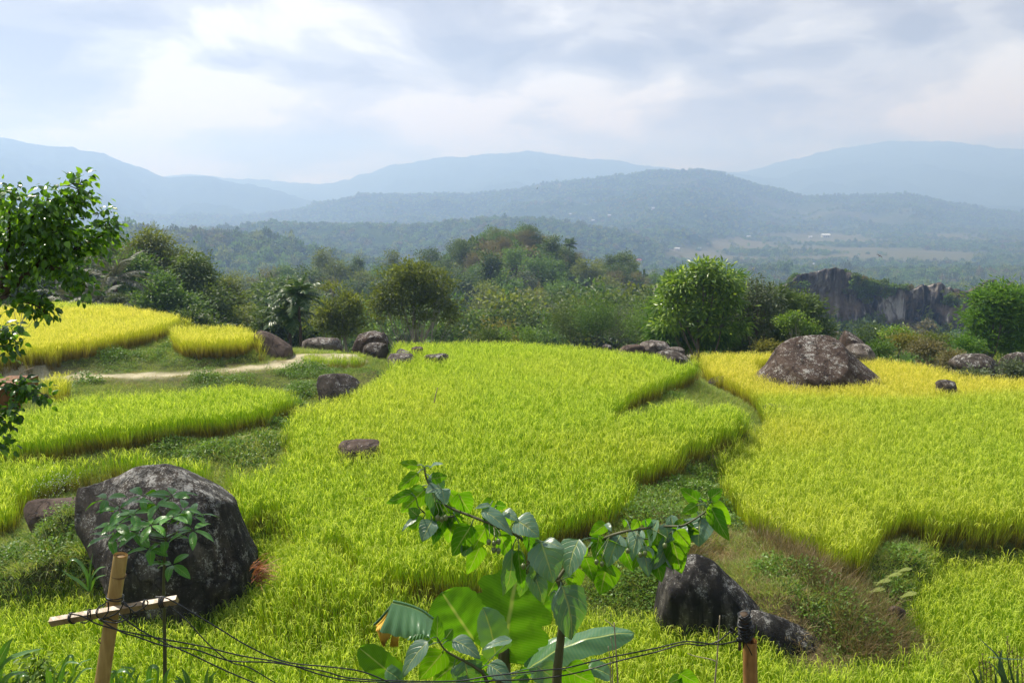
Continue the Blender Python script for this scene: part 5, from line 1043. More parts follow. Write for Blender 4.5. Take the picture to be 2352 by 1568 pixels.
# ------------------------------------------------------------------ foreground plants, posts and cables
CAMP = np.array([0, 0, CAMZ])
def frame_pt(fr, x, y, D):
    ox, oy, s = fr; return np.array(at(ox + x * s, oy + y * s, D))
FA, FB, FC = (861.3, 1033.6, .2197), (1263.3, 1062.3, .2014), (803.9, 1292.0, .3418)
F5, F3, F4, F6, F7, FT, FL = (0, 947.5, .3958), (0, 1435.6, .2686), (86.1, 1251.8, .2018), (1579.1, 1349.4, .1587), (2067, 1320.7, .1579), (0, 402, .2015), (0, 717.8, .2198)
SHAPES = dict(ovate=lambda t: np.minimum(1, (t / .16) ** .55) * (1 - np.clip((t - .25) / .75, 0, 1) ** 1.9) ** .95, lance=lambda t: np.sin(np.pi * np.clip(t, 0, 1) ** .9) ** .8,
              banana=lambda t: np.minimum(1, (t / .10) ** .6) * (1 - np.clip((t - .6) / .4, 0, 1) ** 2.2) ** .6, round=lambda t: np.sin(np.pi * t ** .8) ** .5)
def leaf_mesh(A, B, W, nvec, shape='ovate', bend=.12, fold=.12, wave=.03, seed=0, nu=9, nv=16, twist=0., thick=0, ragged=0.):
    """curved leaf surface from A (stalk) to B (tip)"""
    r = np.random.default_rng(seed); A = np.array(A); B = np.array(B); ax = B - A; L = np.linalg.norm(ax); ax /= L
    n = np.array(nvec, float); n -= ax * n.dot(ax); n /= np.linalg.norm(n); sd = np.cross(n, ax)
    T_ = np.linspace(0, 1, nv); S_ = np.linspace(-1, 1, nu); SS, TT = np.meshgrid(S_, T_); w_ = SHAPES[shape](np.clip(TT, .0, 1)) * W / 2; w_[-1] *= .0; w_[0] *= .12
    ph = r.uniform(0, 6.28); tw = twist * (TT - .3)
    if ragged: w_ = w_ * (1 - ragged * np.abs(np.sin(TT * 13 + ph + (SS > 0) * 2)) ** 6 * np.abs(SS))
    else: w_ = w_ * (1 + .035 * np.sin(TT * 43 + ph) * (np.abs(SS) > .9))
    side = sd[None, None] * np.cos(tw)[..., None] + n[None, None] * np.sin(tw)[..., None]; up = n[None, None] * np.cos(tw)[..., None] - sd[None, None] * np.sin(tw)[..., None]
    P = A + ax * (TT * L)[..., None] + n * (bend * L * (4 * TT * (1 - TT)) - bend * .5 * L * TT)[..., None]
    P = P + side * (SS * w_)[..., None] + up * (fold * np.abs(SS) * w_ + wave * L * np.sin(TT * 11 + ph + SS * 1.5) * np.abs(SS) ** 1.5 + .02 * L * np.sin(TT * 24 + np.abs(SS) * -5) * (1 - SS ** 2) * .35)[..., None]
    i, j = np.meshgrid(np.arange(nv - 1), np.arange(nu - 1), indexing='ij'); a = i * nu + j; Q = np.stack([a, a + nu, a + nu + 1, a + 1], -1).reshape(-1, 4)
    return P.reshape(-1, 3), Q, np.stack([SS * .5 + .5, TT * .98 + .01], -1).reshape(-1, 2)
def nvec_for(mode, P, r):
    cam_ = nrm(CAMP - P)
    if mode == 's': v = cam_ * .75 + np.array([-.15, .15, 1.0])
    elif mode == 't': v = -cam_ + np.array([.1, .1, .12])
    elif mode == 'd': v = cam_ + np.array([.55, -.2, -.55])
    else: v = cam_
    return v + r.normal(0, .14, 3)
def add_leaf(parent, fr, b, t_, w_, mode, D, mat, shape='ovate', seed=0, dD=None, name='leaf', label=None, petiole=None, pmat='stem', **kw):
    r = np.random.default_rng(seed + 991); dD = {'s': -.06, 't': .03, 'd': .0}.get(mode, 0) if dD is None else dD
    A = frame_pt(fr, *b, D); B = frame_pt(fr, *t_, D + dD); W = w_ * fr[2] * D / F * 1.25
    V, Q, U = leaf_mesh(A, B, W, nvec_for(mode, (A + B) / 2, r), shape, kw.pop('bend', .10 if mode != 't' else -.06), kw.pop('fold', .16), kw.pop('wave', .02), seed, **kw)
    mb = MB(); mb.add(V, Q, None, np.array([r.uniform(0, 1), 0, 0]), U)
    if petiole is not None: tube(mb, smooth_path([petiole, (np.array(petiole) + A) / 2 + np.array([0, 0, .01]), A + (B - A) * .06], 4), .003, 5)
    o = part(mb, name, M[mat], parent)
    if label: o['label'] = label
    return o
# ---- tamarillo
Dt = 3.9
tam = thing('fruit_shrub', 'large-leaved fruit shrub with forked arching branches and hanging green fruits in the foreground', 'shrub', at(1275, 1700, Dt)); tam['label'] = 'tall large-leaved shrub with two arching branches and hanging green egg-shaped fruits in front'
g0 = frame_pt(FC, 1385, 1500, Dt)
stemP = [g0, frame_pt(FC, 1390, 808, Dt), frame_pt(FC, 1402, 640, Dt), frame_pt(FC, 1425, 400, Dt), frame_pt(FC, 1422, 180, Dt), frame_pt(FC, 1395, 110, Dt)]
mb = MB(); sp_ = smooth_path(stemP, 6); tube(mb, sp_, np.linspace(.030, .015, len(sp_)), 10); part(mb, 'stem', M['stem'], tam)
fork = stemP[-1]
brA = [fork, frame_pt(FA, 1790, 1190, Dt + .03), frame_pt(FA, 1620, 1010, Dt + .05), frame_pt(FA, 1500, 900, Dt), frame_pt(FA, 1240, 780, Dt - .03), frame_pt(FA, 1010, 690, Dt), frame_pt(FA, 830, 620, Dt + .03), frame_pt(FA, 720, 560, Dt + .05), frame_pt(FA, 600, 420, Dt + .05), frame_pt(FA, 540, 300, Dt), frame_pt(FA, 515, 180, Dt)]
brB = [fork, frame_pt(FB, 200, 1180, Dt + .03), frame_pt(FB, 470, 950, Dt + .05), frame_pt(FB, 640, 850, Dt), frame_pt(FB, 870, 780, Dt - .03), frame_pt(FB, 1100, 745, Dt), frame_pt(FB, 1300, 725, Dt + .03), frame_pt(FB, 1480, 720, Dt), frame_pt(FB, 1570, 690, Dt), frame_pt(FB, 1700, 610, Dt), frame_pt(FB, 1780, 550, Dt), frame_pt(FB, 1830, 470, Dt)]
brC = [frame_pt(FB, 640, 850, Dt), frame_pt(FB, 870, 855, Dt + .04), frame_pt(FB, 1140, 870, Dt + .05), frame_pt(FB, 1290, 850, Dt + .03), frame_pt(FB, 1400, 780, Dt)]
brD = [frame_pt(FA, 830, 690, Dt + .05), frame_pt(FA, 640, 700, Dt + .06), frame_pt(FA, 540, 670, Dt + .05), frame_pt(FA, 450, 590, Dt + .05)]
BR = []
for P_, r0, r1 in [(brA, .0105, .004), (brB, .0095, .0035), (brC, .006, .003), (brD, .006, .003)]:
    mb = MB(); q = smooth_path(P_, 5); BR.append(np.array(q)); tube(mb, q, np.linspace(r0, r1, len(q)), 8); part(mb, 'branch', M['stem'], tam)
ALLB = np.vstack(BR)
def nearest_branch(p): return ALLB[np.argmin(((ALLB - p) ** 2).sum(1))]
LV = [('A', 450, 160, 255, 130, 90, 't'), ('A', 575, 180, 710, 135, 60, 's'), ('A', 450, 240, 230, 420, 115, 't'), ('A', 585, 300, 760, 270, 115, 't'), ('A', 530, 400, 265, 655, 190, 't'), ('A', 400, 440, 110, 560, 105, 't'), ('A', 500, 375, 400, 410, 80, 'd'), ('A', 675, 395, 530, 440, 135, 's'), ('A', 700, 400, 735, 565, 135, 's'), ('A', 600, 490, 590, 640, 135, 't'),
      ('A', 770, 420, 1005, 720, 130, 't'), ('A', 870, 450, 1000, 660, 200, 't'), ('A', 450, 690, 350, 600, 110, 't'), ('A', 440, 705, 275, 845, 60, 's'), ('A', 510, 710, 340, 830, 100, 't'), ('A', 600, 730, 490, 955, 175, 's'), ('A', 640, 810, 650, 940, 95, 't'), ('A', 820, 650, 770, 975, 235, 't'), ('A', 1010, 780, 800, 1110, 215, 't'), ('A', 1170, 790, 1015, 1050, 190, 't'),
      ('A', 970, 950, 930, 1115, 150, 'd'), ('A', 1110, 980, 960, 1305, 160, 't'), ('A', 1210, 575, 1040, 610, 60, 's'), ('A', 1240, 520, 1110, 640, 120, 't'), ('A', 1260, 570, 1380, 590, 95, 't'), ('A', 1115, 620, 1445, 885, 160, 's'), ('A', 1470, 730, 1720, 900, 240, 's'), ('A', 1290, 650, 1420, 790, 110, 't'), ('A', 1400, 830, 1390, 1010, 170, 't'), ('A', 1430, 1030, 1350, 1535, 240, 'd'),
      ('A', 1500, 1040, 1545, 1480, 120, 't'), ('A', 1540, 1280, 1520, 1545, 140, 'd'), ('A', 1640, 1170, 1690, 1395, 130, 'd'), ('A', 1730, 950, 1870, 1390, 330, 's'), ('A', 1720, 940, 1600, 930, 90, 'd'), ('A', 1760, 960, 1980, 1030, 120, 's'), ('A', 1600, 880, 1640, 1100, 110, 't'), ('A', 1340, 640, 1500, 740, 110, 's'), ('A', 1000, 560, 870, 560, 110, 't'),
      ('B', 330, 870, 200, 1305, 330, 's'), ('B', 640, 690, 450, 830, 140, 't'), ('B', 640, 690, 700, 780, 60, 's'), ('B', 800, 820, 650, 1190, 215, 's'), ('B', 1030, 750, 930, 1120, 195, 's'), ('B', 1010, 650, 930, 770, 95, 't'), ('B', 1080, 640, 1165, 760, 110, 't'), ('B', 1150, 760, 1100, 960, 120, 't'), ('B', 860, 640, 850, 740, 50, 't'), ('B', 1230, 790, 1210, 1030, 135, 't'), ('B', 1070, 1000, 1165, 1225, 125, 't'),
      ('B', 660, 1130, 570, 1510, 300, 't'), ('B', 560, 1000, 460, 1330, 180, 'd'), ('B', 1530, 640, 1330, 870, 95, 't'), ('B', 1440, 760, 1605, 975, 145, 't'), ('B', 1400, 880, 1500, 1275, 225, 't'), ('B', 1720, 620, 1690, 955, 305, 's'), ('B', 1470, 730, 1570, 820, 115, 's'), ('B', 1700, 440, 1485, 290, 150, 't'), ('B', 1680, 480, 1500, 585, 105, 't'), ('B', 1650, 520, 1560, 735, 95, 'd'), ('B', 1820, 410, 1970, 295, 130, 't'), ('B', 1830, 460, 2065, 715, 185, 't'), ('B', 1770, 450, 1700, 400, 50, 's'),
      ('B', 420, 1060, 480, 900, 120, 's'), ('B', 180, 1200, 270, 1430, 130, 'd'), ('C', 1420, 150, 1500, 525, 255, 'd'), ('C', 1375, 180, 1385, 330, 90, 'd'), ('C', 1500, 90, 1480, 180, 60, 't')]
FRS = dict(A=FA, B=FB, C=FC)
for i, (f, x0, y0, x1, y1, w_, md) in enumerate(LV):
    rr = np.random.default_rng(i); D = Dt + rr.uniform(-.10, .10) + (.06 if md == 'd' else -.04 if md == 's' else 0); base = frame_pt(FRS[f], x0, y0, D)
    nb_ = nearest_branch(base) if f != 'C' else np.array(sp_)[np.argmin(((np.array(sp_) - base) ** 2).sum(1))]
    add_leaf(tam, FRS[f], (x0, y0), (x1, y1), w_, md, D, 'tam', seed=i, petiole=nb_, ragged=.25 if i % 7 == 3 else 0)
rx = np.random.default_rng(44)
for i in range(32):      # smaller hanging leaves that fill the branches
    bi = int(rx.integers(0, 3)); q = BR[bi]; b = q[int(rx.uniform(.12, .97) * (len(q) - 1))]; L = rx.uniform(.10, .19); A = b + rx.normal(0, .03, 3); B = A + np.array([rx.normal(0, .06), rx.uniform(-.08, .08), -L]); md = rx.choice(['t', 't', 'd', 's'])
    V, Q, U = leaf_mesh(A, B, L * rx.uniform(.55, .75), nvec_for(md, A, rx) + rx.normal(0, .3, 3), 'ovate', .08, .16, .02, 900 + i); mb = MB(); mb.add(V, Q, None, np.array([rx.uniform(0, 1), 0, 0]), U); tube(mb, [b, A + (B - A) * .05], .0025, 5); part(mb, 'leaf', M['tam'], tam)
for i, (f, x, y) in enumerate([('A', 655, 710), ('A', 698, 722), ('A', 738, 706), ('A', 1190, 960), ('A', 1245, 975), ('A', 1292, 955), ('A', 1243, 1042), ('A', 1290, 1050), ('A', 1550, 1212), ('B', 530, 1132), ('B', 592, 1152), ('B', 1030, 1050), ('B', 1083, 1035), ('B', 888, 1005), ('B', 1310, 945)]):
    c = frame_pt(FRS[f], x, y, Dt - .12); s_ = FRS[f][2] * Dt / F; zz_ = np.linspace(-1, 1, 9); mb = MB(); rr_ = np.sqrt(np.maximum(0, 1 - zz_ ** 2)) * 27 * s_ * (1 - .18 * -zz_); rr_[0] = rr_[-1] = .0006
    tube(mb, [c + np.array([0, 0, q * 37 * s_]) for q in zz_], rr_, 12); top = c + np.array([0, 0, 37 * s_]); nb_ = nearest_branch(c + np.array([0, 0, .12])); tube(mb, smooth_path([top, top + np.array([.004, 0, .03]), nb_], 4), .0016, 5); part(mb, 'fruit', M['fruit'], tam)
# ---- smaller large-leaved plant under it
D2 = 4.3
sh = thing('young_shrub', 'young large-leaved shrub low among the banana leaves in the foreground', 'shrub', at(1090, 1750, D2))
q = [frame_pt(FC, 1000, 1200, D2), frame_pt(FC, 920, 800, D2), frame_pt(FC, 840, 700, D2), frame_pt(FC, 740, 645, D2), frame_pt(FC, 640, 585, D2), frame_pt(FC, 585, 500, D2)]; mb = MB(); q = smooth_path(q, 5); tube(mb, q, np.linspace(.014, .004, len(q)), 8); part(mb, 'stem', M['stem'], sh); q = np.array(q)
for i, (x0, y0, x1, y1, w_, md) in enumerate([(585, 530, 590, 350, 85, 't'), (640, 510, 690, 440, 70, 't'), (690, 515, 880, 640, 120, 's'), (525, 525, 345, 770, 125, 's'), (630, 590, 460, 790, 150, 't'), (740, 650, 555, 800, 170, 't'), (770, 650, 790, 830, 200, 'd'), (690, 700, 790, 790, 90, 's'), (1090, 515, 885, 580, 65, 's'), (930, 680, 1090, 810, 120, 's'), (830, 650, 940, 700, 85, 't'), (1130, 730, 1220, 760, 80, 't'), (1260, 690, 1400, 790, 160, 'd'), (1440, 710, 1650, 810, 180, 't'), (1180, 740, 1080, 830, 110, 'd'), (530, 560, 500, 500, 70, 't'), (900, 720, 860, 840, 120, 't')]):
    base = frame_pt(FC, x0, y0, D2); add_leaf(sh, FC, (x0, y0), (x1, y1), w_, md, D2 + .02 * (i % 3), 'tam', seed=200 + i, petiole=q[np.argmin(((q - base) ** 2).sum(1))])
add_leaf(sh, FC, (2215, 740), (2350, 815), 95, 't', D2, 'tam', seed=240); add_leaf(sh, FC, (2230, 770), (2130, 815), 70, 't', D2, 'tam', seed=241)
# ---- banana
D3 = 5.0
ban = thing('banana_plant', 'banana plant with broad glowing green leaves behind the fruit shrub at the bottom centre', 'banana plant', at(1160, 1760, D3))
mb = MB(); q = smooth_path([frame_pt(FC, 1030, 1300, D3), frame_pt(FC, 1030, 800, D3), frame_pt(FC, 1040, 560, D3)], 6); tube(mb, q, np.linspace(.075, .035, len(q)), 12); part(mb, 'stem', M['stem'], ban)
def ban_leaf(b, t_, w_, md, seed, dD=0., D=D3, rib=True, label=None, **kw):
    add_leaf(ban, FC, b, t_, w_, md, D, 'banana', 'banana', seed=seed, dD=dD, nu=17, nv=40, fold=kw.pop('fold', .10), wave=kw.pop('wave', .008), label=label, **kw)
    A = frame_pt(FC, *b, D - .02); B = frame_pt(FC, *t_, D + dD - .02)
ban_leaf((1025, 660), (1125, 55), 500, 't', 301, ragged=.22, bend=-.03)
ban_leaf((835, 520), (618, 200), 320, 't', 302, D=D3 - .1, bend=-.04)
ban_leaf((975, 620), (900, 303), 190, 'd', 303, D=D3 - .25, fold=.35)
ban_leaf((1270, 330), (1395, 100), 120, 't', 304, D=D3 + .1)
ban_leaf((345, 800), (62, 570), 165, 't', 305, D=D3 - .3, label='leaf with a brown torn edge')
ban_leaf((1170, 730), (1462, 498), 120, 's', 306, D=D3 - .1)
ban_leaf((1180, 730), (1895, 438), 175, 's', 307, D=D3 - .3, bend=.16, fold=-.5)
ban_leaf((1600, 700), (1760, 760), 120, 's', 308, D=D3 - .3)
ban_leaf((240, 720), (350, 800), 95, 's', 309, D=D3 - .35)
def drape(top, bot, D, mat, name, label, seed, nrow=12, fr=FC, yd=.0):
    a_ = np.array(smooth_path([frame_pt(fr, x, y, D) for x, y in top], 6)); b_ = np.array([frame_pt(fr, x, y, D - yd) for x, y in bot]); b_ = np.array(smooth_path(b_, 6)); k = np.linspace(0, 1, 40)
    def res(p): t_ = np.linspace(0, 1, len(p)); return np.stack([np.interp(k, t_, p[:, c]) for c in range(3)], 1)
    a_, b_ = res(a_), res(b_); s_ = np.linspace(0, 1, nrow)[:, None, None]; P = a_[None] * (1 - s_) + b_[None] * s_; P[..., 1] -= .05 * np.sin(s_[..., 0] * 2.2) + .008 * np.sin(k * 40 + seed)[None] * s_[..., 0]
    i, j = np.meshgrid(np.arange(nrow - 1), np.arange(39), indexing='ij'); a = i * 40 + j; U = np.stack([.5 + .5 * s_[..., 0] + 0 * k[None], k[None] + 0 * s_[..., 0]], -1).reshape(-1, 2)
    mb = MB(); mb.add(P.reshape(-1, 3), np.stack([a, a + 1, a + 41, a + 40], -1).reshape(-1, 4), None, np.array([.5, 0, 0]), U); tube(mb, a_, .008, 6, C=np.array([.5, 0, 0])); o = part(mb, name, M[mat], ban)
    if label: o['label'] = label
drape([(560, 375), (480, 318), (380, 278), (288, 257)], [(538, 470), (470, 452), (372, 478), (205, 436)], D3 - .35, 'banana', 'leaf', 'pale leaf folded down over its rib', 1, yd=.12)
drape([(548, 380), (500, 400), (440, 430)], [(540, 510), (460, 505), (388, 492)], D3 - .3, 'banana', 'leaf', None, 2, yd=.05)
drape([(310, 262), (290, 257)], [(170, 400), (163, 388)], D3 - .33, 'banana', 'leaf', None, 3, yd=.05)
drape([(275, 300), (225, 380), (185, 420)], [(262, 440), (215, 440), (178, 432)], D3 - .30, 'banana_dry', 'leaf', 'yellowed piece of a torn leaf', 4)
drape([(175, 425), (262, 440)], [(232, 538), (246, 528)], D3 - .31, 'banana_dry', 'leaf', 'yellow ragged hanging leaf end', 5)
drape([(258, 438), (298, 440)], [(232, 530), (262, 490)], D3 - .32, 'banana_dry', 'leaf', 'bright yellow hanging leaf strip', 6)
drape([(290, 438), (338, 448)], [(272, 540), (332, 540)], D3 - .31, 'banana_dry', 'leaf', 'yellow hanging leaf end with dark rim', 7)
# ---- dry stalks
def stick(name, label, paths, D, rad, mat, fr=(0, 0, 1), cat='stick', leaves=None):
    t0 = at(fr[0] + paths[0][0][0] * fr[2], fr[1] + paths[0][0][1] * fr[2], D); mb = MB()
    for k, p in enumerate(paths): q = smooth_path([frame_pt(fr, x, y, D + .01 * k) for x, y in p], 5); tube(mb, q, np.linspace(rad, rad * .6, len(q)) * (1 if k == 0 else .65), 7)
    L = np.array(t0); mb.V = [v - L for v in mb.V]; o = mb.obj(name, M[mat]); o.location = t0; return tag(o, label, cat)
stick('dry_stalk', 'dry forked stalk standing right of the fruit shrub', [[(1802, 1000), (1800, 808), (1788, 600), (1775, 400)], [(1775, 430), (1740, 400), (1712, 380)], [(1765, 1000), (1762, 808), (1768, 600), (1752, 500)], [(1745, 1000), (1750, 700), (1735, 560)]], 4.4, .006, 'twig', FC, 'stalk')
stick('thin_stick', 'thin pale upright stick with a side twig left of the brown post', [[(385, 1700), (395, 1379), (430, 1000), (450, 700), (468, 400)], [(405, 1060), (330, 1030), (110, 985), (0, 945)]], 3.9, .0052, 'twig', F6, 'stick')
stick('dry_twig', 'bare dry twig standing in the golden rice at the left edge', [[(41, 762), (52, 735), (66, 700)], [(45, 752), (62, 752), (76, 735)], [(44, 760), (34, 725), (30, 690)], [(48, 740), (50, 705)], [(40, 765), (20, 745)]], 29.5, .02, 'twig', cat='twig')
stick('dry_twig', 'forked bare twig above the brown plank at the left edge', [[(38, 875), (50, 855), (78, 843)], [(42, 868), (48, 845), (52, 832)], [(44, 870), (64, 858)]], 5, .004, 'twig', cat='twig')
stick('reed_stake', 'thin stake standing at the right end of the tall green rice', [[(997, 925), (1001, 905), (1005, 890)]], 24, .02, 'twig', cat='stake')
bpy.data.objects['reed_stake'].location.x += -9.0 * 0 
# ---- posts
def ring(mb, c, ax, rad, r=.004, n=20, C=None, jit=0, rr=None):
    ax = nrm(np.array(ax, float)); a = nrm(np.cross(ax, [0, 1, .1])); b = np.cross(ax, a); th = np.linspace(0, 2 * math.pi, n)
    P = [np.array(c) + (a * math.cos(q) + b * math.sin(q)) * rad * (1 + jit * math.sin(3 * q + c[0] * 50)) + ax * jit * rad * .6 * math.sin(q + c[2] * 40) for q in th]; tube(mb, P, r, 6, cap=False)
D4 = 3.9
post = thing('bamboo_post', 'yellow bamboo post with a crossbar lashed on by black wire at lower left', 'post', frame_pt(F4, 640, 2200, D4))
a_, b_ = frame_pt(F4, 948, 108, D4), frame_pt(F4, 640, 2200, D4 - .02); axp = nrm(b_ - a_); mb = MB(); L_ = np.linalg.norm(b_ - a_); k = 60; pp = [a_ + axp * L_ * i / (k - 1) for i in range(k)]
nodes_at = [.115, .50, .92]; rad = np.array([.0345 + .004 * i / k for i in range(k)])
tube(mb, pp, rad, 28, cap=False); inner = [p for p in pp[:6]]; tube(mb, inner, rad[:6] - .007, 28, cap=False)
V, Q, T, uv = tube_arrays([a_ - axp * .0005, a_ + axp * .001], [.0345, .0345], 28, False)
ann = MB(); th = np.arange(28)
part(mb, 'pole', M['bamboo'], post)
mb = MB(); tube(mb, [a_ + axp * .0 , a_ + axp * .008], [.034, .034], 28, cap=True); mb.V = [v + axp * .012 for v in mb.V]; part(mb, 'pole_end', M['timber'], post)
for f, yv in [(0, 340), (1, 1075)]:
    c = frame_pt(F4, 922 - (yv - 340) * .19, yv, D4); mb = MB(); ring(mb, c, axp, .0368, .0022); ring(mb, c + axp * .006, axp, .0362, .0012); part(mb, 'node_ring', M['node'], post)
cb0, cb1 = frame_pt(F4, 150, 870, D4 - .09), frame_pt(F4, 1590, 618, D4 - .04); axb = nrm(cb1 - cb0); up_ = nrm(np.array([0, -.35, 1]) - axb * np.dot([0, -.35, 1], axb)); fw = np.cross(up_, axb)
mb = MB(); nseg = 24; rng3 = np.random.default_rng(3); Vb = []
for i in range(nseg):
    c = cb0 + (cb1 - cb0) * i / (nseg - 1); j = rng3.normal(0, .0006, 4)
    for (s1, s2), jj in zip([(-1, -1), (1, -1), (1, 1), (-1, 1)], j): Vb.append(c + fw * s1 * .015 + up_ * s2 * (.0195 + jj))
Qb = [(i * 4 + k, i * 4 + (k + 1) % 4, (i + 1) * 4 + (k + 1) % 4, (i + 1) * 4 + k) for i in range(nseg - 1) for k in range(4)] + [(3, 2, 1, 0), (nseg * 4 - 4, nseg * 4 - 3, nseg * 4 - 2, nseg * 4 - 1)]
mb.add(Vb, Qb); part(mb, 'crossbar', M['timber'], post, smooth=False)
mb = MB()
def on_bar(x): f = (x - 150) / 1440; return cb0 + (cb1 - cb0) * f
for x in (385, 398, 600, 700, 1228, 1405, 1425, 1445):
    ring(mb, on_bar(x), axb + np.array([0, 0, .12]), .0285, .0034, jit=.05)
for y, t_ in ((575, .1), (590, -.1)): ring(mb, frame_pt(F4, 880, y, D4), axp + np.array([t_, 0, 0]), .041, .0034, jit=.05)
for tlt in (.8, -.7, .5): ring(mb, frame_pt(F4, 850, 760, D4 - .02), axp + np.array([tlt, 0, .1]), .056, .0036, jit=.06)
tube(mb, smooth_path([frame_pt(F4, *p, D4 - .14) for p in [(690, 700), (740, 680), (800, 640), (800, 760), (720, 850), (760, 860), (900, 880), (1020, 830), (1060, 740), (1000, 660), (960, 640)]], 5), .0036, 6)
tube(mb, smooth_path([frame_pt(F4, *p, D4 - .13) for p in [(960, 640), (1010, 690), (1090, 690), (1130, 660)]], 5), .0032, 6)
tube(mb, smooth_path([frame_pt(F4, *p, D4 - .13) for p in [(1240, 615), (1255, 660), (1190, 720), (1110, 760), (1060, 720)]], 5), .0034, 6)
tube(mb, smooth_path([frame_pt(F4, *p, D4 - .13) for p in [(600, 740), (598, 830), (550, 880), (490, 875)]], 5), .0034, 6)
tube(mb, smooth_path([frame_pt(F4, *p, D4 - .13) for p in [(820, 810), (900, 770), (960, 700), (985, 620)]], 5), .0036, 6)
part(mb, 'wire_lashing', M['cable'], post)
post2 = thing('wooden_post', 'reddish brown bamboo post topped with a tangle of black wire at lower right', 'post', frame_pt(F6, 915, 2600, D4))
a_, b_ = frame_pt(F6, 902, 760, D4), frame_pt(F6, 925, 2600, D4); mb = MB(); pp = [a_ + (b_ - a_) * i / 20 for i in range(21)]; tube(mb, pp, np.linspace(.0375, .041, 21), 28, cap=False); tube(mb, pp[:5], np.linspace(.031, .031, 5), 28, cap=False); part(mb, 'pole', M['bamboo_old'], post2)
mb = MB(); tube(mb, [frame_pt(F6, 815, 375, D4), frame_pt(F6, 825, 560, D4), frame_pt(F6, 870, 900, D4)], [.022, .023, .024], 16); part(mb, 'inner_stake', M['dark_bark'], post2)
mb = MB(); rr = np.random.default_rng(5)
for i in range(26):
    f = i / 25; y = 385 + 345 * f; c = frame_pt(F6, 818 + 25 * f + rr.normal(0, 8), y, D4); ring(mb, c, np.array([rr.normal(0, .28), rr.normal(0, .2), 1]), .027 + .008 * math.sin(f * 3) + rr.uniform(0, .006), .0033, jit=.08)
for q in range(3): ring(mb, frame_pt(F6, 640 + 14 * q, 615, D4 - .02), (1, .6, .4 * q), .014, .003)
tube(mb, smooth_path([frame_pt(F6, *p, D4 - .05) for p in [(770, 690), (830, 780), (890, 880), (935, 975)]], 5), .0034, 6)
tube(mb, smooth_path([frame_pt(F6, *p, D4 - .04) for p in [(880, 580), (945, 650), (930, 700), (850, 720)]], 5), .0034, 6)
tube(mb, smooth_path([frame_pt(F6, *p, D4 - .03) for p in [(715, 740), (760, 760), (790, 740)]], 5), .012, 6)
part(mb, 'wire_tangle', M['cable'], post2)
mb = MB(); tube(mb, [frame_pt(F6, 760, 790, D4 - .03), frame_pt(F6, 752, 895, D4 - .03)], .009, 8); part(mb, 'peg', M['dark_bark'], post2)
# ---- cables
def cable(label, pts, D0, D1, rad=.0036):
    n = len(pts); P = [np.array(at(u, v, D0 + (D1 - D0) * i / (n - 1))) for i, (u, v) in enumerate(pts)]; c = P[0].copy(); mb = MB(); tube(mb, smooth_path(P, 8), rad, 7); mb.V = [v - c for v in mb.V]; o = mb.obj('cable', M['cable']); o.location = c; return tag(o, label, 'cable', 'black cables between the two posts')
def c5(*p): return [(x * .3958, 947.5 + y * .3958) for x, y in p]
cable('black cable from the left wrap of the crossbar, lying lowest of the long run', c5((405, 1165), (480, 1180), (560, 1222), (700, 1262), (950, 1312), (1180, 1355), (1400, 1408), (1650, 1452), (1886, 1525), (2050, 1552)) + [(906, 1566), (1043, 1568), (1129, 1562), (1230, 1558), (1320, 1545), (1420, 1517), (1504, 1497), (1570, 1478), (1612, 1481), (1650, 1471), (1678, 1448)], D4 - .12, D4 - .04)
cable('black cable leaving the crossbar beside the bamboo post and joining the long run', c5((570, 1195), (700, 1268), (800, 1300), (950, 1350), (1130, 1372), (1330, 1436), (1560, 1446), (1700, 1466), (1886, 1500)) + [(804, 1556), (906, 1562), (1043, 1563), (1129, 1551), (1248, 1538), (1300, 1533), (1385, 1512), (1504, 1488), (1570, 1473), (1611, 1475), (1650, 1479), (1693, 1471)], D4 - .12, D4 - .05)
cable('black cable slanting steeply down from the post to the bottom edge', c5((690, 1165), (800, 1250), (960, 1335), (1100, 1395), (1300, 1490), (1480, 1567), (1700, 1660)), D4 - .12, D4 - .2)
cable('upper black cable from the right end of the crossbar, curving down to the right', c5((900, 1068), (950, 1070), (1000, 1090), (1150, 1178), (1300, 1268), (1400, 1330), (1560, 1410), (1700, 1452), (1886, 1470), (2100, 1500), (2300, 1580)), D4 - .1, D4 - .15)
cable('thin black cable from under the right end of the crossbar, crossing the others', c5((980, 1118), (1080, 1200), (1200, 1330), (1330, 1440), (1450, 1478), (1600, 1567), (1800, 1680)), D4 - .06, D4 - .15, .003)
# ---- sapling
D5 = 5.2
sap = thing('sapling', 'slender sapling with whorls of shiny oval leaves in front of the big boulder', 'sapling', at(378, 1800, D5)); q = [at(378, 1800, D5)] + [frame_pt(F5, x, y, D5) for x, y in [(957, 1567), (955, 1300), (950, 1000), (955, 850), (962, 700), (968, 560)]]
mb = MB(); q = smooth_path(q, 5); tube(mb, q, np.linspace(.017, .005, len(q)), 8); q = np.array(q)
WH = [(620, 500, .2), (690, 560, .1), (680, 650, 0), (640, 720, .1), (765, 590, -.1), (830, 480, .1), (905, 530, 0), (1000, 480, .1), (1060, 560, 0), (1120, 600, .1), (1120, 680, -.1), (1000, 610, -.15), (880, 650, -.2), (800, 700, -.1), (960, 740, 0), (870, 790, -.05), (1000, 880, 0), (760, 670, .15)]
for x, y, d in WH:
    c = frame_pt(F5, x, y, D5 + d); s = q[np.argmin(np.abs(q[:, 2] - (c[2] - .12)))]; tube(mb, smooth_path([s, (s + c) / 2 + np.array([0, 0, -.02]), c], 4), np.linspace(.006, .003, 9), 6)
part(mb, 'stem', M['stem'], sap)
rr = np.random.default_rng(8)
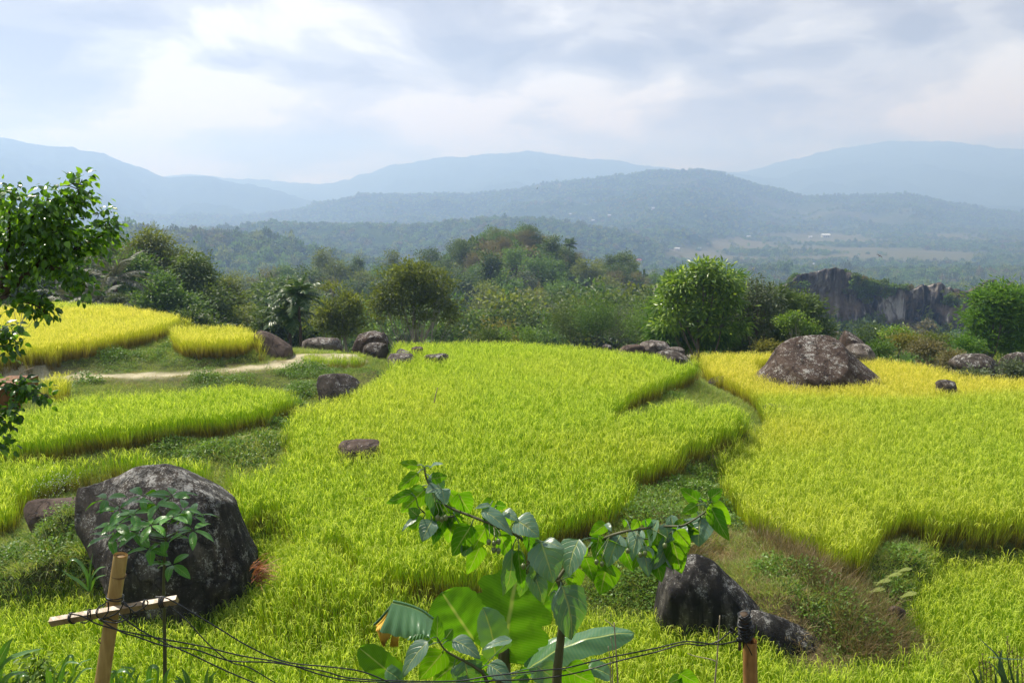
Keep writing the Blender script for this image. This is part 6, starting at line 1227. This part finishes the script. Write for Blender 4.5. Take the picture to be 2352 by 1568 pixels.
for i, (x, y, d) in enumerate(WH):
    c = frame_pt(F5, x, y, D5 + d)
    for k in range(5):
        a = k * 1.26 + rr.uniform(-.3, .3) + i; dr = nrm(np.array([math.cos(a), math.sin(a) * .8, rr.uniform(-.45, .35)])); A = c + dr * .012; B = c + dr * rr.uniform(.135, .19) + np.array([0, 0, -.02])
        V, Q, U = leaf_mesh(A, B, rr.uniform(.05, .066), np.array([0, -.2, 1]) + rr.normal(0, .25, 3), 'lance', .10, .18, .01, i * 7 + k, 7, 12); m_ = MB(); m_.add(V, Q, None, np.array([rr.uniform(0, 1), 0, 0]), U); part(m_, 'leaf', M['sapling_leaf'], sap)
# ---- small leaved branches of the tree at the left edge
def leaf6(mb, P, ax, nn, L, W, C):
    ax = nrm(ax); sd = nrm(np.cross(ax, nn)); n2 = np.cross(sd, ax); L = L[:, None]; W = W[:, None]
    p = [P, P + ax * L * .22 - sd * W * .42 + n2 * W * .10, P + ax * L * .58 - sd * W * .40 + n2 * W * .10 - n2 * L * .04, P + ax * L - n2 * L * .16, P + ax * L * .58 + sd * W * .40 + n2 * W * .10 - n2 * L * .04, P + ax * L * .22 + sd * W * .42 + n2 * W * .10, P + ax * L * .3, P + ax * L * .62 - n2 * L * .05]
    V = np.stack(p, 1).reshape(-1, 3); i = np.arange(len(P)) * 8
    Q = np.concatenate([np.c_[i + 6, i + 1, i + 2, i + 7], np.c_[i + 6, i + 7, i + 4, i + 5]]); T = np.concatenate([np.c_[i, i + 1, i + 6], np.c_[i, i + 6, i + 5], np.c_[i + 7, i + 2, i + 3], np.c_[i + 7, i + 3, i + 4]]); mb.add(V, Q, T, np.repeat(C, 8, 0))
def sprays(mb, P0, n, r, spread, L=(.07, .12), tip=0.): # leaves gathered round points
    k = r.integers(0, len(P0), n); off = r.normal(0, 1, (n, 3)) * spread; ax = nrm(nrm(off + 1e-5) + r.normal(0, .5, (n, 3)) + np.array([0, 0, -.75])); nn = nrm(np.array([0, -.15, 1]) + r.normal(0, .55, (n, 3)))
    l = r.uniform(*L, n); leaf6(mb, P0[k] + off, ax, nn, l, l * r.uniform(.6, .8, n), np.c_[r.uniform(0, 1, n), r.uniform(0, 1, n), (r.uniform(0, 1, n) < tip) * 1.])
D6 = 6.3
lt = thing('leafy_tree', 'dark glossy leafy tree reaching in from the left edge', 'tree', at(-140, 1500, D6))
limbs = [[(-200, 1700), (0, 1390), (150, 1250), (380, 1050), (520, 920), (600, 700), (700, 560), (850, 300), (960, 120)], [(380, 1060), (600, 920), (850, 850), (1000, 780), (1200, 660), (1290, 640)], [(420, 1050), (650, 1070), (850, 1150), (1000, 1290)], [(-60, 1390), (200, 1420), (400, 1480), (510, 1570)], [(-60, 1400), (60, 1100), (100, 700), (110, 400), (200, 200)], [(80, 1000), (250, 800), (330, 560), (420, 400)], [(520, 930), (580, 650), (540, 400), (520, 300)], [(-60, 1350), (-200, 900), (-100, 500), (-60, 300)]]
mb = MB(); tube(mb, smooth_path([at(-160, 1700, D6), at(-120, 1000, D6), frame_pt(FT, -200, 1700, D6)], 6), np.linspace(.10, .06, 13), 10); pts_ = []; rr = np.random.default_rng(12)
for k, l in enumerate(limbs):
    dd = rr.uniform(-.5, .5) if k else 0; P_ = [frame_pt(FT, x, y, D6 + dd * i / len(l)) for i, (x, y) in enumerate(l)]; P_ = smooth_path(P_, 6); r0 = .045 if k == 0 else .022; tube(mb, P_, np.linspace(r0, .004, len(P_)), 7); P_ = np.array(P_); pts_.append(P_[int(len(P_) * .3):])
    for i in range(int(len(P_) * .3), len(P_), 2):
        e = P_[i] + nrm(rr.normal(0, 1, 3) * [1, 1, .7] + [0, 0, .1]) * rr.uniform(.05, .17); tube(mb, [P_[i], (P_[i] + e) / 2 + [0, 0, .02], e], [.005, .004, .002], 5, cap=False); pts_.append(np.linspace(P_[i], e, 5)[1:])
part(mb, 'trunk', M['dark_bark'], lt)
pts_ = np.vstack(pts_); mb = MB(); sprays(mb, pts_, 2600, rr, .050, (.042, .072), .3)
core = []
for x, y, rx, ry in [(130, 900, 230, 230), (350, 800, 220, 190), (40, 560, 110, 130), (620, 790, 170, 90), (-100, 760, 150, 230), (420, 580, 150, 70), (800, 720, 160, 70), (830, 300, 90, 50)]:
    c = frame_pt(FT, x, y, D6); m_ = FT[2] * D6 / F; core.append(c + rvec(70, rr) * np.array([rx * m_, .42, ry * m_]) * rr.uniform(.2, 1, (70, 1)) ** .5)
sprays(mb, np.vstack(core), 900, rr, .05, (.042, .072), .16); part(mb, 'crown', M['near'], lt, smooth=False)
D7 = 4.6
vn = thing('leafy_branch', 'dark leafy branches hanging round the brown plank at the left edge', 'branch', at(-60, 1000, D7)); mb = MB(); tw = MB(); cl = []
for pts in [[(-300, 200), (-50, 230), (100, 260), (190, 320)], [(-50, 240), (60, 330), (120, 440)], [(-50, 200), (40, 190), (100, 170)], [(-300, 760), (0, 730), (200, 770), (400, 830), (540, 900)], [(100, 740), (250, 790), (260, 900)], [(0, 1020), (100, 1040), (170, 1080)], [(-200, 1000), (0, 1080), (50, 1200)], [(-200, 1300), (-20, 1350), (50, 1420)]]:
    P_ = smooth_path([frame_pt(FL, x, y, D7 - .05) for x, y in pts], 5); tube(tw, P_, np.linspace(.006, .002, len(P_)), 5); cl.append(np.array(P_)[3:])
sprays(mb, np.vstack(cl), 420, rr, .028, (.034, .060), .12); part(tw, 'twigs', M['dark_bark'], vn); part(mb, 'foliage', M['near'], vn, smooth=False)
pk = thing('wooden_box', 'brown wooden box corner half hidden by leaves at the left edge', 'box', frame_pt(FL, 90, 890, D7))
for i, (x0, x1, y0, y1, z, tl) in enumerate([(-200, 118, 768, 992, 0, 0), (122, 150, 775, 1005, .01, 0), (155, 197, 785, 1010, .03, 0)]):
    mb = MB(); P_ = [frame_pt(FL, x0, y1, D7 + z), frame_pt(FL, x1, y1 + 8, D7 + z), frame_pt(FL, x1 - 4, y0, D7 + z), frame_pt(FL, x0, y0, D7 + z)]; P_ += [p + np.array([0, .03 + .25 * (i == 0), 0]) for p in P_]; mb.add(P_, [(0, 1, 2, 3), (7, 6, 5, 4), (0, 4, 5, 1), (1, 5, 6, 2), (2, 6, 7, 3), (3, 7, 4, 0)]); part(mb, 'plank', M['plank'], pk, smooth=False)
mb = MB(); P_ = [frame_pt(FL, -200, 1030, D7 - .01), frame_pt(FL, 45, 1030, D7 - .01), frame_pt(FL, 48, 985, D7 - .01), frame_pt(FL, -200, 985, D7 - .01)]; P_ += [p + np.array([0, .25, 0]) for p in P_]; mb.add(P_, [(0, 1, 2, 3), (7, 6, 5, 4), (0, 4, 5, 1), (1, 5, 6, 2), (2, 6, 7, 3), (3, 7, 4, 0)]); part(mb, 'plank', M['timber'], pk, smooth=False)
# ---- strap-leaved plants
def straps(name, label, cat, fr, D, leaves, mat='strap', each=True, base=None, flip=1):
    t_ = thing(name, label, cat, frame_pt(fr, *leaves[0][0][0], D))
    for i, (pts, w_) in enumerate(leaves):
        P_ = np.array(smooth_path([frame_pt(fr, p[0], p[1], D + (p[2] if len(p) > 2 else 0) - .02 * k * (i % 3)) for k, p in enumerate(pts)], 7)); n = len(P_); T_ = nrm(np.gradient(P_, axis=0)); v = nrm(CAMP - P_[n // 2]); nn_ = nrm(v * .8 + np.array([.3 * (-1) ** i, .1, .55])); S_ = nrm(np.cross(T_, nn_)); U_ = np.cross(S_, T_)
        k = np.linspace(0, 1, n); w = np.minimum(1, .55 + k * 2) * (1 - np.clip((k - .35) / .65, 0, 1) ** 1.8) * w_ * fr[2] * D / F * .5 + .0004; V = np.stack([P_ - S_ * w[:, None] + U_ * w[:, None] * .35, P_, P_ + S_ * w[:, None] + U_ * w[:, None] * .35], 1).reshape(-1, 3)
        Q = [(3 * j + c, 3 * j + c + 1, 3 * j + c + 4, 3 * j + c + 3) for j in range(n - 1) for c in (0, 1)]; U = np.stack([np.tile([0, .5, 1], n), np.repeat(k, 3)], 1); mb = MB(); mb.add(V, Q, None, np.array([(i * .37) % 1, 0, 0]), U); part(mb, 'leaf', M[mat], t_)
    return t_
straps('maize_plant', 'young maize plant with curling leaves left of the bamboo post at the bottom', 'maize plant', F3, 4.6, [([(500, 640), (530, 400), (575, 285), (620, 270), (625, 400)], 40), ([(480, 640), (490, 480), (560, 330), (640, 315), (700, 340)], 28), ([(520, 640), (600, 460), (680, 330), (800, 278)], 30), ([(540, 640), (640, 480), (720, 380), (800, 365)], 34), ([(450, 640), (410, 420), (440, 350)], 60), ([(480, 640), (470, 400), (545, 290)], 26)])
straps('maize_plant', 'young maize plant with curled leaves just right of the bamboo post at the bottom', 'maize plant', F3, 4.8, [([(960, 640), (940, 480), (980, 400), (930, 395)], 44), ([(1050, 640), (1010, 480), (1010, 400), (1080, 390), (1150, 470)], 46), ([(1080, 640), (1100, 460), (1150, 380), (1020, 345)], 36), ([(1150, 640), (1170, 470), (1200, 400)], 40), ([(1000, 640), (1040, 520), (1020, 450), (1060, 440)], 52), ([(1180, 640), (1240, 520), (1250, 450)], 44)])
straps('maize_plant', 'young maize plant with a looped leaf left of the sapling stem at the bottom', 'maize plant', F3, 4.7, [([(1280, 640), (1270, 430), (1300, 355), (1345, 370), (1340, 450)], 46), ([(1300, 640), (1350, 480), (1360, 350)], 30), ([(1320, 640), (1240, 500), (1330, 445)], 30), ([(1400, 640), (1420, 450), (1460, 350)], 50)])
straps('broad_grass', 'upright broad grass blades right of the sapling stem at the bottom', 'grass', F3, 4.8, [([(1570, 640), (1600, 480), (1550, 355)], 62), ([(1760, 640), (1770, 460), (1785, 345)], 50), ([(1790, 640), (1800, 470), (1858, 388)], 48), ([(1520, 640), (1560, 500), (1500, 425)], 40), ([(1500, 640), (1530, 500), (1480, 470)], 50)])
straps('broad_grass', 'pale broad blades at the bottom left corner', 'grass', F3, 4.4, [([(-60, 640), (-20, 350), (50, 190), (112, 105)], 95), ([(-80, 500), (60, 310), (200, 240), (370, 195)], 60), ([(-60, 640), (80, 440), (220, 400)], 70), ([(90, 640), (170, 440), (250, 430)], 46)])
straps('maize_plant', 'single maize plant growing out of the dark hollow left of the big boulder', 'maize plant', F4, 13.0, [([(590, 520), (560, 340), (470, 190), (380, 165), (322, 245)], 42), ([(590, 520), (620, 370), (700, 265), (785, 240)], 38), ([(585, 520), (470, 410), (370, 350), (275, 280)], 40), ([(590, 520), (600, 300), (630, 80)], 26), ([(600, 520), (660, 380), (790, 330)], 30)])
straps('spiky_plant', 'blue-green spiky plant at the bottom right corner', 'plant', F7, 4.6, [([(1620, 1800), (1500, 1400), (1400, 1160), (1118, 888)], 62), ([(1600, 1800), (1460, 1400), (1465, 1180), (1495, 1070)], 40), ([(1120, 1800), (1000, 1500), (870, 1308)], 34), ([(1220, 1800), (1110, 1500), (1028, 1335)], 44), ([(1230, 1800), (1190, 1550), (1150, 1300)], 50), ([(1640, 1800), (1530, 1500), (1390, 1275)], 64), ([(1600, 1800), (1450, 1450), (1280, 1220)], 40), ([(1700, 1800), (1640, 1500), (1540, 1120)], 38), ([(1560, 1800), (1560, 1560), (1280, 1215), (1500, 1200)], 22), ([(1450, 1205), (1600, 1215), (1830, 1218)], 20), ([(1720, 1800), (1700, 1500), (1700, 1320)], 50), ([(1400, 1800), (1400, 1500), (1410, 1380)], 44)], 'agave')
wd = thing('weed', 'thin weed stalks with brown seed heads at the bottom right corner', 'weed', frame_pt(F7, 1400, 1700, 4.9)); mb = MB(); sd_ = []
for x, y in [(1200, 1180), (1240, 1220), (1300, 1240), (1360, 1150), (1450, 1090), (1480, 1100), (1560, 880), (1590, 1000), (1640, 1090), (1700, 1060), (1760, 1180), (1820, 1150), (1150, 1230), (1320, 1320)]:
    P_ = smooth_path([frame_pt(F7, x + 30, 1800, 4.9), frame_pt(F7, x + 20, (y + 1700) / 2, 4.9), frame_pt(F7, x, y, 4.9)], 6); tube(mb, P_, .0022, 5); sd_.append(np.array(P_)[5:])
part(mb, 'stem', M['dark_bark'], wd); mb = MB(); S_ = np.vstack(sd_); k = rr.integers(0, len(S_), 420); leaf_quads(mb, S_[k] + rr.normal(0, .009, (420, 3)), rvec(420, rr), rvec(420, rr), .012, .009, np.c_[rr.uniform(0, 1, (420, 2)), np.zeros(420)]); part(mb, 'seed_heads', M['dryweed'], wd, False)
wb = thing('weed_bush', 'low leafy weeds in the bottom left corner beside the pale broad blades', 'weeds', frame_pt(F3, 280, 600, 4.9)); mb = MB(); tw = MB(); cl = []
for x, y in [(290, 230), (240, 330), (330, 260), (380, 300), (200, 400), (420, 380), (150, 440), (300, 420), (480, 420), (90, 380)]:
    P_ = smooth_path([frame_pt(F3, 300, 700, 4.9), frame_pt(F3, (x + 300) / 2, (y + 600) / 2, 4.9 + .01 * (x % 7)), frame_pt(F3, x, y, 4.9 + .03 * (x % 5))], 5); tube(tw, P_, .003, 5); cl.append(np.array(P_)[3:])
sprays(mb, np.vstack(cl), 420, rr, .035, (.03, .06), .3); part(tw, 'stem', M['dark_bark'], wb); part(mb, 'foliage', M['bright'], wb, smooth=False)
gb = thing('grass_clump', 'tangled grass and weeds growing over the left side of the big boulder', 'grass', at(230, 1330, 14.2)); mb = MB(); r_ = np.random.default_rng(21); n = 2600
uu_ = r_.uniform(20, 335, n); vv_ = r_.uniform(1185, 1345, n); k = vv_ > 1185 + np.abs(uu_ - 200) * .25; uu_, vv_ = uu_[k], vv_[k]; n = len(uu_); DD = np.array([near_D(a, b) for a, b in zip(uu_, vv_)]); P_ = np.array([tuple(at(a, b, min(d, 17))) for a, b, d in zip(uu_, vv_, DD)]) - [0, 0, .03]
ribbons(mb, P_, np.c_[r_.normal(0, .6, n), r_.normal(-.5, .4, n), r_.uniform(.2, 1, n)], r_.uniform(.14, .42, n), np.full(n, .013), r_.uniform(.5, 1.8, n), 3, None, r_, lambda t_, q: np.c_[np.linspace(0, 1, n), r_.uniform(0, 1, n), (np.arange(n) % 9 == 0) * 1.]); part(mb, 'blades', M['weeds'], gb)
mb = MB(); k = r_.integers(0, n, 1500); leaf_quads(mb, P_[k] + r_.normal(0, .05, (1500, 3)), rvec(1500, r_), rvec(1500, r_), .05, .03, np.c_[r_.uniform(0, 1, (1500, 2)), np.zeros(1500)]); part(mb, 'leaves', M['herb'], gb, False)
# red-tipped grass beside the boulder
rg = thing('red_grass', 'tuft of reddish dry grass sprouting from the right side of the big boulder', 'grass', at(592, 1330, 14.6)); mb = MB(); n = 90; r_ = np.random.default_rng(2); P_ = np.tile(np.array(at(587, 1320, 14.5)), (n, 1)) + r_.normal(0, .05, (n, 3)) * [1, 1, 2.4]; ribbons(mb, P_, np.array([.9, -.3, .75]) + r_.normal(0, .3, (n, 3)), r_.uniform(.25, .62, n), np.full(n, .02), r_.uniform(.2, .9, n), 4, None, r_, lambda t_, q: np.c_[np.full(len(q), t_), r_.uniform(0, 1, len(q)), 0 * q[:, 0]]); part(mb, 'blades', M['redgrass'], rg)
# ferns on the lower right bank
def fern(label, u, v, D, n=6, L=.42, seed=0):
    c = np.array(base_at(u, D)); c[2] = at(u, v, D).z; r = np.random.default_rng(seed); t_ = thing('fern', label, 'fern', c, 'ferns on the right bank'); mb = MB()
    for i in range(n):
        a = -1.2 + i * .55 + r.uniform(-.2, .2); d = np.array([math.cos(a), -abs(math.sin(a)) * .5 - .1, 1.1]); k_ = 14; s_ = np.linspace(.05, 1, k_); P_ = d * (s_ * L)[:, None]; P_[:, 2] -= .9 * L * s_ ** 2 * .6; T_ = nrm(np.gradient(P_, axis=0)); S_ = nrm(np.cross(T_, [0, 0, 1.]))
        for sg in (-1, 1): leaf_quads(mb, P_, S_ * sg + T_ * .4, np.tile([0, 0, 1.], (k_, 1)) + r.normal(0, .15, (k_, 3)), .15 * np.sin(s_ * 2.6 + .4) * L / .42, .018, np.c_[r.uniform(0, 1, k_), np.full(k_, .8), np.full(k_, .6)])
    mb.obj('fronds', M['weeds'], t_, smooth=False)
for i, (u, v, D) in enumerate([(2075, 1345, 15.5), (2100, 1330, 15.8), (2125, 1318, 16.2), (2060, 1365, 15.2), (2140, 1375, 15.0), (1612, 1255, 15.2), (530, 1010, 21.2)]): fern(['fern lowest but one on the right bank', 'fern in the middle of the right bank group', 'uppermost fern of the right bank group', 'lowest fern of the right bank group', 'fern above the brown stone at lower right', 'small yellow-green fern on top of the crusted outcrop', 'small fern on the leafy bank left'][i], u, v, D, 6, .30 if i != 5 else .26, i)
# white blossom and a bit of litter
stones = []
fl = thing('flowering_weed', 'patch of tiny white flowers beside the rice left of the big boulder', 'flowers', at(130, 1105, 18.3)); mb = MB(); n = 260; P_ = rr.normal(0, 1, (n, 3)) * [.28, .25, .16]; leaf_quads(mb, P_, rvec(n, rr), rvec(n, rr), .022, .02, np.c_[rr.uniform(0, 1, (n, 2)), np.zeros(n)]); mb.obj('flowers', M['white'], fl, smooth=False)
mb = MB(); leaf_quads(mb, P_ - [0, 0, .06], rvec(n, rr), rvec(n, rr), .05, .02, np.c_[rr.uniform(0, 1, (n, 2)), np.zeros(n)]); mb.obj('leaves', M['weeds'], fl, smooth=False)
# ------------------------------------------------------------------ air
def haze():
    m, t_ = new_mat('haze'); v = t_.new('ShaderNodeVolumePrincipled'); v.inputs['Color'].default_value = HAZE_COL; v.inputs['Absorption Color'].default_value = (.4, .4, .4, 1)
    v.inputs['Density'].default_value = HAZE_D; v.inputs['Anisotropy'].default_value = .35
    o = t_.new('ShaderNodeOutputMaterial'); t_.l.new(v.outputs[0], o.inputs['Volume'])
    z0, z1, h = LOWEST - 1, max(HIGHEST, CAMZ) + 14, 8000
    mb = MB(); mb.add([(-h, -h, z0), (h, -h, z0), (h, h, z0), (-h, h, z0), (-h, -h, z1), (h, -h, z1), (h, h, z1), (-h, h, z1)], [(0, 3, 2, 1), (4, 5, 6, 7), (0, 1, 5, 4), (1, 2, 6, 5), (2, 3, 7, 6), (3, 0, 4, 7)])
    o = mb.obj('haze', m, smooth=False); tag(o, 'pale blue haze filling the valley air', 'haze', kind='stuff'); print('haze', z0, z1)
HAZE_COL, HAZE_D = (.41, .59, .97, 1), 4.4e-4
haze()
